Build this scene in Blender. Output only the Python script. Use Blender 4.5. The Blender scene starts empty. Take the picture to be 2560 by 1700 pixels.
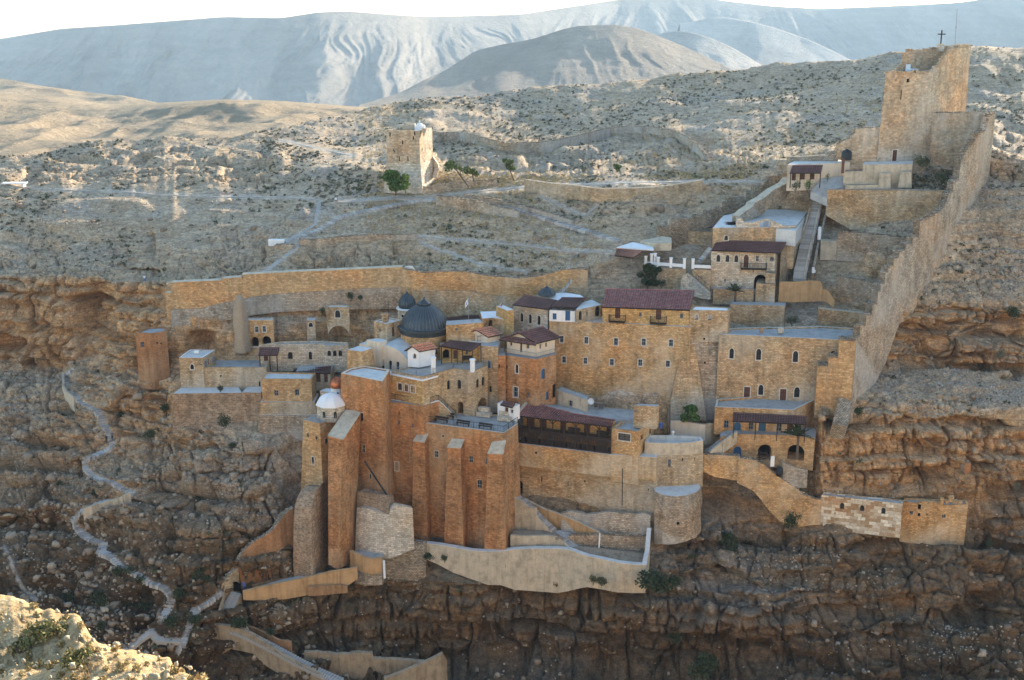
import bpy, bmesh, math, random
import numpy as np
from mathutils import Vector, Matrix
random.seed(7); RNG=np.random.default_rng(7)
SC=bpy.context.scene; COL=SC.collection
# ---------------- camera ----------------
F=3200.0; PITCH=math.radians(15.9); CP,SP=math.cos(PITCH),math.sin(PITCH)
cd=bpy.data.cameras.new('camera'); cam=bpy.data.objects.new('camera',cd); COL.objects.link(cam)
cam.location=(0,0,0); cam.rotation_euler=(math.radians(90)-PITCH,0,0)
cd.sensor_width=36; cd.lens=36*F/2560; cd.clip_start=0.5; cd.clip_end=20000
SC.camera=cam
# ---------------- light ----------------
SUN_EL=math.radians(11.0); SUN_AZ=math.radians(38)      # azimuth to the right of the view direction
W=bpy.data.worlds.new('World'); SC.world=W; W.use_nodes=True
nt=W.node_tree; nt.nodes.clear()
wo=nt.nodes.new('ShaderNodeOutputWorld'); bg=nt.nodes.new('ShaderNodeBackground'); sk=nt.nodes.new('ShaderNodeTexSky')
sk.sky_type='NISHITA'; sk.sun_disc=False; sk.sun_elevation=SUN_EL; sk.sun_rotation=SUN_AZ; sk.altitude=200; sk.air_density=1.0; sk.dust_density=0.7; sk.ozone_density=1.6
tc=nt.nodes.new('ShaderNodeTexCoord'); sx=nt.nodes.new('ShaderNodeSeparateXYZ'); mx=nt.nodes.new('ShaderNodeMath'); mx.operation='MAXIMUM'; mx.inputs[1].default_value=0.012
cb=nt.nodes.new('ShaderNodeCombineXYZ')
nt.links.new(tc.outputs['Generated'],sx.inputs[0]); nt.links.new(sx.outputs[0],cb.inputs[0]); nt.links.new(sx.outputs[1],cb.inputs[1]); nt.links.new(sx.outputs[2],mx.inputs[0]); nt.links.new(mx.outputs[0],cb.inputs[2])
nt.links.new(cb.outputs[0],sk.inputs[0]); nt.links.new(sk.outputs[0],bg.inputs[0]); bg.inputs[1].default_value=0.15; nt.links.new(bg.outputs[0],wo.inputs[0])
sl=bpy.data.lights.new('sun','SUN'); sl.energy=3.4; sl.angle=math.radians(0.55); sl.color=(1.0,0.86,0.68)
so=bpy.data.objects.new('sun',sl); COL.objects.link(so)
sdir=Vector((math.sin(SUN_AZ)*math.cos(SUN_EL),math.cos(SUN_AZ)*math.cos(SUN_EL),math.sin(SUN_EL)))
so.rotation_euler=(-sdir).to_track_quat('-Z','Y').to_euler(); so.location=(80,200,120)
SC.view_settings.view_transform='Standard'; SC.view_settings.look='None'; SC.view_settings.exposure=1.98; SC.view_settings.gamma=1.0; SC.view_settings.use_curve_mapping=False
# ---------------- pixel <-> world ----------------
def dirz(py):
    v=(850-py)/F
    return (-SP+v*CP),(CP+v*SP)
def P(px,py,Y):
    dz,dy=dirz(py); t=Y/dy
    return Vector(((px-1280)/F*t,Y,dz*t))
def Tn(py):
    dz,dy=dirz(py); return -dz/dy
def Yz(py,z): return -z/Tn(py)
def Pz(px,py,z): return P(px,py,Yz(py,z))
def PX(p):      # world -> pixel
    d=p[1]*CP-p[2]*SP; u=p[0]/d; v=(p[1]*SP+p[2]*CP)/d
    return 1280+u*F, 850-v*F
ZO={0:(0,0,1.0),1:(300,640,600/2045),2:(800,700,600/2352),3:(1250,700,600/2091),4:(1750,750,500/1568),5:(700,1000,650/2123),6:(1250,1000,600/1960),7:(1500,440,650/2361),8:(1950,0,610/1913),
 11:(0,300,800/2091),12:(0,850,850/1568),13:(650,250,1000/2361),14:(400,1300,850/2361),15:(1200,1200,800/2361),16:(1900,1000,660/1478),17:(2000,350,560/1254)}
def Z(k,*a):
    o=ZO[k]
    if len(a)==1: return [ (o[0]+p[0]*o[2], o[1]+p[1]*o[2])+tuple(p[2:]) for p in a[0]]
    return (o[0]+a[0]*o[2], o[1]+a[1]*o[2])
# ---------------- objects ----------------
def tag(o,label=None,cat=None,group=None,kind=None):
    if label: o['label']=label
    if cat: o['category']=cat
    if group: o['group']=group
    if kind: o['kind']=kind
    return o
def empty(name,loc,label,cat,group=None):
    o=bpy.data.objects.new(name,None); COL.objects.link(o); o.location=loc; o.empty_display_size=0.5
    return tag(o,label,cat,group)
class MB:
    def __init__(s): s.v=[]; s.f=[]; s.uv=[]; s.m=[]
    def face(s,pts,uv=None,m=0):
        b=len(s.v); s.v.extend([tuple(p) for p in pts]); s.f.append(tuple(range(b,b+len(pts))))
        if uv is None:
            p=[Vector(q) for q in pts]; n=Vector((0,0,0))
            for i in range(len(p)): n+= (p[i]-p[0]).cross(p[(i+1)%len(p)]-p[0])
            if n.length>0: n.normalize()
            if abs(n.z)>0.8: uv=[(q.x,q.y) for q in p]
            else:
                t=Vector((-n.y,n.x,0)); t=t.normalized() if t.length>1e-6 else Vector((1,0,0))
                uv=[(q.dot(t),q.z/max(0.3,math.sqrt(max(0,1-n.z*n.z)))) for q in p]
        s.uv.append(uv); s.m.append(m)
    def prism(s,bot,top,m=0,mt=None,cap=True,base=True):
        n=len(bot)
        for i in range(n):
            j=(i+1)%n; s.face([bot[i],bot[j],top[j],top[i]],m=m)
        if cap: s.face(list(top),m=m if mt is None else mt)
        if base: s.face(list(reversed(bot)),m=m)
    def box(s,c,size,rz=0,m=0,mt=None):
        x,y,z=size[0]/2,size[1]/2,size[2]/2; ca,sa=math.cos(rz),math.sin(rz)
        q=[Vector((c[0]+a*ca-b*sa,c[1]+a*sa+b*ca,0)) for a,b in((-x,-y),(x,-y),(x,y),(-x,y))]
        s.prism([Vector((p.x,p.y,c[2]-z)) for p in q],[Vector((p.x,p.y,c[2]+z)) for p in q],m,mt)
    def bar(s,a,b,w,h=None,m=0):
        a=Vector(a); b=Vector(b); h=h or w; d=b-a
        if d.length<1e-5: return
        d.normalize(); up=Vector((0,0,1)) if abs(d.z)<0.95 else Vector((0,1,0))
        r=d.cross(up).normalized(); u=r.cross(d)
        A=[a-r*w/2-u*h/2,a+r*w/2-u*h/2,a+r*w/2+u*h/2,a-r*w/2+u*h/2]; B=[p+(b-a) for p in A]
        for i in range(4): j=(i+1)%4; s.face([A[i],A[j],B[j],B[i]],m=m)
        s.face([A[3],A[2],A[1],A[0]],m=m); s.face(B,m=m)
    def lathe(s,c,prof,n=24,a0=0,a1=2*math.pi,m=0,mod=None,cap=False):
        full=abs(a1-a0-2*math.pi)<1e-6
        for k in range(n):
            t0=a0+(a1-a0)*k/n; t1=a0+(a1-a0)*(k+1)/n
            for (r0,z0),(r1,z1) in zip(prof[:-1],prof[1:]):
                def q(t,r,z,kk):
                    rr=r*(mod(kk) if mod else 1); return (c[0]+rr*math.cos(t),c[1]+rr*math.sin(t),c[2]+z)
                k1=(k+1)%n if full else k+1
                A=q(t0,r0,z0,k);B=q(t1,r0,z0,k1);C_=q(t1,r1,z1,k1);D=q(t0,r1,z1,k)
                u0,u1=t0*max(r0,r1),t1*max(r0,r1); L=math.hypot(r1-r0,z1-z0)
                if r1<1e-6: s.face([A,B,C_],[(u0,z0),(u1,z0),(u1,z1)],m)
                elif r0<1e-6: s.face([A,C_,D],[(u0,z0),(u1,z1),(u0,z1)],m)
                else: s.face([A,B,C_,D],[(u0,z0),(u1,z0),(u1,z0+L),(u0,z0+L)],m)
    def build(s,name,mat,parent=None,weld=False,smooth=False,jit=0):
        me=bpy.data.meshes.new(name); me.from_pydata(s.v,[],s.f); uvl=me.uv_layers.new(name='UVMap')
        flat=[c for u in s.uv for q in u for c in q[:2]]
        uvl.data.foreach_set('uv',flat)
        mats=mat if isinstance(mat,(list,tuple)) else [mat]
        for q in mats: me.materials.append(q)
        me.polygons.foreach_set('material_index',s.m)
        if weld or smooth:
            b=bmesh.new(); b.from_mesh(me); bmesh.ops.remove_doubles(b,verts=b.verts,dist=0.0008)
            b.to_mesh(me); b.free()
        if smooth: me.polygons.foreach_set('use_smooth',[True]*len(me.polygons))
        o=bpy.data.objects.new(name,me); COL.objects.link(o)
        if parent is not None:
            o.parent=parent; o.matrix_parent_inverse=Matrix.Identity(4)
            loc=parent.matrix_basis.translation
            wl=world_loc(parent)
            me.transform(Matrix.Translation(-wl))
        return o
def world_loc(o):
    l=Vector((0,0,0))
    while o is not None: l+=o.location; o=o.parent
    return l
# ---------------- numpy noise ----------------
def _h(ix,iy,iz,s):
    h=(ix*374761393+iy*668265263+iz*2147483647+s*974711)&0xffffffff
    h=((h^(h>>13))*1274126177)&0xffffffff; h=((h^(h>>16))*2246822519)&0xffffffff
    return ((h^(h>>15))&0xffffff)/float(0xffffff)
def vn(x,y,z,s=0):
    x0=np.floor(x);y0=np.floor(y);z0=np.floor(z); fx=x-x0;fy=y-y0;fz=z-z0
    ix=x0.astype(np.int64);iy=y0.astype(np.int64);iz=z0.astype(np.int64)
    fx=fx*fx*(3-2*fx);fy=fy*fy*(3-2*fy);fz=fz*fz*(3-2*fz)
    def L(a,b,t): return a+(b-a)*t
    r=[]
    for dz in(0,1):
        a=L(_h(ix,iy,iz+dz,s),_h(ix+1,iy,iz+dz,s),fx); b=L(_h(ix,iy+1,iz+dz,s),_h(ix+1,iy+1,iz+dz,s),fx); r.append(L(a,b,fy))
    return L(r[0],r[1],fz)*2-1
def fbm(x,y,z,o=4,s=0,g=0.5):
    r=0;a=1;t=0
    for k in range(o):
        f=2.03**k; r=r+a*vn(x*f+k*17.3,y*f+k*5.1,z*f-k*9.7,s+k); t+=a; a*=g
    return r/t
def worley(x,y,z,s=0):
    ix=np.floor(x).astype(np.int64);iy=np.floor(y).astype(np.int64);iz=np.floor(z).astype(np.int64)
    f1=np.full(x.shape,9.0);f2=np.full(x.shape,9.0);cid=np.zeros(x.shape)
    for a in(-1,0,1):
        for b in(-1,0,1):
            for c in(-1,0,1):
                jx,jy,jz=ix+a,iy+b,iz+c
                d=(jx+.15+.7*_h(jx,jy,jz,s)-x)**2+(jy+.15+.7*_h(jx,jy,jz,s+1)-y)**2+(jz+.15+.7*_h(jx,jy,jz,s+2)-z)**2
                n=_h(jx,jy,jz,s+3); cl=d<f1
                f2=np.where(cl,f1,np.minimum(f2,d)); cid=np.where(cl,n,cid); f1=np.where(cl,d,f1)
    return np.sqrt(f1),np.sqrt(f2),cid
def sst(x,a,b):
    t=np.clip((x-a)/(b-a),0,1); return t*t*(3-2*t)
# ---------------- materials ----------------
MATS={}
class N:
    def __init__(s,name):
        s.m=bpy.data.materials.new(name); s.m.use_nodes=True; s.t=s.m.node_tree; s.t.nodes.clear()
        s.o=s.t.nodes.new('ShaderNodeOutputMaterial'); s.b=s.t.nodes.new('ShaderNodeBsdfPrincipled'); s.t.links.new(s.b.outputs[0],s.o.inputs[0])
        s.b.inputs['Roughness'].default_value=0.9; s.b.inputs['Specular IOR Level'].default_value=0.2
    def n(s,t,**k):
        q=s.t.nodes.new('ShaderNode'+t)
        for a,v in k.items():
            if a.startswith('i_'):
                key=a[2:]; key=int(key) if key.isdigit() else key.replace('_',' ')
                s.set(q.inputs[key],v)
            else: setattr(q,a,v)
        return q
    def set(s,inp,v):
        if hasattr(v,'is_linked') or isinstance(v,bpy.types.NodeSocket): s.t.links.new(v,inp)
        else: inp.default_value=v
    def coord(s,kind='Object',scale=(1,1,1)):
        c=s.n('TexCoord') if kind!='Position' else s.n('NewGeometry')
        o=c.outputs[kind]
        m=s.n('Mapping'); s.t.links.new(o,m.inputs[0]); m.inputs['Scale'].default_value=scale; return m.outputs[0]
    def noise(s,co,sc,det=4,rough=0.55,dist=0):
        q=s.n('TexNoise'); s.t.links.new(co,q.inputs['Vector']); q.inputs['Scale'].default_value=sc; q.inputs['Detail'].default_value=det; q.inputs['Roughness'].default_value=rough; q.inputs['Distortion'].default_value=dist
        return q.outputs['Fac']
    def ramp(s,f,st,interp='LINEAR'):
        q=s.n('ValToRGB'); s.t.links.new(f,q.inputs[0]); q.color_ramp.interpolation=interp
        while len(q.color_ramp.elements)<len(st): q.color_ramp.elements.new(0.5)
        for e,(p,c) in zip(q.color_ramp.elements,st):
            e.position=p; e.color=(c,c,c,1) if not hasattr(c,'__len__') else (*c[:3],1)
        return q.outputs[0]
    def mix(s,f,a,b,mode='MIX'):
        q=s.n('Mix',data_type='RGBA',blend_type=mode)
        s.set(q.inputs[0],f)
        for i,v in((6,a),(7,b)):
            if hasattr(v,'__len__') and not isinstance(v,bpy.types.NodeSocket): v=(*v[:3],1)
            s.set(q.inputs[i],v)
        return q.outputs[2]
    def math(s,op,a,b=0.0,cl=False):
        q=s.n('Math',operation=op,use_clamp=cl); s.set(q.inputs[0],a); s.set(q.inputs[1],b); return q.outputs[0]
    def bump(s,h,st=0.5,d=0.1,nrm=None):
        q=s.n('Bump'); s.t.links.new(h,q.inputs['Height']); q.inputs['Strength'].default_value=st; q.inputs['Distance'].default_value=d
        if nrm is not None: s.t.links.new(nrm,q.inputs['Normal'])
        return q.outputs[0]
    def done(s,col=None,nrm=None,rough=None):
        if col is not None: s.set(s.b.inputs['Base Color'],(*col[:3],1) if not isinstance(col,bpy.types.NodeSocket) else col)
        if nrm is not None: s.t.links.new(nrm,s.b.inputs['Normal'])
        if rough is not None: s.set(s.b.inputs['Roughness'],rough)
        return s.m
# ================= TERRAIN =================
def terrain_mat():
    m=N('rock_ground'); at=m.n('Attribute',attribute_name='tint'); at.attribute_type='GEOMETRY'
    co=m.coord('Object')
    n1=m.noise(co,1.3,8,0.72); n2=m.noise(co,5.0,5,0.75); n3=m.noise(co,.22,4,.6)
    c=m.mix(1.0,at.outputs['Color'],m.ramp(n1,[(.3,.52),(.5,1.0),(.72,1.42)]),'MULTIPLY')
    c=m.mix(1.0,c,m.ramp(n2,[(.32,.55),(.52,1.02),(.72,1.45)]),'MULTIPLY')
    c=m.mix(1.0,c,m.ramp(n3,[(.3,(.82,.77,.72)),(.6,(1.05,1.03,1.0))]),'MULTIPLY')
    st=m.noise(m.coord('Object',(.35,.35,2.6)),1.0,7,.68)
    c=m.mix(0.7,c,m.ramp(st,[(.36,.55),(.5,1.0),(.66,1.25)]),'MULTIPLY')
    vo=m.n('TexVoronoi',feature='DISTANCE_TO_EDGE'); m.t.links.new(m.coord('Object',(.55,.55,1.1)),vo.inputs['Vector']); vo.inputs['Scale'].default_value=1.0
    ck=m.ramp(vo.outputs['Distance'],[(.0,.45),(.07,1)]); c=m.mix(.45,c,ck,'MULTIPLY')
    v2=m.n('TexVoronoi',feature='F1'); m.t.links.new(co,v2.inputs['Vector']); v2.inputs['Scale'].default_value=2.6
    sp=m.ramp(v2.outputs['Distance'],[(.16,1.5),(.3,1.0)]); c=m.mix(.6,c,sp,'MULTIPLY')
    h=m.math('ADD',m.math('MULTIPLY',n1,.9),m.math('MULTIPLY',n2,.35)); h=m.math('ADD',h,m.math('MULTIPLY',st,.6)); h=m.math('ADD',h,m.math('MULTIPLY',ck,.15))
    return m.done(c,m.bump(h,.75,.5))
MT=terrain_mat()
def lines_eval(lines,cols,amp=1.0,seed=1):
    py=[];Y=[]
    for k,l in enumerate(lines):
        a=np.array(l,float); py.append(np.interp(cols,a[:,0],a[:,1])); Y.append(np.interp(cols,a[:,0],a[:,2]))
    return np.array(py),np.array(Y)
def pts(px,py,Y):
    v=(850-py)/F; dy=CP+v*SP; dz=-SP+v*CP; t=Y/dy
    return np.stack([(px-1280)/F*t,Y,dz*t],-1)
def normals(p):
    du=np.gradient(p,axis=1); dv=np.gradient(p,axis=0); n=np.cross(du,dv); n/=np.linalg.norm(n,axis=-1,keepdims=True)+1e-9
    s=np.where(np.sum(n*p,-1)>0,-1,1)[...,None]   # face the camera side
    return n*s
def seg_dist(px,py,poly):
    d=np.full(px.shape,1e9)
    for (x0,y0),(x1,y1) in zip(poly[:-1],poly[1:]):
        dx,dy=x1-x0,y1-y0; L=dx*dx+dy*dy+1e-9
        t=np.clip(((px-x0)*dx+(py-y0)*dy)/L,0,1); d=np.minimum(d,np.hypot(px-x0-t*dx,py-y0-t*dy))
    return d
def inside(px,py,poly):
    r=np.zeros(px.shape,bool); n=len(poly)
    for i in range(n):
        x0,y0=poly[i]; x1,y1=poly[(i+1)%n]
        c=((y0>py)!=(y1>py))&(px<(x1-x0)*(py-y0)/(y1-y0+1e-9)+x0); r^=c
    return r
def grid_obj(name,p,col,mat,kind='structure',smooth=False):
    R,C=p.shape[:2]; me=bpy.data.meshes.new(name); me.vertices.add(R*C); me.vertices.foreach_set('co',p.reshape(-1).astype(np.float32))
    i=np.arange((R-1)*(C-1)); r=i//(C-1); c=i%(C-1); a=r*C+c
    q=np.stack([a,a+C,a+C+1,a+1],-1)
    me.loops.add(q.size); me.loops.foreach_set('vertex_index',q.reshape(-1).astype(np.int32))
    me.polygons.add(len(q)); me.polygons.foreach_set('loop_start',(np.arange(len(q))*4).astype(np.int32)); me.polygons.foreach_set('loop_total',np.full(len(q),4,np.int32))
    me.update()
    if col is not None:
        at=me.attributes.new('tint','FLOAT_COLOR','POINT'); cc=np.concatenate([col.reshape(-1,3),np.ones((R*C,1))],1); at.data.foreach_set('color',cc.reshape(-1).astype(np.float32))
    if smooth: me.polygons.foreach_set('use_smooth',[True]*len(me.polygons))
    me.materials.append(mat); o=bpy.data.objects.new(name,me); COL.objects.link(o); o['kind']=kind; return o
# ---- monastery hillside and gorge wall ----
ML=[
 [(-500,440,330),(0,400,330),(200,368,340),(400,348,350),(600,338,360),(700,325,370),(800,300,385),(1000,257,415),(1300,228,430),(1700,190,420),(2000,163,410),(2200,140,395),(2400,116,380),(2560,118,375),(2800,80,380),(3200,20,400),(3600,0,420)],
 [(-500,520,300),(0,470,300),(300,455,305),(600,440,310),(800,430,310),(960,440,300),(1100,430,297),(1400,440,292),(1700,430,287),(1950,405,277),(2100,400,272),(2450,400,268),(2560,400,266),(3600,370,262)],
 [(-500,600,285),(0,560,282),(400,560,278),(700,560,270),(850,520,275),(1060,490,281),(1300,480,278),(1700,465,273),(1950,465,270),(2070,485,263),(2200,485,259),(2350,500,255),(2400,530,254.5),(2450,530,256),(2560,545,252),(3600,545,238)],
 [(-500,700,262),(0,690,258),(280,700,250),(410,705,247),(600,690,246),(1000,672,246),(1200,685,246),(1430,680,246),(1560,640,248),(1780,735,245),(2000,735,244),(2150,740,240.5),(2240,765,234),(2300,755,237),(2400,765,238),(2560,765,236),(3600,760,222)],
 [(-500,900,254),(0,905,254),(150,920,252),(280,850,246),(400,815,242),(430,800,241.5),(560,770,241.5),(600,765,242),(850,750,242.5),(1000,760,242),(1300,790,240),(1500,780,240),(1650,750,240.5),(1780,775,240),(2100,800,236),(2200,830,232),(2350,850,234),(2560,850,233),(3600,850,218)],
 [(-500,1000,240),(0,1000,240),(150,985,241),(340,900,237),(430,900,236.6),(600,880,236.6),(900,880,236.6),(1000,860,237),(1300,880,234),(1600,870,233),(1800,850,233),(2050,860,231),(2150,900,228.5),(2200,925,229),(2400,925,231),(2560,920,231),(3600,920,216)],
 [(-500,1150,226),(0,1150,226),(250,1040,230),(420,1020,229),(600,1060,222),(700,1060,221.5),(850,1050,222),(1000,1000,226),(1300,985,228.6),(1500,985,227.5),(1640,985,225),(1790,1040,225),(2020,1040,223),(2050,1040,214.5),(2120,1040,214.5),(2300,1035,215),(2450,1040,216),(2560,1045,216),(3600,1050,203)],
 [(-500,1300,210),(0,1300,210),(200,1250,212),(400,1200,212),(600,1200,209),(700,1250,208),(760,1400,206),(1000,1385,208.5),(1275,1375,207.5),(1300,1255,214.3),(1400,1262,212.8),(1640,1300,208.8),(1680,1300,210.8),(1750,1310,211),(1850,1310,211),(2000,1300,210.3),(2100,1300,209.8),(2500,1320,209.3),(3600,1230,196)],
 [(-500,1450,198),(0,1450,198),(300,1480,194),(500,1500,192),(560,1440,196),(700,1440,199),(850,1450,202),(1080,1450,202.5),(1280,1475,201),(1600,1475,200),(1700,1440,201),(1900,1450,200),(2100,1490,199),(2400,1550,196),(2560,1540,197),(3600,1540,186)],
 [(-500,1600,185),(0,1600,185),(400,1640,184),(520,1640,187),(800,1630,193.5),(1100,1640,196),(1600,1660,196),(1900,1640,192),(2300,1640,189),(3600,1640,178)],
 [(-500,1800,178),(3600,1800,176)],
 [(-500,2000,164),(3600,2000,162)],
]
cols=np.concatenate([np.arange(-480,0,16),np.arange(0,2562,3.0),np.arange(2576,3560,20)])
LPY,LY=lines_eval(ML,cols)
# irregular line positions (natural rims)
for k in range(1,10):
    n=fbm(cols/70,np.full(cols.shape,k*3.3),np.zeros(cols.shape),4,40+k)
    LPY[k]+=n*13*(0.5 if k in(3,) else 1)
cnt=[44,22,38,36,28,42,56,62,50,30,12]
PYS=[];YS=[]
for k,c in enumerate(cnt):
    t=(np.arange(c)/c)[:,None]; PYS.append(LPY[k]+(LPY[k+1]-LPY[k])*t); YS.append(LY[k]+(LY[k+1]-LY[k])*t)
PYS.append(LPY[-1:]);YS.append(LY[-1:])
GPY=np.concatenate(PYS);GY=np.concatenate(YS); GPX=np.broadcast_to(cols,GPY.shape)
GY=GY+fbm(GPX/160,GPY/70,0*GPX,3,77)*2.2*sst(GY,180,200)       # large relief
# soft/flattened zones (photo pixels): built-up ground
QUIET=[
 ([(420,740),(1430,690),(1560,560),(2300,430),(2230,560),(2120,740),(2070,850),(2040,1050),(2040,1240),(1900,1180),(1700,1130),(1640,1330),(1620,1450),(1080,1450),(980,1360),(820,1400),(740,1420),(700,1130),(640,1080),(440,1040),(430,950)],.12),
 ([(1640,1170),(1900,1190),(2060,1230),(2450,1250),(2440,1330),(2050,1320),(1880,1290),(1660,1300)],.15),
 ([(395,465),(480,465),(480,600),(395,600)],.2),
]
PATHS={ # photo pixels
 'upper':[(30,465),(190,478),(480,490),(640,492),(800,500)],
 'gate':[(690,612),(760,600),(860,592),(960,590),(1060,592),(1300,612),(1420,628),(1545,630)],
 'ridge':[(1060,492),(1200,478),(1400,462),(1700,455),(1900,455)],
 'stairR':[(1060,500),(1120,500),(1280,520),(1400,560),(1550,605)],
 'stairL':[(1055,500),(960,520),(850,545),(800,575),(700,610)],
 'apron':[(840,505),(960,495),(1060,492)],
 'left':[(640,690),(700,650),(760,600)],
 'cut':[(800,500),(790,560),(740,590),(700,612)],
 'trailA':[(700,350),(880,388)], 'trailB':[(1050,605),(1200,660),(1320,680)], 'trailC':[(1350,490),(1460,540),(1490,515)],
}
STAIR_L=Z(12,[(335,140),(305,165),(312,240),(345,255),(380,290),(430,310),(470,350),(475,390),(505,420),(515,460),(520,480),(455,520),(390,550),(385,580),(430,620),(500,655),(560,690),(612,710),(560,738),(470,755),(380,790),(335,835),(370,885),(410,915),(470,930),(462,975),(520,1000),(575,1050),(640,1080),(700,1120),(770,1140),(795,1180),(775,1240),(740,1300)])
SIDE_ST=Z(12,[(1015,1160),(960,1205),(905,1240),(880,1290),(850,1370),(815,1440)])
VALLEY=Z(12,[(840,1385),(740,1380),(700,1340),(600,1410),(520,1450)])
LOW_TR=Z(12,[(20,950),(60,1050),(100,1140),(170,1200)])
MASK=np.ones(GPX.shape)
for poly,a in QUIET:
    d=seg_dist(GPX,GPY,poly+[poly[0]]); d=np.where(inside(GPX,GPY,poly),0,d); MASK=np.minimum(MASK,a+(1-a)*sst(d,0,45))
PD=np.full(GPX.shape,1e9)
for pl in list(PATHS.values())+[STAIR_L,SIDE_ST,VALLEY,LOW_TR]: PD=np.minimum(PD,seg_dist(GPX,GPY,pl))
MASK*=.22+.78*sst(PD,6,34)
p=pts(GPX,GPY,GY); nr=normals(p)
for _ in range(6):   # smooth normals
    nr=(nr+np.roll(nr,1,0)+np.roll(nr,-1,0)+np.roll(nr,1,1)+np.roll(nr,-1,1)); nr/=np.linalg.norm(nr,axis=-1,keepdims=True)
X,Yw,Zw=p[...,0],p[...,1],p[...,2]
steep=1-sst(np.abs(nr[...,2]),.62,.93)
# which parts are bare rock: cliffs + broken outcrops
outc=sst(fbm(X/26,Yw/26,Zw/9,3,5),.02,.3)*sst(-Zw,46,54)
rock=np.clip(np.maximum(steep,outc*.9*sst(GPY,520,640)),0,1)
band_out=[([(80,440),(200,392),(480,372),(640,392),(720,440),(620,470),(480,440),(300,450),(120,470)],1),([(1130,330),(1400,360),(1700,340),(1850,380),(1880,430),(1500,430),(1150,420),(1090,370)],.75),([(620,650),(980,600),(1060,640),(980,690),(640,700)],.9),([(60,580),(330,570),(600,620),(640,700),(400,730),(60,700)],.3),([(2480,330),(2600,320),(2600,440),(2510,460)],.9)]
for poly,a in band_out:
    d=seg_dist(GPX,GPY,poly+[poly[0]]); d=np.where(inside(GPX,GPY,poly),0,d); rock=np.maximum(rock,a*(1-sst(d,0,25))*sst(fbm(X/8,Yw/8,Zw/4,3,61),-.35,.05))
rgn=np.clip(sst(GPY,860,930)*(1-sst(GPX,640,760))*.8+sst(GPY,1455,1490)+sst(GPX,1640,1700)*sst(GPY,1180,1240)+sst(GPX,2180,2240)*sst(GPY,740,760)*(1-sst(GPY,905,930))+sst(GPX,2060,2090)*sst(GPY,1020,1045),0,1)
rock=np.maximum(rock,rgn*(.55+.45*sst(fbm(X/12,Yw/12,Zw/5,3,62),-.3,.15)))
rock=rock*(1-.88*sst(GPX,2150,2230)*sst(GPY,440,480)*(1-sst(GPY,735,755)))
wz=Zw+fbm(X/26,Yw/26,Zw/26,2,9)*1.5+fbm(X/4,Yw/4,Zw/4,3,10)*.22+X*.02+Yw*.03
def strat(z,s):
    zi=np.floor(z); f=z-zi; a=_h(zi.astype(np.int64),zi.astype(np.int64)*0+3,zi.astype(np.int64)*0,s)
    b=_h(zi.astype(np.int64)+1,zi.astype(np.int64)*0+3,zi.astype(np.int64)*0,s); return a+(b-a)*sst(f,.82,1.0)
def ledge_f(h,seed,joint,crw):
    """stacked beds: undercut foot, upright face, sharp top; beds are split by vertical joints into blocks"""
    q=wz/h; q=q+_h(np.floor(q).astype(np.int64),np.floor(q).astype(np.int64)*0,np.floor(q).astype(np.int64)*0,seed)*.0
    b=np.floor(q); f=q-b; bi=b.astype(np.int64)
    a1,a2,ci=worley(X/joint+b*7.31,Yw/joint+b*3.17,b*5.5,seed+1)
    prof=sst(f,.06,.26)*.88+.12*f; top=1-sst(f,.90,1.0)
    amp=.35+.9*_h(bi,bi*0+1,bi*0,seed+4)
    lat=sst(fbm(X/(joint*3.2),Yw/(joint*3.2),b*1.7,2,seed+5),-.35,.25)
    d=(prof*(.65+.35*top)*amp*(.35+.65*lat)+(ci-.5)*.75)
    ck=1-sst(a2-a1,0,crw)
    return d-ck*.55,f,ck,ci
d1,fr1,ck1,ci1=ledge_f(6.4,501,9.0,.05); d2,fr2,ck2,ci2=ledge_f(2.5,511,3.4,.09); d3,fr3,ck3,ci3=ledge_f(.95,521,1.5,.14)
s1=d1-.5; s2=d2-.5; cid2=ci3
cave=sst(fbm(X/15,Yw/15,Zw/4.0,3,31),.22,.42)
dr=(d1-.5)*4.6+(d2-.5)*2.0+(d3-.5)*.85+fbm(X/8,Yw/8,Zw/6,3,15)*.7+fbm(X/26,Yw/26,Zw/18,2,14)*4.2-cave*4.2
dr=dr*(.3+.7*np.maximum(steep,1-sst(Yw,240,262)))
far=sst(Yw,262,300)*(1-sst(GPY,480,560))
ds=fbm(X/9,Yw/9,Zw/9,6,16,.55)*1.2+((d2-.5)*.9+(d3-.5)*.45)*sst(fbm(X/17,Yw/17,Zw/12,3,13),-.25,.15)*(1-sst(Yw,258,300))+fbm(X/1.5,Yw/1.5,Zw/1.5,3,17,.6)*.25
ds=ds*(1-.5*sst(GPY,420,450)*(1-sst(GPY,640,690)))
ds=ds+far*(fbm(X/22,Yw/30,0*X,4,18)*2.0)
terr=(np.abs(((Zw+fbm(X/30,Yw/30,0*X,3,19)*2)/1.9)%1-.5)*2); ds=ds+ (1-rock)*sst(GPY,350,420)*(1-sst(GPY,640,700))*terr*.8
disp=(dr*rock+ds*(1-rock))*MASK
hz=np.stack([nr[...,0],nr[...,1],nr[...,2]*.25],-1); hz/=np.linalg.norm(hz,axis=-1,keepdims=True)
dirn=nr+(hz-nr)*(rock*np.maximum(steep,.6*(1-sst(Yw,240,262))))[...,None]; dirn/=np.linalg.norm(dirn,axis=-1,keepdims=True)
lim=np.where(GPX<2000,1,1)
p=p+dirn*disp[...,None]
_b=lambda cx,cy,rx,ry: np.exp(-(np.abs((GPX-cx)/rx)**3+np.abs((GPY-cy)/ry)**3))
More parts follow.
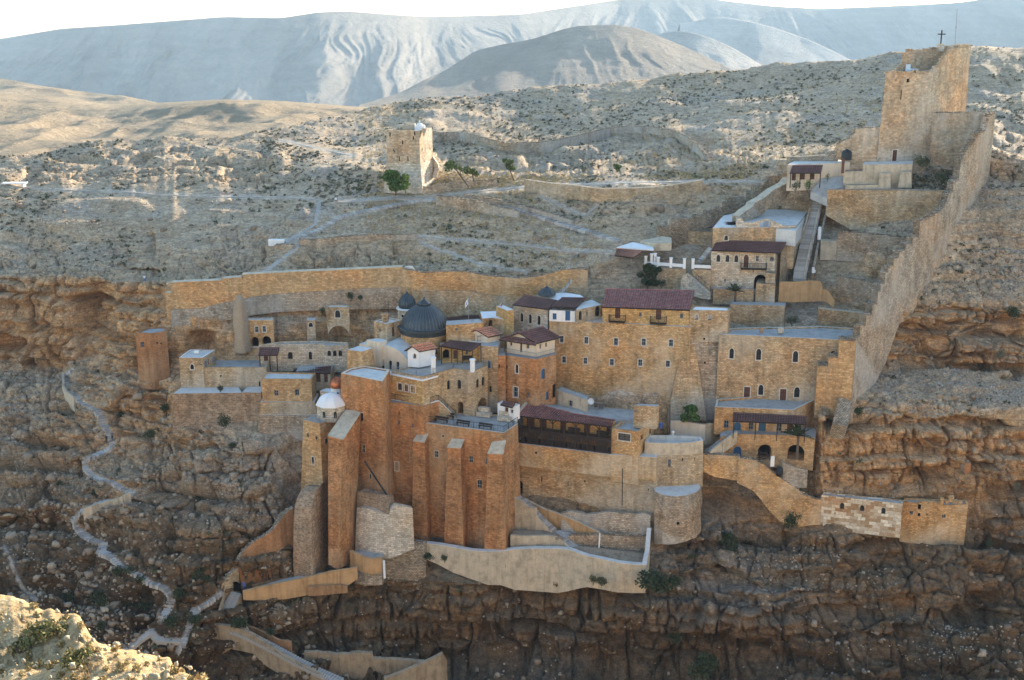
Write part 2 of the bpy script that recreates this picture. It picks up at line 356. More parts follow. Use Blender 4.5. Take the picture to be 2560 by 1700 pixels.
hollow=_b(355,688,42,16)*8+_b(372,612,12,26)*6+_b(1290,1500,80,34)*7+_b(1500,1488,95,26)*5.5+_b(1772,1262,60,34)*6+_b(2342,1190,58,20)*6+_b(235,785,45,60)*6+_b(70,770,60,30)*4+_b(900,1520,110,40)*5+_b(500,860,30,26)*6+_b(2250,905,50,14)*4+_b(2440,840,60,22)*3
p[...,1]+=hollow
# tint (stone and soil colours, with the gorge's shade painted in)
def c3(*c): return np.array(c)
chalk=c3(.47,.365,.245); buff=c3(.44,.33,.205); orange=c3(.54,.325,.155); brown=c3(.33,.20,.105); grey=c3(.34,.30,.25); pale=c3(.62,.56,.47)
def L3(a,b,t): return a+(b-a)*t[...,None]
nA=fbm(X/11,Yw/11,Zw/7,4,50); nB=fbm(X/4,Yw/4,Zw/2.2,4,51); nC=fbm(X/33,Yw/33,Zw/20,3,52)
soil=L3(np.broadcast_to(chalk,p.shape),buff,sst(nA,-.2,.45)*.7); soil=L3(soil,grey,sst(-nA+nB*.5,.1,.5)*.55); soil=L3(soil,pale,sst(nB,.25,.55)*.18)
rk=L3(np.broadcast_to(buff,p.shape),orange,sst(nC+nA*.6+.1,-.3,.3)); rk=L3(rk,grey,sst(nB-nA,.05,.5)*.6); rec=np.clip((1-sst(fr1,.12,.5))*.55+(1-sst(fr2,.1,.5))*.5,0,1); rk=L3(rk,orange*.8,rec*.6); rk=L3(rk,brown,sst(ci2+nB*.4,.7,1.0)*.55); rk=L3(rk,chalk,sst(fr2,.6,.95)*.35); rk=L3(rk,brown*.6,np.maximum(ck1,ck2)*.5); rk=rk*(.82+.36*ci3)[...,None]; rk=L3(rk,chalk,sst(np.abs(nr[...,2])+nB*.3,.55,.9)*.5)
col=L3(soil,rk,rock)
def blob(cx,cy,rx,ry): return np.exp(-(((GPX-cx)/rx)**2+((GPY-cy)/ry)**2))
col=L3(col,orange*1.05,np.clip(blob(2230,1130,260,90)+blob(400,930,75,120)*2.2+blob(120,780,180,80)*.6+blob(2400,850,260,60)*.35,0,1)*rock*.7*sst(nB,-.6,.3))
col=L3(col,pale,np.clip(blob(640,1190,130,110)+blob(1500,965,170,35)*1.3+blob(1780,1400,150,110)*1.3+blob(1640,1420,90,90)*1.1+blob(1960,1500,140,50)*.8,0,1)*.65*sst(nA,-.5,.2))
col=L3(col,chalk*1.12,np.clip(blob(2400,640,260,110)+blob(2420,990,240,35)+blob(2400,840,220,50)*.45,0,1)*.6); shade_px=np.clip(blob(250,1500,400,230)*.9+sst(GPY,1480,1640)*.62,0,1); col=L3(col,brown*.55,shade_px*.75)  # last blend paints shade over the gorge bottom and lower left
shade_z=sst(-Zw,80,100)[...,None]; col=col*(1-.56*shade_z)                     # deep gorge shade painted into the rock colour, growing with depth
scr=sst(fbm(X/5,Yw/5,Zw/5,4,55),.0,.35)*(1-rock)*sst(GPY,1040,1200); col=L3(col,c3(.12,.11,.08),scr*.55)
col=L3(col,c3(.60,.55,.47),(1-sst(PD,2,8))*.45)
back=[p[0:1]+np.array([0,14.*j,-3.0*j]) *1.0 for j in (5,4,3,2,1)]
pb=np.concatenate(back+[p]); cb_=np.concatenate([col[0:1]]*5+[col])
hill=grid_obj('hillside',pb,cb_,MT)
def T(px,py,up=0.0):
    j=int(np.searchsorted(cols,px)); j=min(max(j,1),len(cols)-1); t=(px-cols[j-1])/(cols[j]-cols[j-1])
    r=[]
    for c in (j-1,j):
        a=GPY[:,c]; i=min(max(int(np.searchsorted(a,py)),1),len(a)-1); f=min(max((py-a[i-1])/(a[i]-a[i-1]),0),1); r.append(p[i-1,c]*(1-f)+p[i,c]*f)
    q=r[0]*(1-t)+r[1]*t; return Vector((float(q[0]),float(q[1]),float(q[2])+up))
def Zg(x,y):   # ground height near a world point (search along its own pixel column)
    z=-60.0
    for _ in range(12):
        u,v=PX((x,y,z)); q=T(u,v); 
        z+= (q.z-z)+ (y-q.y)*0.0
        if abs(q.y-y)<.3: break
        z=q.z+(y-q.y)*.12
    return z
# ---- mid lit hills on the left ----
FARK=2.3      # the distant ranges stand this many times farther off than first sketched
def simple_sheet(name,crest,foot,Yc,Yf,nrow,step,dispf,colf,backdrop=(40,-12),shape=1.0,x0=-700,x1=3600,smooth=True):
    far_=name in('far_range','right_ridge','right_spur','dome_hill'); K=FARK if far_ else 1.0
    cs=np.arange(x0,x1,step); c=np.array(crest,float); f=np.array(foot,float)
    pc=np.interp(cs,c[:,0],c[:,1]); pf=np.interp(cs,f[:,0],f[:,1]); yc=np.interp(cs,c[:,0],c[:,2]) if c.shape[1]>2 else np.full(cs.shape,Yc); yf=np.interp(cs,f[:,0],f[:,2]) if f.shape[1]>2 else np.full(cs.shape,Yf)
    k=np.ones(9)/9; pc=np.convolve(np.pad(pc,4,'edge'),k,'valid')
    t=np.linspace(0,1,nrow)[:,None]; PYg=pc+(pf-pc)*t; Yg=yc+(yf-yc)*t**shape; PXg=np.broadcast_to(cs,PYg.shape)
    q=pts(PXg,PYg,Yg*K); nn=normals(q); d=K*dispf(q[...,0]/K,q[...,1]/K,q[...,2]/K,PXg,PYg,np.broadcast_to(t,PYg.shape))
    if far_: nn=nn*0+np.array([0,-1,.1])
    q=q+nn*d[...,None]
    cc=colf(q,PXg,PYg,nn)
    b=[q[0:1]+np.array([0,backdrop[0]*j*K,backdrop[1]*j*K]) for j in(5,4,3,2,1)]
    return grid_obj(name,np.concatenate(b+[q]),np.concatenate([cc[0:1]]*5+[cc]),MT2 if name!='ledge' else MT,smooth=smooth)
def hill_mat():
    m=N('dry_hills'); at=m.n('Attribute',attribute_name='tint'); co=m.coord('Object')
    n1=m.noise(co,.035,10,.74); n2=m.noise(co,.5,6,.75)
    c=m.mix(1.0,at.outputs['Color'],m.ramp(n1,[(.3,.85),(.7,1.12)]),'MULTIPLY'); c=m.mix(1.0,c,m.ramp(n2,[(.35,.8),(.6,1.08)]),'MULTIPLY')
    return m.done(c,m.bump(m.math('ADD',m.math('MULTIPLY',n1,6.0),n2),1.0,2.6))
MT2=hill_mat()
def colf(base,var=.12):
    def f(q,PXg,PYg,nn):
        if q[...,1].mean()>1500:
            K=FARK; n=fbm(q[...,0]/K/55+.8*fbm(q[...,0]/K/60,q[...,2]/K/25,0*PXg,3,95),q[...,2]/K/70,0*PXg,5,96,.62); b=np.abs(((q[...,2]/K/13+.6*fbm(q[...,0]/K/120,0*PXg,0*PXg,3,97))%1)-.5)*2; return np.clip(np.array(base)*(1+.55*n+.08*(b-.5))[...,None],0,1)
        n=fbm(q[...,0]/60,q[...,1]/60,q[...,2]/15,4,90); return np.clip(np.array(base)*(1+var*2*n)[...,None],0,1)
    return f
simple_sheet('sunlit_hills',[(-700,215,900),(0,232,820),(130,240,800),(280,262,760),(420,256,720),(560,248,700),(700,252,690),(860,264,680),(960,272,670),(1100,300,650),(3600,300,650)],
  [(-700,470,350),(0,440,350),(200,410,356),(400,390,366),(600,375,380),(800,345,402),(1000,310,432),(1100,320,450),(3600,320,460)],0,0,160,5,
  lambda X,Y,Z_,u,v,t: fbm(X/45,Y/60,Z_/40,5,60)*7*sst(t,0,.15)*(1-.5*t)-np.abs(fbm(X/26,Y/70,0*X,3,62))*5*sst(t,0,.2), colf((.56,.43,.28),.1),(60,-14),.75)
simple_sheet('left_knoll',[(-700,150,1150),(-100,190,1100),(20,198,1080),(100,214,1060),(200,228,1040),(300,240,1000),(420,262,980),(600,300,950),(3600,420,950)],[(-700,300),(500,300),(3600,440)],0,850,60,8,
  lambda X,Y,Z_,u,v,t: fbm(X/60,Y/80,0*X,4,63)*8*sst(t,0,.2),colf((.58,.45,.30)),(80,-20))
# ---- far ranges with gullies ----
def gully(sc,amp,seed,spur=None):
    def f(X,Y,Z_,u,v,t):
        wx=fbm(X/sc/1.3,t*1.6,0*X,3,seed)*.75; w=X/sc+wx; r=0
        for k in range(5):
            fq=2.05**k; a=.66**k
            r=r+amp*a*(1-np.abs(vn(w*fq,t*.55*fq+k*3.1,0*X+k,seed+k))*2)*sst(t,.0,.30+.18*(k==0))
        r=r*.55
        if spur:
            s=0*X
            for cx,wd,a,sk in spur: s=s+a*.6*np.exp(-np.abs((u-cx-sk*t-22*wx)/(wd*(.45+.9*t)))**1.5)*sst(t,.03,.95)
            r=r+s
        return r+fbm(X/sc*2.5,Y/sc*1.2,Z_/sc*2,5,seed+9)*amp*.12*sst(t,0,.1)
    return f
simple_sheet('far_range',[(-700,150,2300),(-200,110,2300),(0,97,2250),(150,72,2250),(300,62,2200),(560,42,2200),(700,45,2200),(800,30,2250),(870,28,2300),(1000,38,2400),(1070,42,2500),(1300,36,2700),(1420,18,2900),(1550,-2,3100),(1700,-14,3200),(1830,4,3200),(1930,15,3200),(2050,22,3200),(2250,14,3200),(2400,6,3200),(2560,-18,3200),(3000,-60,3200),(3600,-80,3200)],
  [(-700,330,1850),(0,300,1850),(600,290,1900),(1000,290,2000),(1600,280,2500),(3600,280,2800)],0,0,240,4,
  gully(95,32,70,[(120,60,60,120),(420,75,110,60),(560,60,70,60),(660,60,60,-30),(860,70,90,-60),(1010,40,50,-40),(1760,90,80,60),(2200,110,70,-40)]),colf((.31,.26,.205),.08),(150,-60),.9)
simple_sheet('right_ridge',[(1500,200,2100),(1640,84,2000),(1700,76,1980),(1760,88,1950),(1830,118,1920),(1930,178,1880),(2000,230,1800),(3600,300,1800)],[(1500,260),(3600,320)],0,1650,60,6,
  gully(110,14,74),colf((.36,.31,.25),.06),(150,-60),1,1500,2100)
simple_sheet('right_spur',[(1700,60,2600),(1800,40,2600),(1900,58,2550),(2000,90,2500),(2090,130,2400),(2200,190,2300),(2300,160,2300),(2400,112,2300),(2560,72,2300),(3600,-60,2300)],[(1700,260),(3600,320)],0,2050,60,8,
  gully(160,16,76),colf((.38,.33,.27),.06),(150,-60),1,1700,3600)
simple_sheet('dome_hill',[(900,262,900),(1000,232,960),(1060,200,1000),(1110,178,1050),(1190,126,1120),(1250,112,1120),(1330,98,1120),(1410,72,1120),(1450,64,1120),(1540,61,1120),(1600,72,1120),(1700,112,1100),(1800,158,1050),(1850,184,1000),(1950,230,950)],[(900,270),(1200,275),(1950,270)],0,850,110,4,
  lambda X,Y,Z_,u,v,t: gully(70,7,78)(X,Y,Z_,u,v,t)+14*np.exp(-np.abs((u-1250)/60)**2)*sst(t,0,.6)+(np.abs((Z_/9+fbm(X/80,Y/80,0*X,2,79))%1-.5)*3)*sst(t,.05,.2),colf((.35,.28,.205),.08),(60,-25),1,900,1950)
# ground sheet out to the horizon, below everything
g=MB(); g.face([(-9000,-400,-980),(9000,-400,-980),(9000,14000,-980),(-9000,14000,-980)])
tag(g.build('ground',MT2),kind='structure')
# ---- our own side of the gorge: sunlit east slope, ledge in the foreground ----
def east_side():
    xs=np.concatenate([np.linspace(-420,-40,60),np.arange(-38,60,.8),np.linspace(62,420,60)])
    rim=np.interp(xs,[-420,-30,-5,5,420],[20,20,12,8,8])
    rows=[]
    prof=[(-160,45),(-80,22),(-30,5),(-12,-3.5),(-4,-6.0),(0,-8),(3,-22),(8,-45),(20,-70),(45,-100),(80,-128),(120,-142),(160,-138)]
    ss=np.linspace(0,1,90); pr=np.array(prof); cum=np.concatenate([[0],np.cumsum(np.hypot(np.diff(pr[:,0]),np.diff(pr[:,1])))]); cum/=cum[-1]
    py_=np.interp(ss,cum,pr[:,0]); pz_=np.interp(ss,cum,pr[:,1])
    XX,SS=np.meshgrid(xs,ss); YY=np.repeat(py_[:,None],len(xs),1); ZZ=np.repeat(pz_[:,None],len(xs),1)
    q=np.stack([XX,YY,ZZ],-1)
    w=np.abs(XX)/30
    nz=fbm(XX/20,YY/20,ZZ/20,4,81)
    q[...,1]+=nz*5*sst(np.hypot(XX,YY+2),14,40); q[...,2]+=fbm(XX/9,YY/9,0*XX,4,82)*2*sst(np.hypot(XX,YY),14,40)
    cc=np.broadcast_to(np.array((.55,.43,.28)),q.shape)*(1+.15*fbm(XX/6,YY/6,ZZ/6,3,83))[...,None]
    grid_obj('near_slope',q,cc,MT)
east_side()

def ledge():
    top=[(-600,1470,18),(-200,1478,17),(0,1490,16.5),(60,1500,16.2),(110,1522,16),(160,1530,15.8),(200,1540,15.4),(216,1572,15),(232,1600,14.6),(250,1612,14.4),(300,1622,14.2),(380,1640,14),(425,1648,13.8),(430,1672,13.6),(455,1685,13.4),(490,1702,13.1),(600,1760,12.6),(800,1850,12),(1100,1960,11.4),(1600,2050,11),(2600,2100,11),(3200,2100,11)]
    cs=np.concatenate([np.arange(-600,700,5.0),np.arange(700,3200,30)]); a=np.array(top,float)
    pc=np.interp(cs,a[:,0],a[:,1])+fbm(cs/26,0*cs,0*cs,4,201)*7; yc=np.interp(cs,a[:,0],a[:,2]); n=150
    t=np.linspace(0,1,n)[:,None]; PYg=pc+(2500-pc)*t; Yg=yc+(6.5-yc)*t**.8; PXg=np.broadcast_to(cs,PYg.shape); q=pts(PXg,PYg,Yg); nn=np.zeros(q.shape); nn[...,2]=1
    X,Y_,Z_=q[...,0],q[...,1],q[...,2]
    f1,f2,cd=worley(X/.8,Y_/1.1,Z_/.5,203); lay=(Z_+fbm(X/2,Y_/2,0*X,3,204)*.4)
    d=fbm(X/2.4,Y_/2.4,0*X,6,205,.5)*.36+(cd-.5)*.06-(1-sst(f2-f1,0,.1))*.035+strat((Y_+fbm(X/1.5,Y_/1.5,0*X,4,206)*.9)/.55,207)*.12
    q=q+nn*(d*sst(t,-.02,.05))[...,None]
    # drop-off behind the rim
    rim=q[0:1]; b=[]
    for j in(14,9,6,4,2.5,1.4,.7,.3):
        r=rim.copy(); r[...,2]-=j+fbm(rim[...,0]/.7,0*rim[...,0],0*rim[...,0]+j,3,208)*.3*min(1,j); r[...,1]+=j*.42+.1+fbm(rim[...,0]/.9,0*rim[...,0],0*rim[...,0]+j*2,4,209)*.35; b.append(r)
    g=np.concatenate(b+[q]); base=np.array((.58,.43,.235)); w=fbm(g[...,0]/.9,g[...,1]/.9,g[...,2]/.6,4,210)
    cc=np.broadcast_to(base,g.shape)*(1+.28*w)[...,None]; cc=np.clip(cc,0,.75)
    m=N('ledge_rock'); at=m.n('Attribute',attribute_name='tint'); co=m.coord('Object'); n1=m.noise(co,3,8,.7); n2=m.noise(co,16,6,.7)
    c=m.mix(1.0,at.outputs['Color'],m.ramp(n1,[(.35,(.72,.62,.5)),(.6,1.08)]),'MULTIPLY'); c=m.mix(1.0,c,m.ramp(n2,[(.35,.65),(.6,1.15)]),'MULTIPLY')
    mt=m.done(c,m.bump(m.math('ADD',n1,m.math('MULTIPLY',n2,.35)),1.0,.12))
    return grid_obj('ledge',g,cc,mt),q,cs
LEDGE,LQ,LC=ledge()
# ================= BUILDING KIT =================
def masonry(name,c1,c2,mortar,bw=.56,bh=.28,patch=None,pamt=.5,stain=.45,bump=.5,rough=.92,blot=.25,msz=.035):
    m=N(name); uv=m.coord('UV'); ob=m.coord('Object')
    nz=m.n('TexNoise'); m.t.links.new(uv,nz.inputs['Vector']); nz.inputs['Scale'].default_value=.9; nz.inputs['Detail'].default_value=2
    wv=m.n('VectorMath',operation='SCALE'); m.t.links.new(nz.outputs['Color'],wv.inputs[0]); wv.inputs['Scale'].default_value=.22
    ad=m.n('VectorMath',operation='ADD'); m.t.links.new(uv,ad.inputs[0]); m.t.links.new(wv.outputs[0],ad.inputs[1])
    b=m.n('TexBrick',offset=.5,squash=1.0); m.t.links.new(ad.outputs[0],b.inputs['Vector'])
    for k,v in(('Color1',tuple(x*.78 for x in c1)+(1,)),('Color2',tuple(min(.8,x*1.12) for x in c2)+(1,)),('Mortar',tuple(x*.8 for x in mortar)+(1,)),('Scale',1.0),('Mortar Size',msz),('Mortar Smooth',.3),('Bias',-.1),('Brick Width',bw),('Row Height',bh)): b.inputs[k].default_value=v
    n1=m.noise(ob,.35,5,.65); n2=m.noise(ob,2.3,5,.7); n3=m.noise(ob,9,3,.6)
    c=m.mix(1.0,b.outputs['Color'],m.ramp(n1,[(.28,1-blot*1.5),(.5,1.0),(.75,1+blot)]),'MULTIPLY')
    c=m.mix(1.0,c,m.ramp(n2,[(.3,.72),(.55,1.02),(.75,1.28)]),'MULTIPLY')
    c=m.mix(1.0,c,m.ramp(n3,[(.3,.85),(.7,1.12)]),'MULTIPLY')
    sp=m.noise(m.coord('UV',(1.4,2.8,1)),1.0,2,.5); c=m.mix(m.ramp(sp,[(.66,0),(.74,.55)]),c,tuple(min(.7,x*1.45) for x in c2))
    sp2=m.noise(m.coord('UV',(1.6,3.0,1)),1.13,2,.5); c=m.mix(m.ramp(sp2,[(.27,.5),(.35,0)]),c,tuple(x*.45 for x in c1))
    if patch: c=m.mix(m.math('MULTIPLY',m.ramp(m.noise(ob,.10,7,.66),[(.47,0),(.6,1)]),pamt),c,patch)
    c=m.mix(.75,c,m.ramp(m.noise(ob,.075,4,.6),[(.36,(1.16,.93,.74)),(.5,(1,1,1)),(.64,(.98,1.06,1.18))]),'MULTIPLY')
    sn=m.noise(m.coord('Object',(.9,.9,.14)),1.0,6,.72)
    c=m.mix(stain,c,m.ramp(sn,[(.34,.5),(.52,1.0),(.72,1.15)]),'MULTIPLY')
    h=m.math('SUBTRACT',m.math('MULTIPLY',n2,.7),m.math('MULTIPLY',b.outputs['Fac'],.8))
    return m.done(c,m.bump(h,bump,.12),rough)
def plaster(name,c,var=.12,stain=.35,rough=.85,bump=.3):
    m=N(name); ob=m.coord('Object'); n1=m.noise(ob,.7,6,.65); n2=m.noise(ob,5,4,.7)
    q=m.mix(1.0,c,m.ramp(n1,[(.3,1-var*1.6),(.5,1),(.75,1+var)]),'MULTIPLY'); q=m.mix(1.0,q,m.ramp(n2,[(.3,1-var),(.7,1+var*.6)]),'MULTIPLY')
    sn=m.noise(m.coord('Object',(1.3,1.3,.12)),1.0,5,.7); q=m.mix(stain,q,m.ramp(sn,[(.35,(.55,.5,.45)),(.52,1.0),(.75,1.08)]),'MULTIPLY')
    return m.done(q,m.bump(n1,bump,.1),rough)
def tilemat(name,c1,c2,c3_,pale=0):
    m=N(name); uv=m.coord('UV'); b=m.n('TexBrick',offset=.0); m.t.links.new(uv,b.inputs['Vector'])
    for k,v in(('Color1',(*c1,1)),('Color2',(*c2,1)),('Mortar',tuple(x*.45 for x in c1)+(1,)),('Scale',1.0),('Mortar Size',.05),('Bias',0.0),('Brick Width',.44),('Row Height',.55)): b.inputs[k].default_value=v
    n=m.noise(m.coord('UV',(1,1,1)),1.9,4,.7); c=m.mix(m.ramp(n,[(.5,0),(.62,.75)]),b.outputs['Color'],c3_)
    n2=m.noise(m.coord('Object'),.5,5,.6); c=m.mix(1.0,c,m.ramp(n2,[(.3,.7),(.7,1.2)]),'MULTIPLY')
    return m.done(c,m.bump(n,.3,.05),.7)
def flat(name,c,rough=.8,metal=0,spec=.3,var=.15,sc=3):
    m=N(name); n=m.noise(m.coord('Object'),sc,4,.6); q=m.mix(1.0,c,m.ramp(n,[(.3,1-var),(.7,1+var)]),'MULTIPLY'); m.b.inputs['Metallic'].default_value=metal; m.b.inputs['Specular IOR Level'].default_value=spec
    return m.done(q,None,rough)
M=dict(
 warm=masonry('stone_warm',(.60,.345,.135),(.68,.43,.20),(.42,.29,.16),patch=(.60,.50,.36),pamt=.45),
 gold=masonry('stone_gold',(.62,.37,.13),(.68,.44,.18),(.44,.30,.15),bw=.62,bh=.31,stain=.3,blot=.12),
 orange=masonry('stone_orange',(.46,.20,.072),(.54,.27,.11),(.40,.24,.13),bw=.6,bh=.28,patch=(.50,.34,.19),pamt=.45,stain=.6,blot=.3),
 brick=masonry('stone_redbrown',(.50,.25,.105),(.44,.20,.085),(.34,.20,.11),bw=.7,bh=.33,patch=(.42,.26,.14),pamt=.5,stain=.6),
 tan=masonry('stone_tan',(.53,.36,.19),(.63,.46,.27),(.38,.28,.17),patch=(.46,.40,.31),pamt=.5,stain=.55),
 pale=masonry('stone_pale',(.62,.52,.38),(.70,.60,.46),(.48,.40,.29),bw=.7,bh=.34,stain=.3,blot=.12),
 pier=masonry('stone_pier',(.56,.33,.14),(.63,.40,.19),(.50,.36,.22),bw=.66,bh=.33,stain=.35,blot=.15),
 tower=masonry('stone_tower',(.50,.36,.22),(.60,.45,.29),(.56,.46,.33),bw=.75,bh=.4,patch=(.58,.52,.43),pamt=.5,stain=.5,msz=.06),
 grey=masonry('stone_grey',(.40,.32,.23),(.50,.41,.30),(.30,.24,.17),bw=.6,bh=.3,patch=(.36,.33,.28),pamt=.6,stain=.6),
 brown=masonry('stone_brown',(.33,.21,.12),(.42,.28,.17),(.46,.36,.25),bw=.62,bh=.34,stain=.5,msz=.04),
 rubble=masonry('rubble',(.45,.36,.25),(.58,.49,.37),(.22,.17,.11),bw=.45,bh=.27,stain=.4,bump=.9,blot=.3,msz=.05),
 conc=plaster('render_coat',(.54,.45,.32),.2,.35), ochre=plaster('ochre_render',(.50,.31,.15),.14,.6),
 cream=plaster('cream_plaster',(.70,.58,.43),.05,.3), white=plaster('white_plaster',(.80,.78,.74),.04,.15), terr=plaster('roof_screed',(.60,.58,.53),.12,.2,.8), 
 terr2=plaster('grey_screed',(.40,.39,.36),.16,.3,.9), soil=plaster('soil',(.30,.24,.17),.3,.3,.95,.9),
 tred=tilemat('tiles_red',(.42,.13,.09),(.52,.20,.15),(.42,.34,.33)), tpur=tilemat('tiles_plum',(.20,.095,.075),(.25,.12,.095),(.18,.10,.09)),
 tlit=tilemat('tiles_new',(.62,.25,.14),(.66,.30,.18),(.60,.34,.24)),
 wood=flat('dark_timber',(.035,.022,.016),.7), iron=flat('iron',(.03,.032,.036),.5,.6), door=flat('brown_door',(.13,.05,.03),.6), blue=flat('blue_paint',(.035,.11,.23),.5),
 glass=flat('window_glass',(.018,.022,.028),.15,0,.6), void=flat('dark_interior',(.012,.010,.009),.95,0,0), trim=flat('pale_trim',(.60,.55,.46),.8), shut=flat('grey_shutter',(.10,.09,.08),.6), greyf=flat('blue_grey_frame',(.22,.26,.30),.6),
 lead=flat('lead_sheet',(.045,.056,.062),.45,.35,.5,.3,1.5), copper=flat('copper_sheet',(.50,.16,.06),.35,.7,.5,.25), step=None, steel=flat('galvanised',(.30,.32,.34),.45,.7), black=flat('black_plastic',(.015,.016,.018),.5),
 concdk=plaster('old_render',(.34,.265,.175),.2,.7), ochredk=plaster('old_ochre',(.36,.21,.105),.2,.7), leadrib=flat('lead_rib',(.10,.12,.13),.5,.3,.4),
 foli=None)
def stepmat():
    m=N('step_stone'); oi=m.n('ObjectInfo'); c=m.ramp(oi.outputs['Random'],[(0,(.32,.29,.25)),(.5,(.43,.40,.36)),(1,(.55,.52,.47))]); n=m.noise(m.coord('Object'),3,4,.6); c=m.mix(1.0,c,m.ramp(n,[(.3,.75),(.7,1.1)]),'MULTIPLY'); return m.done(c,m.bump(n,.5,.1),.9)
M['step']=stepmat()
def arcpts(c,ux,r,spring,n=8):   # half circle left->right in the wall plane
    return [c+ux*(-r*math.cos(math.pi*k/n))+Vector((0,0,r*math.sin(math.pi*k/n))) for k in range(n+1)]
STY={'w':('trim','greyf','glass'),'v':(None,'greyf','glass'),'a':('trim','iron','glass'),'n':(None,'iron','glass'),'h':(None,None,'void'),'d':('trim','wood','door'),'x':(None,'wood','door'),'b':(None,'blue','blue'),'B':('greyf','blue','blue'),'D':('trim','wood','door'),'A':(None,None,'void'),'s':('trim','wood','shut'),'c':('trim','wood','white'),'o':(None,None,'void'),'e':(None,None,'void'),'r':(None,None,'white')}
ARCH='aADonBr'
def openings_on(mb,TL,TR,BR,BL,ops,root,uoff=0,m=0,dep=.3):
    def pt(s,t): a=TL+(TR-TL)*s; b=BL+(BR-BL)*s; return a+(b-a)*t
    L=(TR-TL).length; H=TL.z-BL.z
    nrm=(TR-TL).cross(Vector((0,0,1))).normalized()      # TL->TR left to right seen from outside
    if nrm.dot(TL)>0: nrm=-nrm
    ux=(TR-TL).normalized()
    ss={0,1};ts={0,1};hs=[]
    for o in ops:
        p=o['p']; t=(TL.z-p.z)/H
        a=pt(0,t);b=pt(1,t); s=(p-a).dot((b-a).normalized())/(b-a).length
        w=o['w']/(b-a).length/2; h=o['h']/H/2
        s0,s1,t0,t1=max(s-w,.004),min(s+w,.996),max(t-h,.004),min(t+h,.996)
        if s1-s0<.002 or t1-t0<.002: continue
        hs.append((s0,s1,t0,t1,o)); ss|={s0,s1}; ts|={t0,t1}
    S=sorted(ss);Tt=sorted(ts)
    def uvp(s,t,q): return (uoff+s*L,q.z)
    for i in range(len(S)-1):
        for j in range(len(Tt)-1):
            cs,ct=(S[i]+S[i+1])/2,(Tt[j]+Tt[j+1])/2
            if any(h[0]<cs<h[1] and h[2]<ct<h[3] for h in hs): continue
            q=[pt(S[i],Tt[j+1]),pt(S[i+1],Tt[j+1]),pt(S[i+1],Tt[j]),pt(S[i],Tt[j])]
            uv=[uvp(S[i],0,q[0]),uvp(S[i+1],0,q[1]),uvp(S[i+1],0,q[2]),uvp(S[i],0,q[3])]
            mb.face(q,uv,m)
    for s0,s1,t0,t1,o in hs:
        ty=o['t']; d=dep if ty not in 'Ao' else o.get('dep',1.6); inn=-nrm*d
        tl,tr,br,bl=pt(s0,t0),pt(s1,t0),pt(s1,t1),pt(s0,t1)
        for a,b in((tl,tr),(tr,br),(br,bl),(bl,tl)): mb.face([a,b,b+inn,a+inn],m=m)
        w=(tr-tl).length; h=tl.z-bl.z; arch=ty in ARCH and h>w*.55
        r=w/2
        if arch:
            cc=(tl+tr)/2-Vector((0,0,r)); ap=arcpts(cc,ux,r,0)
            n=len(ap)-1
            for k in range(n):
                cor=tl if k<n/2 else tr
                a,b=ap[k],ap[k+1]; f=[cor,a,b]
                mb.face(f,[(uoff+s0*L+(q-tl).dot(ux),q.z) for q in f],m)
                mb.face([a,b,b+inn,a+inn],m=m)
        sur,bars,pane=STY[ty]
        if root is None: continue
        nm='door' if ty in 'dxbDB' else ('archway' if ty in'Ao' else ('niche' if ty in 'her' and ty!='e' else 'window'))
        if ty=='h': nm='opening'
        wb=MB(); fr=.16
        off=nrm*.035
        if sur:
            sw=.14 if h>1 else .1
            if arch:
                for k in range(n): wb.bar(ap[k]+off+ux*0,ap[k+1]+off,sw,.1)
                sl_=cc-ux*r+off; sr_=cc+ux*r+off; 
            else: sl_,sr_=tl+off,tr+off; wb.bar(tl+off-ux*sw/2+Vector((0,0,sw/2)),tr+off+ux*sw/2+Vector((0,0,sw/2)),.1,sw)
            wb.bar(bl+off-ux*sw/2,sl_-ux*sw/2,sw,.1); wb.bar(br+off+ux*sw/2,sr_+ux*sw/2,sw,.1)
            if ty in'was': wb.bar(bl+off*1.6-ux*sw-Vector((0,0,sw/2)),br+off*1.6+ux*sw-Vector((0,0,sw/2)),.16,sw)
        if bars:
            ib=inn*.8; bt=.07
            zc=(bl+br)/2
            wb.bar(zc+ib,zc+ib+Vector((0,0,h-.02)),bt,bt,m=1)
            if h>1.0:
                for f_ in ((.5,) if h<2 else (.35,.68)): wb.bar(bl+ib+Vector((0,0,h*f_)),br+ib+Vector((0,0,h*f_)),bt,bt,m=1)
            wb.bar(bl+ib+ux*bt,tl+ib+ux*bt,bt,bt,m=1); wb.bar(br+ib-ux*bt,tr+ib-ux*bt,bt,bt,m=1); wb.bar(bl+ib+Vector((0,0,bt/2)),br+ib+Vector((0,0,bt/2)),bt,bt,m=1)
            if not arch: wb.bar(tl+ib-Vector((0,0,bt/2)),tr+ib-Vector((0,0,bt/2)),bt,bt,m=1)
        pb_=MB(); e=.01; q=[bl+inn*.98,br+inn*.98,tr+inn*.98,tl+inn*.98]; pb_.face(q)
        if ty in'dxbDB' : q2=[a-inn*.25 for a in q]; pb_.prism([q[0],q[1],q2[1],q2[0]],[q[3],q[2],q2[2],q2[3]]) 
        if wb.f:
            wo_=wb.build(nm,[M[sur] if sur else M[bars or 'trim'],M[bars or 'trim']],root); pb_.build('leaf' if nm=='door' else 'pane',M[pane],wo_)
        else: pb_.build(nm,M[pane],root)
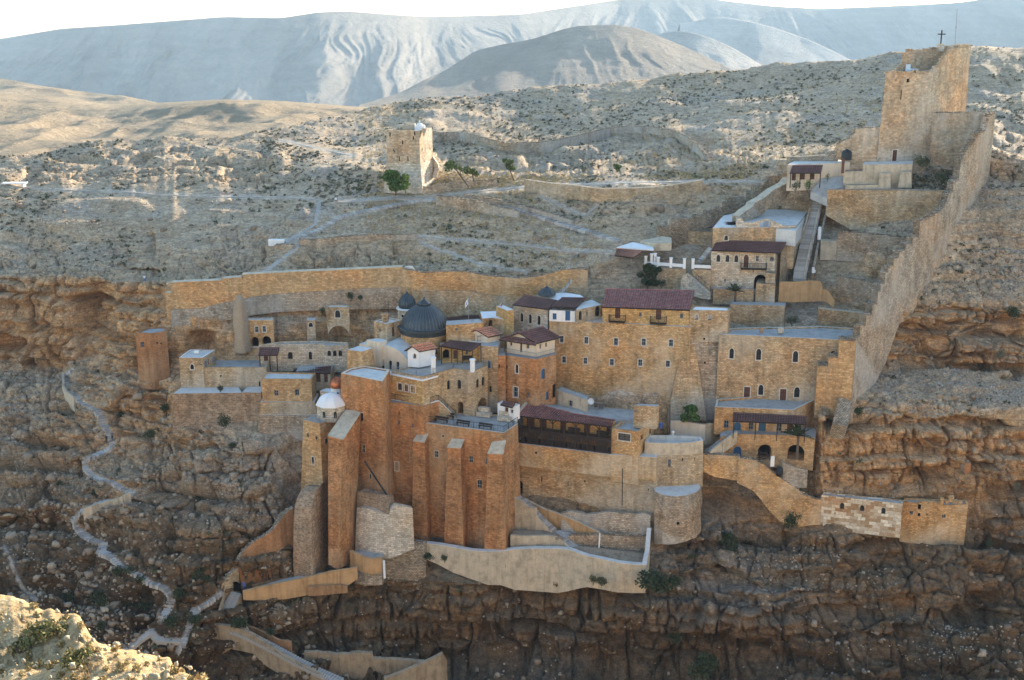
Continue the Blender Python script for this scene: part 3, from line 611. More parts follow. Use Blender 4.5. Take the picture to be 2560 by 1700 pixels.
class Blk:
    """a masonry block: roof polygon in photo pixels on one level, walls down to a base"""
    def __init__(s,name,label,cat,roof,Y0,base,mat,k=0,roofmat='terr',ops=(),depth=None,zb=None,bi=0,batter=0,parapet=0,pt=.3,root=None,group=None,z=None,extra=1.2,partname='wall',cornice=None,slabtop=True,lift=0):
        rp=[Z(k,*q) for q in roof]
        s.z=z if z is not None else -Y0*Tn(rp[0][1])
        V=[Pz(x,y,s.z) for x,y in rp]
        if depth is not None:
            A,B=V[0],V[1]; d=(B-A).normalized(); n=Vector((-d.y,d.x,0)); n=n if n.y>0 else -n; V=[A,B,B+n*depth,A+n*depth]
        elif len(V)==3: V.append(V[0]+V[2]-V[1])
        if lift:
            s.z+=lift; V=[Vector((q.x,q.y,s.z)) for q in V]
        ar=sum(V[i].x*V[(i+1)%len(V)].y-V[(i+1)%len(V)].x*V[i].y for i in range(len(V)))
        if ar<0: V=V[::-1]      # counter-clockwise from above
        s.V=V; c=sum(V,Vector())/len(V); s.c=c
        if zb is None: Yb=Pz(*rp[bi],s.z).y; zb=-Yb*Tn(Z(k,0,base)[1])
        s.zb=zb; H=s.z-zb+extra
        if root is None: root=empty(name,(c.x,c.y,zb),label,cat,group)
        s.root=root; n=len(V)
        Bt=[]
        for i in range(n):
            if batter:
                e0=(V[i]-V[i-1]).normalized(); e1=(V[(i+1)%n]-V[i]).normalized()
                o=Vector((e0.y,-e0.x,0))+Vector((e1.y,-e1.x,0)); o=o.normalized()*batter
            else: o=Vector((0,0,0))
            q=V[i]+o*(H/(s.z-zb)); Bt.append(Vector((q.x,q.y,s.z-H)))
        s.B=Bt
        # assign openings to faces
        fo=[[] for _ in range(n)]
        for o in ops:
            x,y=Z(k,o[0],o[1]); ws,hs=o[2]*ZO[k][2],o[3]*ZO[k][2]; best=None
            ray=P(x,y,1.0)
            for i in range(n):
                j=(i+1)%n; A,B,Bb,Ba=V[i],V[j],Bt[j],Bt[i]; nn=(B-A).cross(Ba-A)
                nn=nn.normalized(); 
                out=Vector(((B-A).y,-(B-A).x,0))
                if out.dot(A)>=0: continue
                den=nn.dot(ray)
                if abs(den)<1e-6: continue
                t=nn.dot(A)/den; p_=ray*t; tt=(s.z-p_.z)/H
                if tt<-.02 or tt>1.02: continue
                a=A+(Ba-A)*tt;b=B+(Bb-B)*tt; sv=(p_-a).dot((b-a).normalized())/(b-a).length
                if sv<-.02 or sv>1.02: continue
                if best is None or p_.y<best[0]: best=(p_.y,i,p_,nn)
            if best is None: print('OPENING MISS',name,o); continue
            _,i,p_,nn=best; A,B=V[i],V[(i+1)%n]; D=p_.y*CP-p_.z*SP
            e=(B-A).normalized(); view=Vector((p_.x,p_.y,0)).normalized(); cosf=max(.35,abs(e.x*view.y-e.y*view.x))
            w=ws*D/F/cosf; h=hs*D/F/math.cos(math.atan(-p_.z/p_.y))
            fo[i].append(dict(p=p_,w=w,h=h,t=o[4],dep=o[5] if len(o)>5 else 1.6))
        mb=MB(); uo=0; flip=[]
        for i in range(n):
            j=(i+1)%n
            A,B=V[i],V[j]
            openings_on(mb,A,B,Bt[j],Bt[i],fo[i],root,uo); uo+=(B-A).length
        if not parapet: mb.face(V,m=1)
        else:
            W_=[]
            for i in range(n):
                e0=(V[i]-V[i-1]).normalized(); e1=(V[(i+1)%n]-V[i]).normalized(); n0=Vector((-e0.y,e0.x,0)); n1=Vector((-e1.y,e1.x,0))
                o=(n0+n1); o=o/max(.3,o.length_squared)*2*pt; W_.append(V[i]+o)
            dn=Vector((0,0,-parapet))
            for i in range(n):
                j=(i+1)%n; mb.face([V[i],V[j],W_[j],W_[i]],m=2 if cornice else 0); mb.face([W_[i]+dn,W_[j]+dn,W_[j],W_[i]])
            mb.face([q+dn for q in W_],m=1)
        s.wall=mb.build(partname,[M[mat],M[roofmat],M[cornice or mat]],root)
    def edge(s,i): return s.V[i],s.V[(i+1)%len(s.V)]
def front_edge(V):
    n=len(V); return min(range(n),key=lambda i:(V[i].y+V[(i+1)%n].y))
def tiled(root,RL,RR,ER,EL,mat,th=.16,name='roof',rib=.44,row=.55,ridge=True,over=0):
    """ribbed tile slope: ridge left/right, eave right/left"""
    mb=MB(); W_=((RR-RL).length+(ER-EL).length)/2; H=((EL-RL).length+(ER-RR).length)/2
    n=(ER-EL).cross(RL-EL).normalized(); n=n if n.z>0 else -n
    nx=max(2,int(W_/rib)); ny=max(1,int(H/row)); k=3
    prof=[(0,0),(.18,.0),(.5,.12),(.82,.0)]
    us=[];hs=[]
    for i in range(nx):
        for a,h in prof: us.append((i+a)/nx); hs.append(h)
    us.append(1);hs.append(0)
    def pt(u,v): a=RL+(RR-RL)*u; b=EL+(ER-EL)*u; return a+(b-a)*v
    for j in range(ny):
        v0=j/ny;v1=(j+1)/ny
        for i in range(len(us)-1):
            a=pt(us[i],v0)+n*(hs[i]+.0);b=pt(us[i+1],v0)+n*(hs[i+1]);c=pt(us[i+1],v1)+n*(hs[i+1]+.08);d=pt(us[i],v1)+n*(hs[i]+.08)
            mb.face([d,c,b,a],[(us[i]*W_,v1*H),(us[i+1]*W_,v1*H),(us[i+1]*W_,v0*H),(us[i]*W_,v0*H)])
    dn=-n*th
    mb.prism([RL+dn,RR+dn,ER+dn,EL+dn],[RL-n*.03,RR-n*.03,ER-n*.03,EL-n*.03],m=1)
    mb.bar(EL-n*.06,ER-n*.06,.1,.14,m=1)
    if ridge:
        mb.bar(RL+n*.05,RR+n*.05,.26,.16,m=0)
    return mb.build(name,[M[mat],M['wood']],root)
def rail(root,pl,h=1.0,mat='iron',bal=.28,post=1.8,name='railing',t=.035,pt=.07,closed=False):
    mb=MB()
    for a,b in zip(pl[:-1],pl[1:]):
        L=(b-a).length; d=(b-a)/L; up=Vector((0,0,1))
        mb.bar(a+up*h,b+up*h,pt,.06); mb.bar(a+up*.12,b+up*.12,t,.04)
        n=max(1,round(L/post))
        for i in range(n+1): q=a+(b-a)*i/n; mb.bar(q,q+up*h,pt,pt)
        n=max(1,round(L/bal))
        for i in range(1,n): q=a+(b-a)*i/n; mb.bar(q+up*.12,q+up*(h-.03),t,t)
    return mb.build(name,M[mat],root)
def slab(root,pts_,th,mat,name='slab',up=0):
    mb=MB(); v=[Vector(q)+Vector((0,0,up)) for q in pts_]; mb.prism([q-Vector((0,0,th)) for q in v],v); return mb.build(name,M[mat],root)
def pwall(name,label,cat,pl,bot,th,mat,k=0,cap=None,capm=None,rough=.0,sub=2.2,group=None,root=None,part='wall',z_bot=None,kind=None,capth=.12,stones=False,lean=0):
    """free-standing wall: pl = (px,py,Y) along the top, bot = matching pixel rows of the foot"""
    T_=[];Bz=[]
    P3=[P(x,y,Y) for x,y,Y in pl]
    if bot is not None:
        bz=[-q[2]*Tn(Z(k,0,b)[1]) for q,b in zip(pl,bot)]
    else: bz=[z_bot]*len(pl)
    A=[];Bt=[]
    rr=random.Random(len(name)*7+int(pl[0][0]))
    for i in range(len(P3)-1):
        a,b=P3[i],P3[i+1]; L=math.hypot(b.x-a.x,b.y-a.y); n=max(1,int(L/sub)) if L>.3 else 1
        for j in range(n):
            t=j/n; q=a+(b-a)*t
            if 0<t: q=q+Vector((0,0,rr.uniform(-1,1)*rough))
            A.append(q); Bt.append(bz[i]+(bz[i+1]-bz[i])*t)
    A.append(P3[-1]); Bt.append(bz[-1])
    mb=MB(); u=0; N_=[]
    for i in range(len(A)):
        p0=A[max(0,i-1)]; p1=A[min(len(A)-1,i+1)]; d=Vector((p1.x-p0.x,p1.y-p0.y,0))
        if d.length<1e-4: d=Vector((1,0,0))
        d.normalize(); n=Vector((-d.y,d.x,0)); n=n if n.dot(A[i])>0 else -n; N_.append(n)
    for i in range(len(A)-1):
        a,b=A[i],A[i+1]; L=math.hypot(b.x-a.x,b.y-a.y); na,nb=N_[i]*th,N_[i+1]*th
        la,lb=N_[i]*-lean,N_[i+1]*-lean
        a0=Vector((a.x,a.y,Bt[i]-.8))+la; b0=Vector((b.x,b.y,Bt[i+1]-.8))+lb
        mb.face([a0,b0,b,a],[(u,a0.z),(u+L,b0.z),(u+L,b.z),(u,a.z)]); mb.face([b0+nb,a0+na,a+na,b+nb],[(u+L,b0.z),(u,a0.z),(u,a.z),(u+L,b.z)])
        mb.face([a,b,b+nb,a+na],[(u,0),(u+L,0),(u+L,th),(u,th)],m=1); mb.face([a0,a0+na,b0+nb,b0])
        u+=L
    a=A[0];na=N_[0]*th;mb.face([Vector((a.x,a.y,Bt[0]-.8)),a,a+na,Vector((a.x+na.x,a.y+na.y,Bt[0]-.8))]); a=A[-1];na=N_[-1]*th;mb.face([Vector((a.x,a.y,Bt[-1]-.8)),a,a+na,Vector((a.x+na.x,a.y+na.y,Bt[-1]-.8))])
    c=sum(A,Vector())/len(A)
    if root is None and (cap or stones): root=empty(name,(c.x,c.y,min(Bt)),label,cat,group)
    o=mb.build(part if root is not None else name,[M[mat],M[capm or mat]],root)
    if root is None: tag(o,label,cat,group)
    if cap:
        cbm=MB()
        for i in range(len(A)-1):
            a,b=A[i],A[i+1]
            if math.hypot(b.x-a.x,b.y-a.y)<.15: continue
            e=N_[i]*-.08; f=N_[i+1]*-.08; up=Vector((0,0,capth))
            q=[a+e,b+f,b+N_[i+1]*(th+.08),a+N_[i]*(th+.08)]; cbm.prism([v+Vector((0,0,.003)) for v in q],[v+up for v in q])
        cbm.build('coping',M[cap],root)
    if stones:
        sb=MB()
        for i in range(len(A)-1):
            a,b=A[i],A[i+1]; L=math.hypot(b.x-a.x,b.y-a.y)
            if L<.2: continue
            m_=max(1,int(L/.42))
            for j in range(m_):
                t=(j+.5)/m_; q=a+(b-a)*t
                for w_ in (0.25,.75):
                    if rr.random()<.3: continue
                    s_=rr.uniform(.22,.42); sb.box(q+N_[i]*th*w_+Vector((0,0,s_*.25)),(L/m_*rr.uniform(.7,1.05),s_,s_*rr.uniform(.6,1)),rz=math.atan2(b.y-a.y,b.x-a.x)+rr.uniform(-.3,.3))
        q=sb.build('cap_stones',M[capm or 'rubble'],root); q['kind']='stuff'
    return root or o
def bartube(mb,a,b,r,n=8,m=0):
    a=Vector(a);b=Vector(b);d=(b-a).normalized();up=Vector((0,0,1)) if abs(d.z)<.9 else Vector((1,0,0));x=d.cross(up).normalized();y=x.cross(d)
    A=[a+x*r*math.cos(2*math.pi*i/n)+y*r*math.sin(2*math.pi*i/n) for i in range(n)];B=[q+(b-a) for q in A]
    for i in range(n): j=(i+1)%n; mb.face([A[i],A[j],B[j],B[i]],m=m)
    mb.face(A[::-1],m=m);mb.face(B,m=m)
def along(pl,step):
    """points and directions at equal plan distance along a 3D polyline"""
    out=[];acc=0;nxt=0
    for a,b in zip(pl[:-1],pl[1:]):
        L=math.hypot(b.x-a.x,b.y-a.y)
        while nxt<=acc+L and L>0:
            t=(nxt-acc)/L; out.append((a+(b-a)*t,Vector((b.x-a.x,b.y-a.y,0))/L)); nxt+=step
        acc+=L
    return out
def steps(root,pl,width,n,mat='step',th=.5,tread=None,name='step',jit=0):
    """n step blocks between points of a polyline given in world space (centre line)"""
    S=[0]
    for a,b in zip(pl[:-1],pl[1:]): S.append(S[-1]+(b-a).length)
    me={}
    for i in range(n):
        s=(i+.5)/n*S[-1]; k=max(j for j in range(len(S)-1) if S[j]<=s); t=(s-S[k])/(S[k+1]-S[k]); q=pl[k]+(pl[k+1]-pl[k])*t
        d=pl[k+1]-pl[k]; L=math.hypot(d.x,d.y)/S[-1] if False else math.hypot(d.x,d.y); run=S[-1]/n*math.hypot(d.x,d.y)/max(d.length,1e-6)
        rz=math.atan2(d.y,d.x); key=(round(run,2),round(width,1))
        if key not in me:
            b=MB(); b.box((0,0,-th/2),(run*.86,width,th)); o=b.build(name,M[mat],None); me[key]=o.data; o.data.name='step_block'; bpy.data.objects.remove(o)
        o=bpy.data.objects.new(name,me[key]); COL.objects.link(o); o.parent=root; o.location=q-world_loc(root)+Vector((0,0,.05+random.uniform(-jit,jit))); o.rotation_euler.z=rz+random.uniform(-jit,jit)
# ================= THE MONASTERY =================
UP=Vector((0,0,1))
def gable(root,E0,E1,E2,E3,rise,tm,wallm=None,name='roof',hip=0,over=.35):
    """ridge from the middle of E0-E1 to the middle of E3-E2"""
    d=(E2-E1).normalized(); s=(E1-E0).normalized()
    e0,e1,e2,e3=E0-d*over-s*over,E1-d*over+s*over,E2+d*over+s*over,E3+d*over-s*over
    r0=(e0+e1)/2+UP*rise; r1=(e3+e2)/2+UP*rise
    tiled(root,r0,r1,e2,e1,tm,name=name); tiled(root,r1,r0,e0,e3,tm,name=name,ridge=False)
    if wallm:
        mb=MB(); a=(E0+E1)/2+UP*(rise*.93); b=(E3+E2)/2+UP*(rise*.93); mb.prism([E0,E1,E2,E3],[E0+UP*.02,E1+UP*.02,E2+UP*.02,E3+UP*.02],cap=False)
        mb.face([E0,E1,a]); mb.face([E2,E3,b]); mb.build('gable',M[wallm],root)
def shed(root,RL,RR,ER,EL,tm,**k): return tiled(root,RL,RR,ER,EL,tm,**k)
def post(root,p,h,w=.16,mat='wood',name='post'):
    mb=MB(); mb.bar(p,p+UP*h,w,w); return mb.build(name,M[mat],root)
# ---------- left group ----------
B=Blk('cliff_cell','small orange stone cell with three tiny windows clinging to the red cliff edge','building',[(128,652),(262,660),(398,640),(385,600),(240,605)],234,960,'brick',1,'terr2',[(190,755,30,48,'v'),(318,742,14,16,'h'),(350,746,12,14,'h'),(312,690,7,10,'h')],extra=4,parapet=.3)
B=Blk('flat_roofed_house','small stone house with pale flat roof and one arched window left of the courtyard','house',[(503,865),(705,865),(808,800),(598,797)],227,1120,'tan',1,'terr',[(615,942,30,46,'a'),(728,915,14,50,'B'),(757,905,14,60,'x'),(795,880,14,46,'B'),(690,925,10,10,'h')],parapet=.12,cornice='white')
mb=MB(); mb.box(B.c+UP*.35,(.8,.6,.5)); mb.build('roof_hatch',M['white'],B.root)
B=Blk('courtyard_wall','long pale stone retaining wall holding the left courtyard, patched with cement','wall',[(712,950),(1246,948)],227.2,1128,'tan',1,'terr2',[(1190,1100,14,60,'x'),(858,1022,14,14,'h')],depth=8,parapet=.9,pt=.4)
mb=MB(); 
B=Blk('terrace_plinth','brown lower stone plinth below the courtyard wall with a whitish ledge','wall',[(455,1172),(1040,1165),(1010,1118),(520,1120)],223.5,1385,'brown',1,'terr',batter=.5,extra=3)
B=Blk('recessed_plinth','narrow recessed brown wall beside the whitish plinth ledge','wall',[(1040,1160),(1200,1165)],224.0,1395,'brown',1,'terr',depth=4,batter=.5,extra=3)
B=Blk('orange_house','flat-roofed orange stone house with two dark square windows above a striped base','house',[(1205,1047),(1630,1050),(1667,995),(1240,988)],221.5,1238,'pier',1,'terr',[(1333,1168,34,46,'v'),(1508,1163,36,50,'v'),(1668,1110,10,60,'x')],parapet=.2)
z0=B.zb
for nm,lb,y0,y1,mt,d in(('upper_base','pale banded stone base directly under the orange house',1232,1345,'tan',-.35),('lower_base','tall pale grey battered stone base under the orange house',1345,1600,'grey',-.9)):
    V=[Pz(*Z(1,x,y),z0) for x,y in((1200,1238),(1662,1238))]; 
    zt=z0 if y0==1232 else z0-2.35
    dd=(V[1]-V[0]).normalized(); n=Vector((dd.y,-dd.x,0)); n=n if n.y<0 else -n
    a,b=V[0]+n*-d*1,V[1]+n*-d*1
    a.z=b.z=zt; pa,pb=PX(a),PX(b)
    Blk('base_wall',lb,'wall',[((pa[0]-0),pa[1]),(pb[0]+(6 if d<-.5 else 0),pb[1])],0,Z(1,0,y1)[1],mt,0,'terr',depth=5,z=zt,batter=.4 if d>-.5 else .8,extra=3)
B=Blk('arched_cell_house','two-storey stone cell with two square windows above two open arches under the cliff','house',[(1085,547),(1306,547),(1300,525),(1092,527)],235.5,800,'warm',1,'terr',[(1166,625,30,50,'w'),(1229,622,28,50,'w'),(1152,735,60,92,'A',1.2),(1250,722,72,80,'A',1.0)],bi=0,cornice='trim',parapet=.1)
mb=MB(); a,b=B.V[0],B.V[1]
if a.x>b.x: a,b=b,a
mb.bar(Vector((a.x,a.y-.06,a.z-5.3)),Vector((b.x,b.y-.06,b.z-5.3)),.12,.2); mb.build('string_course',M['trim'],B.root)
B=Blk('long_pale_range','long low cream stone range with arched windows behind the little porch','building',[(1182,757),(1732,748),(1735,765),(1946,757),(1940,735),(1720,722),(1380,727)],231.5,935,'pale',1,'terr2',[(1451,848,40,60,'n'),(1622,850,28,68,'n'),(1783,830,30,48,'n'),(1830,830,30,48,'n'),(1877,830,30,48,'n'),(1243,870,36,50,'x')],parapet=.25)
R=B.root
a,b,c,d=[P(*Z(1,x,y),Y) for x,y,Y in((1190,783,230.5),(1358,783,229.5),(1343,845,227.3),(1178,848,228.3))]
tiled(R,a,b,c,d,'tpur',name='porch_roof')
for x,y in((1190,848),(1275,848),(1336,846)): q=P(*Z(1,x,y),228); post(R,q-UP*3.0,3.0,name='porch_post')
B=Blk('purple_roofed_shed','low stone shed with plum tiled lean-to roof in the shadow behind the orange house','house',[(1490,1000),(1790,1000)],226,1095,'tan',1,'terr2',[(1690,1040,36,70,'x'),(1755,1040,30,70,'x')],depth=5)
a,b,c,d=[P(*Z(1,x,y),Y) for x,y,Y in((1480,965,230.5),(1800,942,229.5),(1792,1000,225.6),(1465,992,226.4))]
tiled(B.root,a,b,c,d,'tpur')
B=Blk('cliff_oratory','square stone oratory with arched window built over a vault high on the cliff','building',[(1758,437),(1952,437),(1945,415),(1765,415)],235.6,575,'tan',1,'terr',[(1855,492,44,66,'a'),(1790,470,7,8,'h'),(1925,470,7,8,'h')],extra=0,parapet=.1)
mb=MB(); a,b=sorted([B.V[i] for i in range(4)],key=lambda q:q.y)[:2]
if a.x>b.x:a,b=b,a
zb=B.zb; ux=(b-a).normalized(); cc=(a+b)/2; cc=Vector((cc.x,cc.y,zb-2.4)); w=(b-a).length/2
ap=arcpts(cc,ux,w*.9,0,12); L0=Vector((a.x,a.y,zb)); R0=Vector((b.x,b.y,zb))
for k in range(12):
    q0,q1=ap[k],ap[k+1]; t0,t1=L0+(R0-L0)*(k/12),L0+(R0-L0)*((k+1)/12); mb.face([q0,q1,t1,t0]); n=Vector((-ux.y,ux.x,0))*2.5; mb.face([q0,q1,q1+n,q0+n])
mb.build('vault',M['tan'],B.root)
B=Blk('niche_wall','small masonry infill with one arched window set into the brown cliff','building',[(1590,550),(1664,548)],235.6,640,'tan',1,'terr',[(1625,585,36,40,'a')],depth=2,extra=2)
# rock pillar
mb=MB(); c=P(*Z(1,1035,640),234.6); mb.lathe(c,[(1.5,-4),(1.15,0),(1.3,2.0),(1.05,4.0),(1.15,5),(.9,6.0),(.5,6.8),(0,7.1)],12,mod=lambda k:1+.14*math.sin(k*2.1)+.1*math.cos(k*3.7)); o=mb.build('rock_pillar',M['terr2'],smooth=True); tag(o,'pale grey rounded rock pillar standing against the cliff beside the two-arched cell','rock')
# ---------- long enclosure wall behind ----------
pwall('enclosure_wall','orange western stretch of the long enclosure wall, ending in a square corner','wall',Z(1,[(388,318,240.5),(436,318,240.5),(437,228,240.5),(866,208,240.8),(868,200,241.0),(1036,186,241.4),(1040,160,241.6),(1500,142,242.2),(2045,122,242.8)])+[(1013,668,244)],[610,610,610,600,560,560,560,545,540,0][:9]+[(760-640)/.2934*1.0] ,1.2,'pier',1) if False else None
pl=[ (413.8,733.3,240.5),(428,733,240.5),(428.1,707,240.5),(554,701,240.6),(554.5,697,240.6),(604,693.5,240.8),(605,687,240.9),(740,680,241),(900,673,241),(1006,668,241.3)]
pwall('enclosure_wall','orange western stretch of the long enclosure wall, ending in a square corner','wall',pl,[815,812,812,770,768,765,762,752,750,745],1.4,'pier',0,cap='conc',sub=3)
pl2=[(428,775,240.0),(500,772,240.2),(560,757,240.3),(640,742,240.5),(700,735,240.7),(800,728,240.8),(900,722,240.8),(1004,718,241)]
pwall('wall_footing','grey pointed rubble footing below the orange enclosure wall','wall',pl2,[815,812,790,775,768,764,762,760],.7,'grey',0,lean=.5)
Z13=lambda *a:Z(13,*a)
pl=[(*Z13(838,1000),241.3),(*Z13(900,1008),241.3),(*Z13(960,1022),241.3),(*Z13(1100,1014),241.3),(*Z13(1210,1014),241.3),(*Z13(1330,1036),241.3),(*Z13(1400,1045),241.3),(*Z13(1520,1053),241.3),(*Z13(1600,1048),241.3),(*Z13(1700,1030),241.3),(*Z13(1790,1003),241.3),(*Z13(1900,1000),241.3),(*Z13(1935,1008),241.3)]
pwall('enclosure_wall','tan middle stretch of the enclosure wall with a sagging rubble top behind the domes','wall',pl,[775]*13,1.2,'warm',0,capm='rubble',stones=True,sub=2.5)
pl=[(x,y+ (18),Y-.75) for x,y,Y in pl[1:-1]]
pwall('wall_footing','grey lower footing of the enclosure wall behind the domes','wall',[(x,y+30,Y) for x,y,Y in pl],[785]*len(pl),.7,'tan',0,lean=.6)
mb=MB(); a=P(*Z13(1262,1078),242.0); b=P(*Z13(1290,1160),241.2); mb.bar(a,b,1.0,.35); tag(mb.build('drain_chute',M['brown']),'dark sloping chute stain board leaning on the enclosure wall behind the flag','chute')
mb=MB(); c=P(*Z13(880,988),243.5); mb.lathe(c-UP*1.6,[(1.2,0),(1.2,1.2),(.8,1.75),(0,1.9)],12); tag(mb.build('wall_turret',M['cream'],smooth=True),'small domed cream turret on the corner of the enclosure wall','turret')
# ---------- church group ----------
B=Blk('bell_tower','small square stone tower with a dark doorway left of the big dome','tower',[(530,402),(655,430),(797,392),(668,366)],227,590,'tan',2,'terr',[(590,495,18,24,'v'),(720,508,28,92,'x'),(722,432,16,26,'h')],bi=1,parapet=.2,cornice='trim',extra=3)
mb=MB(); mb.box(B.c+Vector((-.4,-.6,.75)),(1.0,.9,1.5),.4); mb.build('chimney',M['tan'],B.root)
mb=MB(); mb.bar(B.c+Vector((.2,0,0)),B.c+Vector((.2,0,3.4)),.06); mb.bar(B.c+Vector((-.1,0,3.0)),B.c+Vector((.5,0,3.0)),.05); mb.build('antenna',M['iron'],B.root)
def dome(root,c,prof,nr,mat,ribw=.06,name='dome',n=None):
    mb=MB(); mb.lathe(c,prof,n or nr*2,mod=None); d=mb.build(name,M[mat],root,smooth=True)
    rb=MB()
    for i in range(nr):
        t=2*math.pi*i/nr; q=[Vector((c[0]+(r+.02)*math.cos(t),c[1]+(r+.02)*math.sin(t),c[2]+z)) for r,z in prof]
        for a,b in zip(q[:-1],q[1:]): rb.bar(a,b,ribw,ribw)
    rb.build('seams',M['leadrib' if mat=='lead' else mat],root); return d
def cross(root,c,h,w,t=.09,mat='iron',fleur=False):
    mb=MB(); c=Vector(c); mb.bar(c,c+UP*h,t); mb.bar(c+Vector((-w/2,0,h*.66)),c+Vector((w/2,0,h*.66)),t)
    if fleur:
        for q in(c+UP*h,c+Vector((-w/2,0,h*.66)),c+Vector((w/2,0,h*.66))): mb.lathe(q-UP*.1,[(0,0),(.1,.1),(0,.2)],6)
    return mb.build('cross',M[mat],root)
def big_church():
    c=Pz(*Z(2,1025,447),-62.1); c.z=0; zr=-62.1
    root=empty('domed_church',(c.x,c.y,-71),'church with the large dark ribbed lead dome and arched windows in its round drum','church')
    mb=MB(); mb.lathe((c.x,c.y,-71),[(4.5,0),(4.5,8.1)],40); mb.build('drum',M['warm'],root)
    mb=MB(); mb.lathe((c.x,c.y,zr),[(4.55,-1.1),(4.62,-1.0),(4.72,-.25),(5.0,-.12),(5.0,.12),(4.35,.22)],48); mb.build('dome_skirt',M['lead'],root)
    dome(root,(c.x,c.y,zr),[(4.6,.0),(4.25,.5),(4.1,1.08),(3.8,1.75),(3.3,2.45),(2.6,3.12),(1.9,3.62),(1.25,3.95)],40,'lead',.11)
    mb=MB(); mb.lathe((c.x,c.y,zr+3.88),[(1.1,0),(1.1,.25),(1.32,.28),(1.05,.55),(.45,1.0),(.16,1.25),(.22,1.42),(0,1.62)],20); mb.build('lantern_cap',M['lead'],root,smooth=True)
    cross(root,(c.x,c.y,zr+5.4),1.75,1.0,.1,'steel',True)
    for k in range(10):
        t=math.radians(-90+ (k-2)*36-8); r=4.52; q=Vector((c.x+r*math.cos(t),c.y+r*math.sin(t),0)); 
        if q.y>c.y+1: continue
        ux=Vector((-math.sin(t),math.cos(t),0)); nn=Vector((math.cos(t),math.sin(t),0)); zc=-66.4
        w=MB(); base=q+UP*zc+nn*.05; ap=arcpts(base+UP*1.35,ux,.42,0); pane=[base-ux*.42,base+ux*.42]+ap[::-1]
        w2=MB()
        for i in range(8): w2.bar(ap[i]+nn*.05,ap[i+1]+nn*.05,.12,.16)
        w2.bar(base-ux*.45+nn*.05,ap[0]+nn*.05,.1,.16); w2.bar(base+ux*.45+nn*.05,ap[-1]+nn*.05,.1,.16)
        f=w2.build('window',M['warm'],root); w.face(pane); w.build('pane',M['door'],f)
        x=MB(); x.bar(base+nn*.06+UP*.35,base+nn*.06+UP*1.55,.07); x.bar(base+nn*.06+UP*1.15-ux*.2,base+nn*.06+UP*1.15+ux*.2,.07); x.build('cross_mark',M['white'],f)
    return root
CH=big_church()
def small_dome():
    c=Pz(*Z(2,855,272),-61.3); zr=-61.3
    root=empty('dome_kiosk',(c.x,c.y,-65),'smaller dark bulbous lead dome on a low octagonal drum behind the big dome','dome')
    mb=MB(); mb.lathe((c.x,c.y,-68),[(1.85,0),(1.85,6.6)],8); mb.build('drum',M['pale'],root)
    mb=MB(); mb.lathe((c.x,c.y,zr),[(1.9,-.22),(2.15,-.1),(2.15,.02),(1.6,.12)],16); mb.build('eaves',M['white'],root)
    dome(root,(c.x,c.y,zr),[(1.5,.05),(1.66,.55),(1.62,1.15),(1.36,1.8),(.9,2.35),(.42,2.7),(.2,2.85),(.24,3.0),(0,3.25)],20,'lead',.05)
    cross(root,(c.x,c.y,zr+3.2),.9,.55,.06,'steel')
    for a in(-115,-60):
        t=math.radians(a); q=Vector((c.x+1.75*math.cos(t),c.y+1.75*math.sin(t),-62.5)); w=MB(); w.lathe((0,0,0),[(0,0),(.25,.001)],10); o=w.build('round_window',M['void'],root)
        o.data.transform(Matrix.Translation(world_loc(root))); o.data.transform(Matrix.Rotation(math.radians(90),4,'X')); o.data.transform(Matrix.Rotation(t+math.pi/2,4,'Z')); o.data.transform(Matrix.Translation(q+Vector((math.cos(t)*.1,math.sin(t)*.1,0))-world_loc(root)))
small_dome()
# nave with shaped gable
def nave():
    z=-66.3; L=Pz(*Z(2,480,742),z); R=Pz(*Z(2,860,790),z)
    B=Blk('nave','cream plastered church nave with curved gable and three tall arched windows','church building',[(482,742),(860,792)],0,850,'cream',2,'terr',[(616,790,26,100,'n'),(690,788,30,88,'n'),(763,806,28,84,'n')],depth=9,z=z,zb=z-2.9) if False else None
    root=empty('church_nave',(L.x,L.y,-70),'cream plastered church nave with a curved gable and three tall arched windows','church')
    u=(R-L); n=Vector((-u.y,u.x,0)).normalized(); n=n if n.y>0 else -n; W_=u.length
    tops=[]
    for s in [i/12 for i in range(13)]:
        h=2.35*max(0,math.sin(math.pi*min(1,max(0,s))))**.8*(1-.15*s)+.1; tops.append(L+u*s+UP*h)
    for s0,zz in((0,0),): pass
    # gable face as strip with holes: rect body + fan top
    mb=MB(); zb=z-2.7; TL=L.copy();TR=R.copy(); BL=Vector((L.x,L.y,zb));BR=Vector((R.x,R.y,zb))
    ops=[]
    for x,y,w,h in((616,792,26,100),(690,790,30,88),(763,808,28,84)):
        ray=P(*Z(2,x,y),1.0); nn=-n; t=nn.dot(L)/nn.dot(ray); p_=ray*t; ops.append(dict(p=Vector((p_.x,p_.y,z-1.25)),w=.55 if w<29 else .6,h=h*.0195,t='n'))
    openings_on(mb,TL,TR,BR,BL,ops,root)
    for i in range(12):
        a,b=L+u*(i/12),L+u*((i+1)/12); mb.face([a,b,tops[i+1],tops[i]]); mb.face([tops[i],tops[i+1],tops[i+1]+n*9,tops[i]+n*9],m=1)
    mb.face([BR,TR,tops[-1],tops[-1]+n*9,BR+n*9]); mb.face([BL,TL,tops[0],tops[0]+n*9,BL+n*9]); mb.face([BL+n*9,BR+n*9]+[t+n*9 for t in tops[::-1]])
    mb.build('wall',[M['cream'],M['terr']],root)
nave()
Blk('corner_block','square stone block with a pale flat top left of the cream nave','building',[(272,682),(410,702),(517,668),(380,645)],218.2,865,'pier',2,'terr',parapet=0,batter=.3,extra=2)
Blk('low_annex','low plastered annex with flat grey top between the bell tower and the nave','building',[(455,585),(592,612),(655,588),(560,570)],222.5,665,'cream',2,'terr',extra=3)
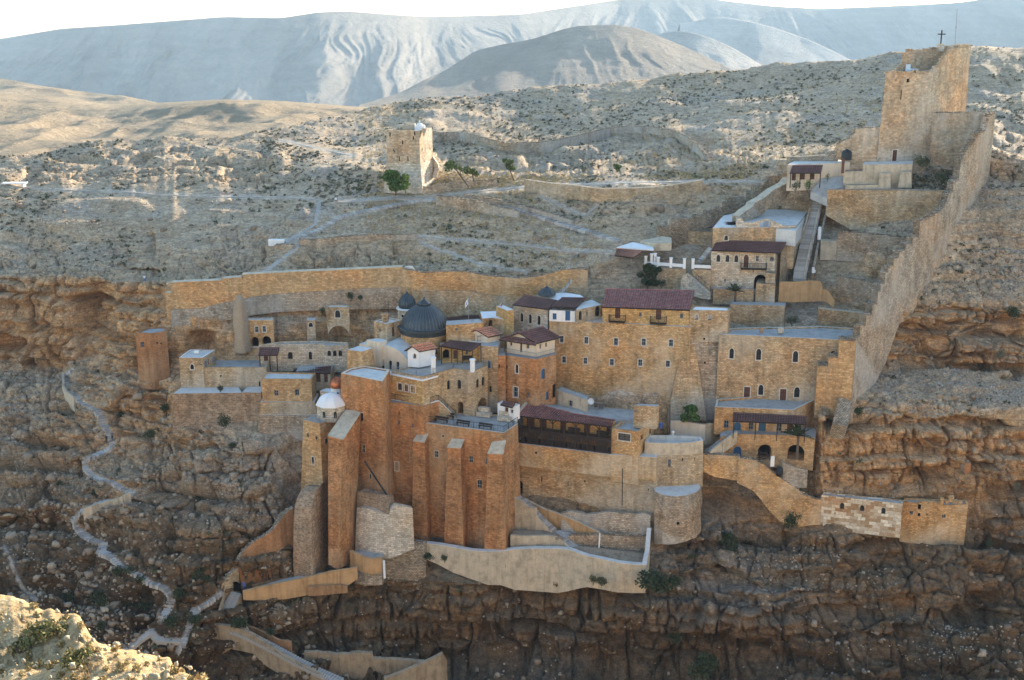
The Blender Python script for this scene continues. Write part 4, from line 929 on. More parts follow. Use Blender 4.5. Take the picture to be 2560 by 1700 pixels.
Blk('low_annex','pale lower roof terrace running below the bell tower to the big dome','building',[(385,625),(700,668),(860,640),(780,600),(480,590)],224,700,'cream',2,'terr',extra=3)
# block A (big corner mass)
A=Blk('great_corner_block','tall orange masonry block with a pale rounded roof beside the white chapel','building',[(205,905),(612,990),(682,872),(430,838),(300,870)],213.2,905,'pier',2,'terr',[],batter=1.0,zb=-88.5,parapet=.25,pt=.6,cornice='cream') if False else None
zA=-66.6
A=Blk('great_corner_block','tall orange masonry block with a pale flat roof between the white chapel and the balcony','building',[(205,912),(612,995),(684,878),(432,840),(290,870)],0,905,'orange',2,'terr',[(776/1,0,0,0,'h')][:0]+[],z=zA,zb=-88,batter=.9,parapet=.2,pt=.5,cornice='cream')
# openings of block A lower down are given in the buttress crop
def face_ops(B,k,ops):
    """extra window units placed proud on an existing block face (photo crop k)"""
    for x,y,w,h,ty in ops:
        X_,Y_=Z(k,x,y); ray=P(X_,Y_,1.0); best=None; n=len(B.V)
        for i in range(n):
            j=(i+1)%n; Aa,Bb,Ba=B.V[i],B.V[j],B.B[i]; nn=(Bb-Aa).cross(Ba-Aa).normalized(); out=Vector(((Bb-Aa).y,-(Bb-Aa).x,0))
            if out.dot(Aa)>=0: continue
            t=nn.dot(Aa)/nn.dot(ray); p_=ray*t; H=B.z-B.B[i].z; tt=(B.z-p_.z)/H
            if not -.02<tt<1.02: continue
            a=Aa+(Ba-Aa)*tt; b=Bb+(B.B[j]-Bb)*tt; s=(p_-a).dot((b-a).normalized())/(b-a).length
            if -.02<s<1.02 and (best is None or p_.y<best[0].y): best=(p_,(b-a).normalized(),out.normalized(),nn)
        if not best: print('FACE MISS',B.root.name,(x,y)); continue
        p_,ux,out,nn=best; D=p_.y*CP-p_.z*SP; view=Vector((p_.x,p_.y,0)).normalized(); cosf=max(.35,abs(ux.x*view.y-ux.y*view.x))
        W_=w*ZO[k][2]*D/F/cosf; H_=h*ZO[k][2]*D/F/.93
        if nn.dot(p_)>0: nn=-nn
        c=p_+nn*.02; sur,bars,pane=STY[ty]; a=c-ux*W_/2-UP*H_/2; b=c+ux*W_/2-UP*H_/2
        f=MB(); fr=.13
        f.bar(a-ux*fr/2,a-ux*fr/2+UP*H_,fr,.22); f.bar(b+ux*fr/2,b+ux*fr/2+UP*H_,fr,.22); f.bar(a-ux*fr-UP*fr/2,b+ux*fr-UP*fr/2,.26,fr); f.bar(a-ux*fr+UP*(H_+fr/2),b+ux*fr+UP*(H_+fr/2),.24,fr)
        nm='door' if ty in 'dxbDB' else ('opening' if ty=='h' else 'window'); o=f.build(nm,M[sur or 'tan'],B.root)
        g=MB(); g.face([a,b,b+UP*H_,a+UP*H_]); g.build('pane',M[pane],o)
        if bars:
            g=MB(); g.bar(c-UP*H_/2+nn*.03,c+UP*H_/2+nn*.03,.06); 
            if H_>1: g.bar(c-ux*W_/2+nn*.03,c+ux*W_/2+nn*.03,.06)
            g.build('glazing_bars',M[bars],o)
face_ops(A,2,[(403,1345,48,90,'n')]); face_ops(A,5,[(685,395,20,60,'v'),(740,622,11,40,'h')])
# dark timber oriel box under the arched window
def course(B,k,ln,mat='brown',w=.12,h=.14):
    pass
mb=MB(); a=P(*Z(5,690,498),206.2); b=P(*Z(5,888,800),205.0); bartube(mb,a,b,.16); tag(mb.build('diagonal_pipe',M['iron']),'dark diagonal drain pipe running down the face of the great orange block','pipe')
# block B with yellow upper room and balcony
Bb=Blk('balcony_house','yellow stone upper room with white slab roof and railed balcony above an orange wall','building',[(632,922),(1003,985),(1150,945),(760,890)],0,905,'gold',2,'terr',[(783,1045,42,66,'s'),(847,1056,36,66,'s'),(912,1068,44,66,'s'),(1050,1100,34,128,'x')],z=-67.5,zb=-72.0,extra=0)
sl_=[Pz(*Z(2,x,y),-67.3) for x,y in((625,905),(1000,982),(1158,940),(760,880))]; slab(Bb.root,sl_,.22,'white','roof_slab')
Bl=Blk('lower_orange_wall','tall orange wall with slit windows directly below the railed balcony','wall',[(655,1190),(1012,1230),(1165,1190),(900,1150)],0,905,'orange',2,'terr2',[(775,1303,9,44,'h'),(912,1333,9,44,'h'),(773,1398,22,44,'v'),(913,1428,22,44,'v')],z=-72.02,zb=-94.5,batter=.8)
face_ops(Bl,5,[(955,540,30,70,'w'),(1070,455,20,76,'n'),(1085,345,16,40,'v')])
sl_=[Pz(*Z(2,x,y),-71.9) for x,y in((650,1160),(1000,1220),(1170,1180),(1130,1165),(1005,1200),(700,1135))]
bs=[Pz(*Z(2,x,y),-71.9) for x,y in((652,1158),(1000,1218),(1165,1182))]
q=[bs[0],bs[1],bs[2],bs[2]+Vector((-1.0,1.6,0)),bs[0]+Vector((1.5,2.5,0))]; slab(Bb.root,q,.22,'white','balcony_slab',0); rail(Bb.root,bs,1.0)
# upper terrace block
C9=Blk('roof_terrace_house','stone house with arched windows below a railed blue-grey roof terrace left of centre','house',[(700,892),(945,940),(1005,952),(1108,925),(1308,866),(1515,888),(1642,835),(1560,740),(1180,760),(860,850)],0,905,'tan',2,'terr2',[(1262,1027,32,90,'n'),(1364,1022,36,88,'n'),(1378,1268,54,150,'A',2.5),(1545,1012,26,88,'n'),(1600,992,28,88,'n'),(1590,1240,92,170,'A',3)],z=-66.9,zb=-75.5,parapet=.25,pt=.35)
rr_=[Pz(*Z(2,x,y),-66.9) for x,y in((700,890),(945,936),(1108,922),(1308,862),(1515,884),(1642,832))]; rail(C9.root,rr_,.95,'steel')
for x,y0,y1,w in((1112,905,745,50),(1495,884,765,54)):
    b=Pz(*Z(2,x,y0),-66.9); h=(y0-y1)*.0178; mb=MB(); mb.lathe(b-UP*.3,[(.44,0),(.44,h),(.52,h+.02),(.52,h+.22),(.3,h+.3),(0,h+.3)],12); o=mb.build('chimney',M['white'],smooth=False)
    tag(o,'round white chimney at the %s of the roof terrace'%('corner nearest the red-roofed hut' if x<1200 else 'right-hand edge'),'chimney',None)
# small white house with new red tiles
z=-66.9; c0=Pz(*Z(2,862,850),z); c1=Pz(*Z(2,975,858),z); c2=Pz(*Z(2,1130,828),z)
root=Blk('white_hut','small white hut with bright new red tiled gable roof on the roof terrace','house',[tuple(PX(c0+UP*3)),tuple(PX(c1+UP*3)),tuple(PX(c2+UP*3))],0,905,'white',0,'terr',[(*[v for v in (Z(2,929,742))],24*.2551,46*.2551,'a')],z=z+3,zb=z,extra=0)
V=root.V; V0=[Pz(*PX(q+UP*3),z+3) for q in(c0,c1,c2)]; e3=V0[0]+V0[2]-V0[1]
gable(root.root,V0[0],V0[1],V0[2],e3,1.0,'tlit','white')
# porch
root=empty('roof_porch',Pz(*Z(2,1340,790),z),'open timber porch with plum tiled roof beside the red-roofed hut','porch')
a,b,c,d=[P(*Z(2,x,y),Y) for x,y,Y in((1265,595,222.5),(1580,625,221.2),(1475,697,217.6),(1165,645,219.0))]
tiled(root,a,b,c,d,'tpur'); 
for x,y in((1190,650),(1290,668),(1345,677),(1395,684),(1492,692),(1577,640)):
    q=P(*Z(2,x,y),219.5 if x<1500 else 220.5); g_=Pz(*Z(2,x,y),-66.9); h=q.z+66.9+.1; post(root,Vector((q.x,q.y,-67)),h,.15)
Blk('porch_back_room','plain ochre room with a brown door behind the open porch','house',[(1200,662),(1560,640)],0,905,'gold',2,'terr2',[(1235,725,70,90,'A',.8),(1325,730,34,80,'x'),(1440,715,26,40,'v')],z=-64.2,zb=-66.9,depth=3)
mb=MB(); q=Pz(*Z(2,1445,795),-66.9); mb.box(q+UP*.42,(1.6,.5,.08)); mb.box(q+Vector((0,.22,.75)),(1.6,.06,.5)); 
for dx in(-.7,.7): mb.box(q+Vector((dx,0,.2)),(.08,.45,.4))
tag(mb.build('bench',M['wood']),'wooden bench under the plum-roofed porch','bench')
# lit white roofs behind
B=Blk('white_vault_roof','sunlit white plastered roof right behind the big dome','building',[(1185,510),(1270,560),(1545,610),(1720,600),(1700,520),(1480,485),(1285,500)],0,905,'cream',2,'white',z=-63.9,zb=-67.5,extra=2,parapet=.3,pt=.3,cornice='white')
rail(B.root,[Pz(*Z(2,x,y),-63.9) for x,y in((1545,605),(1722,575),(1715,520))],1.0)
B=Blk('low_red_roof_house','low house with pale new red tiles just behind the white roof','house',[(1440,520),(1640,560),(1765,530),(1600,480)],0,905,'cream',2,'terr',z=-62.9,zb=-65,extra=1)
V=B.V; a,b,c,d=[Pz(*Z(2,x,y),-62.8) for x,y in((1440,520),(1650,555),(1768,530),(1560,495))]; gable(B.root,a,b,c,d,1.0,'tlit','cream')
B=Blk('plum_roof_range','low stone range with plum tiled roof behind the big dome','house',[(1235,438),(1290,440),(1600,415),(1560,380),(1240,400)],0,905,'warm',2,'terr2',[(1290,490,16,30,'v'),(1340,484,30,26,'v')],z=-60.7,zb=-64,extra=3)
a,b,c,d=[P(*Z(2,x,y),Y) for x,y,Y in((1230,375,237.5),(1552,340,240.5),(1605,412,235),(1285,438,233))]; tiled(B.root,a,b,c,d,'tpur')
B=Blk('arched_forecourt','stone block with a pale blue terrace and one big open arch behind the flags','building',[(1590,378),(1690,370),(1832,390),(1830,300),(1570,310)],0,905,'warm',2,'white',[(1682,440,56,100,'A',2)],z=-60.9,zb=-65,extra=3)
B=Blk('brick_side_room','small ochre room between the arched forecourt and the three-arched house','building',[(1832,300),(1900,290)],0,905,'gold',2,'terr',z=-59,zb=-64,depth=4,extra=3)
def flag(x,y0,y1,Y,cloth,lab,flx,fly,fw,fh,col2):
    b=P(*Z(2,x,y0),Y); t=P(*Z(2,x,y1),Y); root=empty('flagpole',b,lab,'flag'); mb=MB(); mb.bar(b,t,.11); mb.build('pole',M['steel'],root)
    mb=MB(); s=.2551*230/F; 
    for i in range(6):
        for j in range(4):
            def q(i,j): return t+Vector((-(i/6)*fw*s,.12*math.sin(i*1.6),-(fly+ j/4*fh+ (i/6)*fh*.9)*s))
            mb.face([q(i,j),q(i+1,j),q(i+1,j+1),q(i,j+1)],m=(1 if j in(1,2) and (cloth!='w' or i%3==0) else 0))
    mb.build('flag',[M['white'],M[col2]],root)
M['red']=flat('red_cloth',(.5,.03,.03),.8); M['bcloth']=flat('blue_cloth',(.05,.12,.4),.8)
flag(1457,478,168,228,'w','white and blue striped flag hanging on the taller pole behind the church roofs',0,4,38,60,'bcloth')
flag(1785,490,198,230,'r','red and white flag on the shorter pole left of the three-arched house',0,8,22,50,'red')
# ---------- tower house T1 ----------
T1=Blk('tower_house','tall orange tower house with a railed wooden gallery and plum hipped roof in the centre','tower',[(50,655),(316,690),(490,645),(250,610)],0,905,'orange',3,'terr2',[(148,770,24,80,'a'),(57,760,12,38,'n'),(50,972,18,46,'n'),(137,975,38,88,'w'),(136,890,6,34,'h'),(245,998,20,36,'v'),(376,815,34,88,'B'),(414,1008,26,72,'b'),(474,965,32,120,'n')],z=-65.8,zb=-75.6,batter=.12,extra=1)
zf=-65.8; fl=[Pz(*Z(3,x,y),zf) for x,y in((36,640),(315,688),(494,640),(235,600))]; slab(T1.root,fl,.2,'greyf','gallery_floor',.03); rail(T1.root,[q+UP*.03 for q in fl[:3]],1.0,'steel')
w3=[Pz(*Z(3,x,y),zf+.03) for x,y in((62,632),(315,670),(476,628))]; w3p=[PX(q+UP*2.75) for q in w3]
Us=Blk('upper_storey','','',w3p,0,905,'cream',0,'terr',[(*Z(3,97,550),20*.287,48*.287,'v'),(*Z(3,183,585),18*.287,92*.287,'x'),(*Z(3,243,575),24*.287,46*.287,'v'),(*Z(3,352,578),16*.287,44*.287,'v'),(*Z(3,402,565),16*.287,40*.287,'v')],z=zf+2.78,zb=zf+.03,extra=0,root=T1.root,partname='upper_storey')
U=[Pz(*p_,zf+2.78) for p_ in w3p]; U.append(U[0]+U[2]-U[1]); gable(T1.root,U[0],U[1],U[2],U[3],1.5,'tpur','cream',over=.75)
s=(U[1]-U[0]).normalized(); d=(U[2]-U[1]).normalized(); e=[U[0]-s*.8-d*1.1-UP*.25,U[1]+s*.8-d*1.1-UP*.25,U[1]+s*.3-d*.1+UP*.45,U[0]-s*.3-d*.1+UP*.45]; tiled(T1.root,e[3],e[2],e[1],e[0],'tpur',name='pent_roof',ridge=False)
for nm,rt in(('balcony',[(345,880),(380,890),(495,855),(470,845)]),):
    v=[Pz(*Z(3,x,y),-71.1) for x,y in rt]; slab(T1.root,v,.15,'greyf','small_balcony'); rail(T1.root,v[1:3],.9,'iron')
B=Blk('narrow_wing','narrow orange wing of small windows against the left side of the tower house','building',[(1742,742),(1818,740)],0,905,'orange',2,'terr2',[(1757,843,14,38,'n'),(1830,855,12,40,'n')][:1],z=-65.6,zb=-75.5,depth=5)
B=Blk('linking_wall','tan wall with blue-framed windows joining the terrace house to the tower house','building',[(1560,640),(1745,655),(1760,600),(1580,590)],0,905,'tan',2,'terr2',[(1657,826,26,76,'B'),(1670,1070,22,60,'n'),(1780,705,14,36,'h')][:2],z=-64.0,zb=-75.5,extra=1)
# white porch hut on the terrace
B=Blk('white_kiosk','tiny whitewashed kiosk with a plum porch roof on the main terrace','kiosk',[(1740,1205),(1910,1240)],0,905,'white',2,'terr',[(1828,1290,34,84,'x'),(1880,1288,26,36,'v')],z=-72.6,zb=-75.3,depth=1.6,extra=0)
a,b,c,d=[P(*Z(2,x,y),Y) for x,y,Y in((1795,1190,212.8),(1912,1215,211.9),(1885,1252,210.6),(1765,1222,211.4))]; tiled(B.root,a,b,c,d,'tpur',name='porch_roof')
# ---------- main terrace & buttressed wall ----------
zt=-75.3
F1=Blk('buttressed_wall','huge orange retaining wall carrying the main terrace, with dark square windows','wall',[(1022,1400),(1802,1500),(1938,1410),(1930,1330),(1150,1290)],0,905,'orange',2,'terr2',[],z=zt,zb=-98.0,batter=.9,parapet=.12,pt=.4,cornice='cream',extra=2)
face_ops(F1,5,[(1280,440,26,48,'v'),(1562,482,28,50,'v'),(1632,690,34,76,'v'),(1332,293,11,18,'h'),(1686,500,10,50,'v')])
rail(F1.root,[Pz(*Z(2,x,y),zt) for x,y in((1024,1388),(1802,1492),(1936,1402))],1.1,'iron',.3)
for i,(x,y) in enumerate(((1190,1390),(1400,1425),(1620,1455),(1250,1350))):
    q=Pz(*Z(2,x,y),zt); mb=MB(); rz=-.42; mb.box(q+UP*.45,(2.6,.45,.07),rz); mb.box(q+Vector((.1,.2,.75)),(2.6,.05,.35),rz)
    for dx in(-1.1,1.1): mb.box(q+Vector((dx*math.cos(rz),dx*math.sin(rz),.2)),(.08,.4,.45),rz)
    tag(mb.build('terrace_bench',M['wood']),'dark wooden bench on the main terrace, '+['nearest the balcony end of the front railing','middle of the three along the front railing','right-hand one of the three along the front railing','set back below the outer stair'][i],'bench',None,None)
    # paved stones
for x,y,w in((1610,1335,2.6),(1810,1375,2.4),(1300,1340,.1)):
    if w<1: continue
    q=Pz(*Z(2,x,y),zt); mb=MB(); mb.box(q+UP*.35,(w,1.2,.7),-.35); mb.box(q+Vector((0,.9,.7)),(w*.8,.8,1.4),-.35); tag(mb.build('masonry_bench',M['pale']),'stepped pale stone seat on the main terrace '+('in front of the open arch' if x<1700 else 'in front of the white kiosk'),'seat')
def buttress(name,label,FL,FR,BR,BL,zt_front,tops,zb,mat,k,out=.0,capmat='conc'):
    """FL,FR front foot pixels with depth; tops = front-top L,R and back-top L,R (px,py,Y)"""
    a,b,c,d=[P(*Z(k,x,y),Y) for x,y,Y in(FL,FR,BR,BL)]; t=[P(*Z(k,x,y),Y) for x,y,Y in tops]
    root=empty(name,((a+b)/2),label,'buttress'); mb=MB(); lo=[q+(q-w_)*(3.0/max(1,w_.z-q.z)) for q,w_ in zip((a,b,c,d),t)]; mb.prism(lo,t,mt=0); mb.build('shaft',M[mat],root)
    n=(t[1]-t[0]).cross(t[3]-t[0]).normalized(); n=n if n.z>0 else -n; e=(t[1]-t[0]).normalized()*.08
    cb2=MB(); q=[t[0]-e,t[1]+e,t[2]+e,t[3]-e]; cb2.prism([v+n*.01 for v in q],[v+n*.16 for v in q]); cb2.build('coping',M[capmat],root)
buttress('wall_buttress','left-hand slanting-topped orange buttress of the terrace wall',(1076,1162,208.6),(1202,1174,207.6),(1246,1165,211.5),(1100,1150,213),0,[(1088,338,210.3),(1178,350,209.5),(1218,262,211.6),(1150,246,212.6)],0,'orange',5)
buttress('wall_buttress','middle slanting-topped orange buttress of the terrace wall',(1340,1192,206.3),(1498,1204,205.2),(1548,1195,209.5),(1360,1180,211),0,[(1368,392,207.9),(1474,398,207.1),(1520,292,209.6),(1428,280,210.5)],0,'orange',5)
buttress('wall_buttress','right-hand slanting-topped orange buttress under the terrace corner',(1668,1216,203.4),(1840,1232,202.2),(1884,1215,206.8),(1690,1200,208.5),0,[(1698,442,204.8),(1820,446,204.1),(1844,330,206.2),(1745,322,207.5)],0,'orange',5)
# big left buttress
buttress('great_buttress','broad leaning buttress with a long sloping top beside the chapel tower',(395,1195,200.5),(482,1238,199.4),(610,1170,205.5),(560,1120,207),0,[(392,296,205.3),(514,326,204.0),(664,96,210.6),(540,84,211.8)],0,'orange',5,'tan')
# chapel tower
F3=Blk('chapel_tower','slender battered stone tower carrying the white chapel at the left edge of the main block','tower',[(190,160),(325,192)],211,690,'pier',5,'terr2',[],batter=.9,depth=5.5,extra=2)
face_ops(F3,5,[(230,285,11,30,'n'),(298,308,11,28,'n'),(378,335,24,46,'n'),(270,493,17,60,'a')])
zc=F3.z; rail(F3.root,[Pz(*Z(5,x,y),zc) for x,y in((190,158),(325,190),(435,178))],.9,'steel')
c=Pz(*Z(5,415,150),zc); c=Vector((c.x,c.y+1.2,zc))
root=empty('white_chapel',c,'small octagonal stone chapel with a white faceted vault roof on the chapel tower','chapel')
mb=MB(); mb.lathe(c-UP*.3,[(2.65,0),(2.6,2.6)],8,a0=math.radians(22),a1=math.radians(382)); mb.build('drum',M['pale'],root)
mb=MB(); mb.lathe(c+UP*2.3,[(2.6,-.02),(2.78,0),(2.78,.12),(2.3,.9),(1.6,1.5),(.8,1.85),(0,1.95)],8,a0=math.radians(22),a1=math.radians(382)); mb.build('vault',M['white'],root)
for a_ in(-112,-68): 
    t=math.radians(a_); q=c+Vector((2.5*math.cos(t),2.5*math.sin(t),.5)); ux=Vector((-math.sin(t),math.cos(t),0)); nn=Vector((math.cos(t),math.sin(t),0)); ap=arcpts(q+UP*.9,ux,.26,0); w=MB(); w.face([p_+nn*.12 for p_ in [q-ux*.26,q+ux*.26]+ap[::-1]]); w.build('window',M['glass'],root)
c=Pz(*Z(2,160,1105),-72.3); c=Vector((c.x+.2,c.y,-74.5)); root=empty('copper_cupola',c,'tiny copper-red ribbed cupola on a white drum behind the chapel','cupola')
mb=MB(); mb.lathe(c,[(1.15,0),(1.15,3.1),(1.25,3.15),(1.25,3.3)],12); mb.build('drum',M['white'],root); dome(root,(c.x,c.y,c.z+3.3),[(1.18,0),(1.25,.4),(1.15,.9),(.85,1.4),(.4,1.75),(0,1.95)],14,'copper',.05); cross(root,(c.x,c.y,c.z+5.2),1.0,.5,.05)
for a_ in(-125,-80,):
    t=math.radians(a_); q=c+Vector((1.17*math.cos(t),1.17*math.sin(t),1.6)); ux=Vector((-math.sin(t),math.cos(t),0)); w=MB(); ap=arcpts(q+UP*.9,ux,.16,0); w.face([q-ux*.16,q+ux*.16]+ap[::-1]); w.build('window',M['glass'],root)
Blk('chapel_annex','low white roof block behind the octagonal chapel','building',[(0,1085),(100,1100),(210,1110),(190,1075),(60,1060)],0,905,'pale',2,'white',z=-72.9,zb=-78,extra=1)
# round-headed buttress
def quarter():
    root=empty('round_headed_buttress',P(*Z(5,265,1400),199),'brown round-headed buttress curving in to the foot of the chapel tower','buttress')
    Lp=[(108,1345,199.5),(108,1150,200.4),(112,1000,201),(120,870,201.8),(140,800,202.6),(168,745,203.8),(205,705,205.4),(240,690,207)]
    Rp=[(266,1405,197.5),(260,1200,198.6),(258,1000,199.5),(262,880,200.2),(272,815,201),(288,755,202.2),(305,715,203.8),(325,697,205.6)]
    mb=MB(); L=[P(*Z(5,x,y),Y) for x,y,Y in Lp]; R=[P(*Z(5,x,y),Y) for x,y,Y in Rp]
    u=0
    for i in range(len(L)-1):
        h=(L[i+1]-L[i]).length; w=(R[i]-L[i]).length; mb.face([L[i],R[i],R[i+1],L[i+1]],[(0,u),(w,u),(w,u+h),(0,u+h)]); u+=h
    bk=P(*Z(5,388,1210),205); tk=P(*Z(5,385,705),207.5)
    for i in range(len(R)-1):
        def back(q): t=(q.z-R[0].z)/(R[-1].z-R[0].z); b_=bk+(tk-bk)*t; return Vector((b_.x,b_.y,q.z))
        mb.face([R[i],back(R[i]),back(R[i+1]),R[i+1]],[(R[i].y,R[i].z),(back(R[i]).y,R[i].z),(back(R[i]).y,R[i+1].z),(R[i+1].y,R[i+1].z)])
    ex=[L[0]+Vector((0,0,-3)),R[0]+Vector((0,0,-3)),Vector((bk.x,bk.y,R[0].z-3)),L[0]+Vector((2,8,-3))]; tp=[L[0],R[0],Vector((bk.x,bk.y,R[0].z)),L[0]+Vector((2,8,0))]; mb.prism(ex,tp,cap=False)
    mb.face([L[0],L[-1]]+[l for l in L[-2:0:-1]])
    mb.build('shaft',M['brown'],root)
quarter()
# ---------- main facade ----------
M1=Blk('great_facade','great honey-coloured facade with two rows of small square windows at the centre of the complex','building',[(430,352),(895,372),(1662,410),(1640,340),(440,300)],229,985,'warm',3,'terr',
 [(538,515,32,58,'w'),(752,525,34,58,'w'),(1010,537,36,62,'w'),(1252,540,36,60,'w'),(1490,548,36,60,'w'),(558,693,32,55,'w'),(744,703,32,55,'w'),(974,716,36,56,'w'),(1222,720,36,56,'w'),(1462,730,36,55,'w')],bi=0,batter=.15,extra=2.5)
zM=M1.z
M0=Blk('three_arched_house','brick-like stone house with three arched windows and a plum tiled roof','house',[(118,210),(416,250),(500,185),(205,150)],0,400,'pale',3,'terr',[(190,323,26,80,'a'),(264,336,26,82,'a'),(340,348,28,82,'a')],z=zM+2.1,zb=zM-2.3)
a,b,c,d=[P(*Z(3,x,y),Y) for x,y,Y in((205,133,234),(492,180,232),(422,256,227.9),(108,216,230.4))]; tiled(M0.root,a,b,c,d,'tpur')
P0=Blk('blue_door_house','small white house with bright blue door and striped tile canopy on the facade terrace','house',[(430,262),(655,272),(735,200),(500,190)],0,400,'white',3,'terr',[(590,308,44,94,'b'),(475,318,34,56,'b')],z=zM+2.1,zb=zM,extra=0)
a,b,c,d=[P(*Z(3,x,y),Y) for x,y,Y in((535,155,233.5),(745,158,232.5),(658,243,227.4),(440,235,228.4))]; tiled(P0.root,a,b,c,d,'tpur',row=.6)
for x in(448,545,635): q=Pz(*Z(3,x,352),zM); post(P0.root,q+Vector((0,.3,0)),3.0,.12)
Blk('terrace_side_house','tan stone house with arched doorway at the back of the railed facade terrace','house',[(660,262),(885,215),(800,170),(700,200)],0,400,'tan',3,'terr',[(700,310,26,80,'n'),(758,292,14,36,'v'),(850,270,40,90,'n')],z=zM+2.6,zb=zM,extra=0)
rail(M1.root,[Pz(*Z(3,x,y),zM) for x,y in((434,350),(655,360))],.95,'steel'); rail(M1.root,[Pz(*Z(3,x,y),zM) for x,y in((665,361),(893,370))],.95,'steel')
zE=zM+3.05
M2=Blk('balconied_house','long ochre upper storey with red-grey tiled roof and two hanging iron balconies','house',[(893,228),(1652,258),(1700,215),(940,190)],0,405,'gold',3,'gold',
 [(1025,285,44,96,'x'),(1382,295,46,100,'x'),(1223,302,24,38,'v'),(1582,313,26,40,'v')],z=zE,zb=zM-.25,extra=0,depth=None)
dF=(M2.V[0]-M2.V[1]).normalized(); E_=sorted(M2.V,key=lambda q:q.y)
a,b,c,d=[P(*Z(3,x,y),Y) for x,y,Y in((922,78,235.3),(1696,94,232.6),(1656,262,224.9),(884,234,227.4))]; tiled(M2.root,a,b,c,d,'tred',th=.2)
b2=c+ (b-c)*1.0; back=b+Vector((.6,4.5,-1.6)); bk0=a+Vector((.6,4.5,-1.6)); tiled(M2.root,b,a,bk0,back,'tred',name='roof',ridge=False)
mb=MB(); zz=zE-.05; p0=M2.V[:]; fr=[q for q in M2.V if q.x>18]; fr.sort(key=lambda q:q.y); A_,B_=fr[0],fr[-1]
mb.face([A_,back-UP*.2,b-UP*.25,Vector((A_.x,A_.y,c.z-.1))]); mb.build('gable',M['pale'],M2.root)
def hang_balcony(x0,x1,y,yr):
    a,b=Pz(*Z(3,x0,y),zE-2.6),Pz(*Z(3,x1,y),zE-2.6)
    f=Vector((0,0,0)); d=(b-a).normalized(); n=Vector((d.y,-d.x,0)); n=n if n.y<0 else -n
    w=[q for q in M2.V]; w.sort(key=lambda q:q.y); 
    # project onto the facade, then push 0.9 m out
    A0,B0=M2.V[0],M2.V[1]
    fx=min(((M2.V[i],M2.V[(i+1)%4]) for i in range(4)),key=lambda e:(e[0].y+e[1].y)); u=(fx[1]-fx[0]).normalized(); nn=Vector((u.y,-u.x,0)); nn=nn if nn.y<0 else -nn
    def pr(x): 
        r=P(*Z(3,x,y),1.0); t=nn.dot(fx[0]+nn*.9)/nn.dot(r); return r*t
    a,b=pr(x0),pr(x1); z=zE-2.65; a.z=b.z=z; a2,b2=a-nn*.88,b-nn*.88
    slab(M2.root,[a2,a,b,b2],.12,'wood','balcony_floor'); rail(M2.root,[a2,a,b,b2],1.25,'iron',.22,name='balcony_railing')
    mb=MB()
    for t in(.1,.5,.9): q=a+(b-a)*t; mb.bar(q-UP*.1,q-nn*.8-UP*1.1,.06); mb.bar(q-UP*.1,q+UP*3.0-nn*.5,.03) if t!=.5 else None
    mb.build('brackets',M['iron'],M2.root)
hang_balcony(948,1090,348,290); hang_balcony(1308,1450,358,298)
# pale bastion section
M4=Blk('pale_bastion_house','pale rough stone block with two small curtained windows right of the balconied house','building',[(1655,262),(1990,268),(2008,240),(1690,225)],0,480,'tan',3,'white',[(1712,324,32,38,'c'),(1827,327,32,40,'c'),(1779,513,16,20,'h')],z=zM+3.0,zb=-63.4,extra=1,parapet=.1)
M5=Blk('rock_bastion','bulging pale grey masonry skirt with two tiny openings under the pale block','wall',[(1640,485),(1905,480),(1880,440),(1660,440)],0,1240,'grey',3,'terr',[(1663,720,18,20,'h'),(1786,720,18,20,'h')],z=-63.3,zb=-78.0,batter=2.4)
M4b=Blk('skirt_shoulder','smoother tan shoulder of masonry spreading at the foot of the great facade','wall',[(1590,560),(1700,560),(1700,500),(1600,500)],0,1240,'tan',3,'terr',z=-64.9,zb=-77.5,batter=3.2)
# ---------- right facade ----------
R1=Blk('arched_window_facade','broad tan facade of tall arched windows at the right, under a dark blue-grey flat roof','building',[(150,267),(1112,312),(1250,300),(1225,222),(960,205),(400,215),(235,222)],224,800,'tan',4,'terr2',
 [(248,417,34,82,'a'),(460,425,38,90,'a'),(749,442,40,90,'a'),(1044,440,40,80,'n'),(477,703,38,82,'a'),(760,722,42,84,'a'),(368,730,46,98,'d'),(651,748,48,102,'d')],parapet=.3,pt=.35,cornice='trim',extra=2)
zR=R1.z
mb=MB(); q=Pz(*Z(4,630,255),zR); mb.box(q+UP*.4,(1,.8,.9)); mb.bar(q+UP*.8,q+UP*3.2,.05); tag(mb.build('chimney',M['pale']),'pale block chimney with thin aerial on the dark flat roof','chimney')
mb=MB(); q=Pz(*Z(4,480,258),zR); mb.box(q+UP*.5,(.6,.5,.9)); tag(mb.build('air_cooler',M['brown']),'small boxy vent on the dark flat roof left of the block chimney','vent')
R2=Blk('verandah_house','two-level stone house with plum tiled verandah roof at the foot of the arched facade','house',[(118,838),(735,862),(905,780),(910,720),(130,778)],217.2,1060,'warm',4,'terr2',
 [(206,975,38,60,'v'),(292,1000,54,90,'B'),(400,990,38,54,'v'),(487,1005,56,96,'b'),(620,1000,42,60,'v'),(705,1005,44,90,'x')],bi=0,parapet=.35,pt=.35,cornice='trim',zb=-79.0,extra=.5)
a,b,c,d=[P(*Z(4,x,y),Y) for x,y,Y in((262,886,216.2),(838,914,213.8),(836,976,210.8),(254,950,213.3))]; tiled(R2.root,a,b,c,d,'tpur',name='verandah_roof')
R3=Blk('arcade_house','lower storey of warm stone with blue arched door and wide open arches under the verandah','house',[(158,1075),(268,1050),(690,1060),(900,1080),(920,1000),(300,1000),(160,1040)],0,1230,'pier',4,'terr2',
 [(290,1188,62,84,'B'),(508,1195,104,126,'A',2.5),(752,1195,130,120,'A',4)],z=-78.6,zb=-82.8,extra=2)
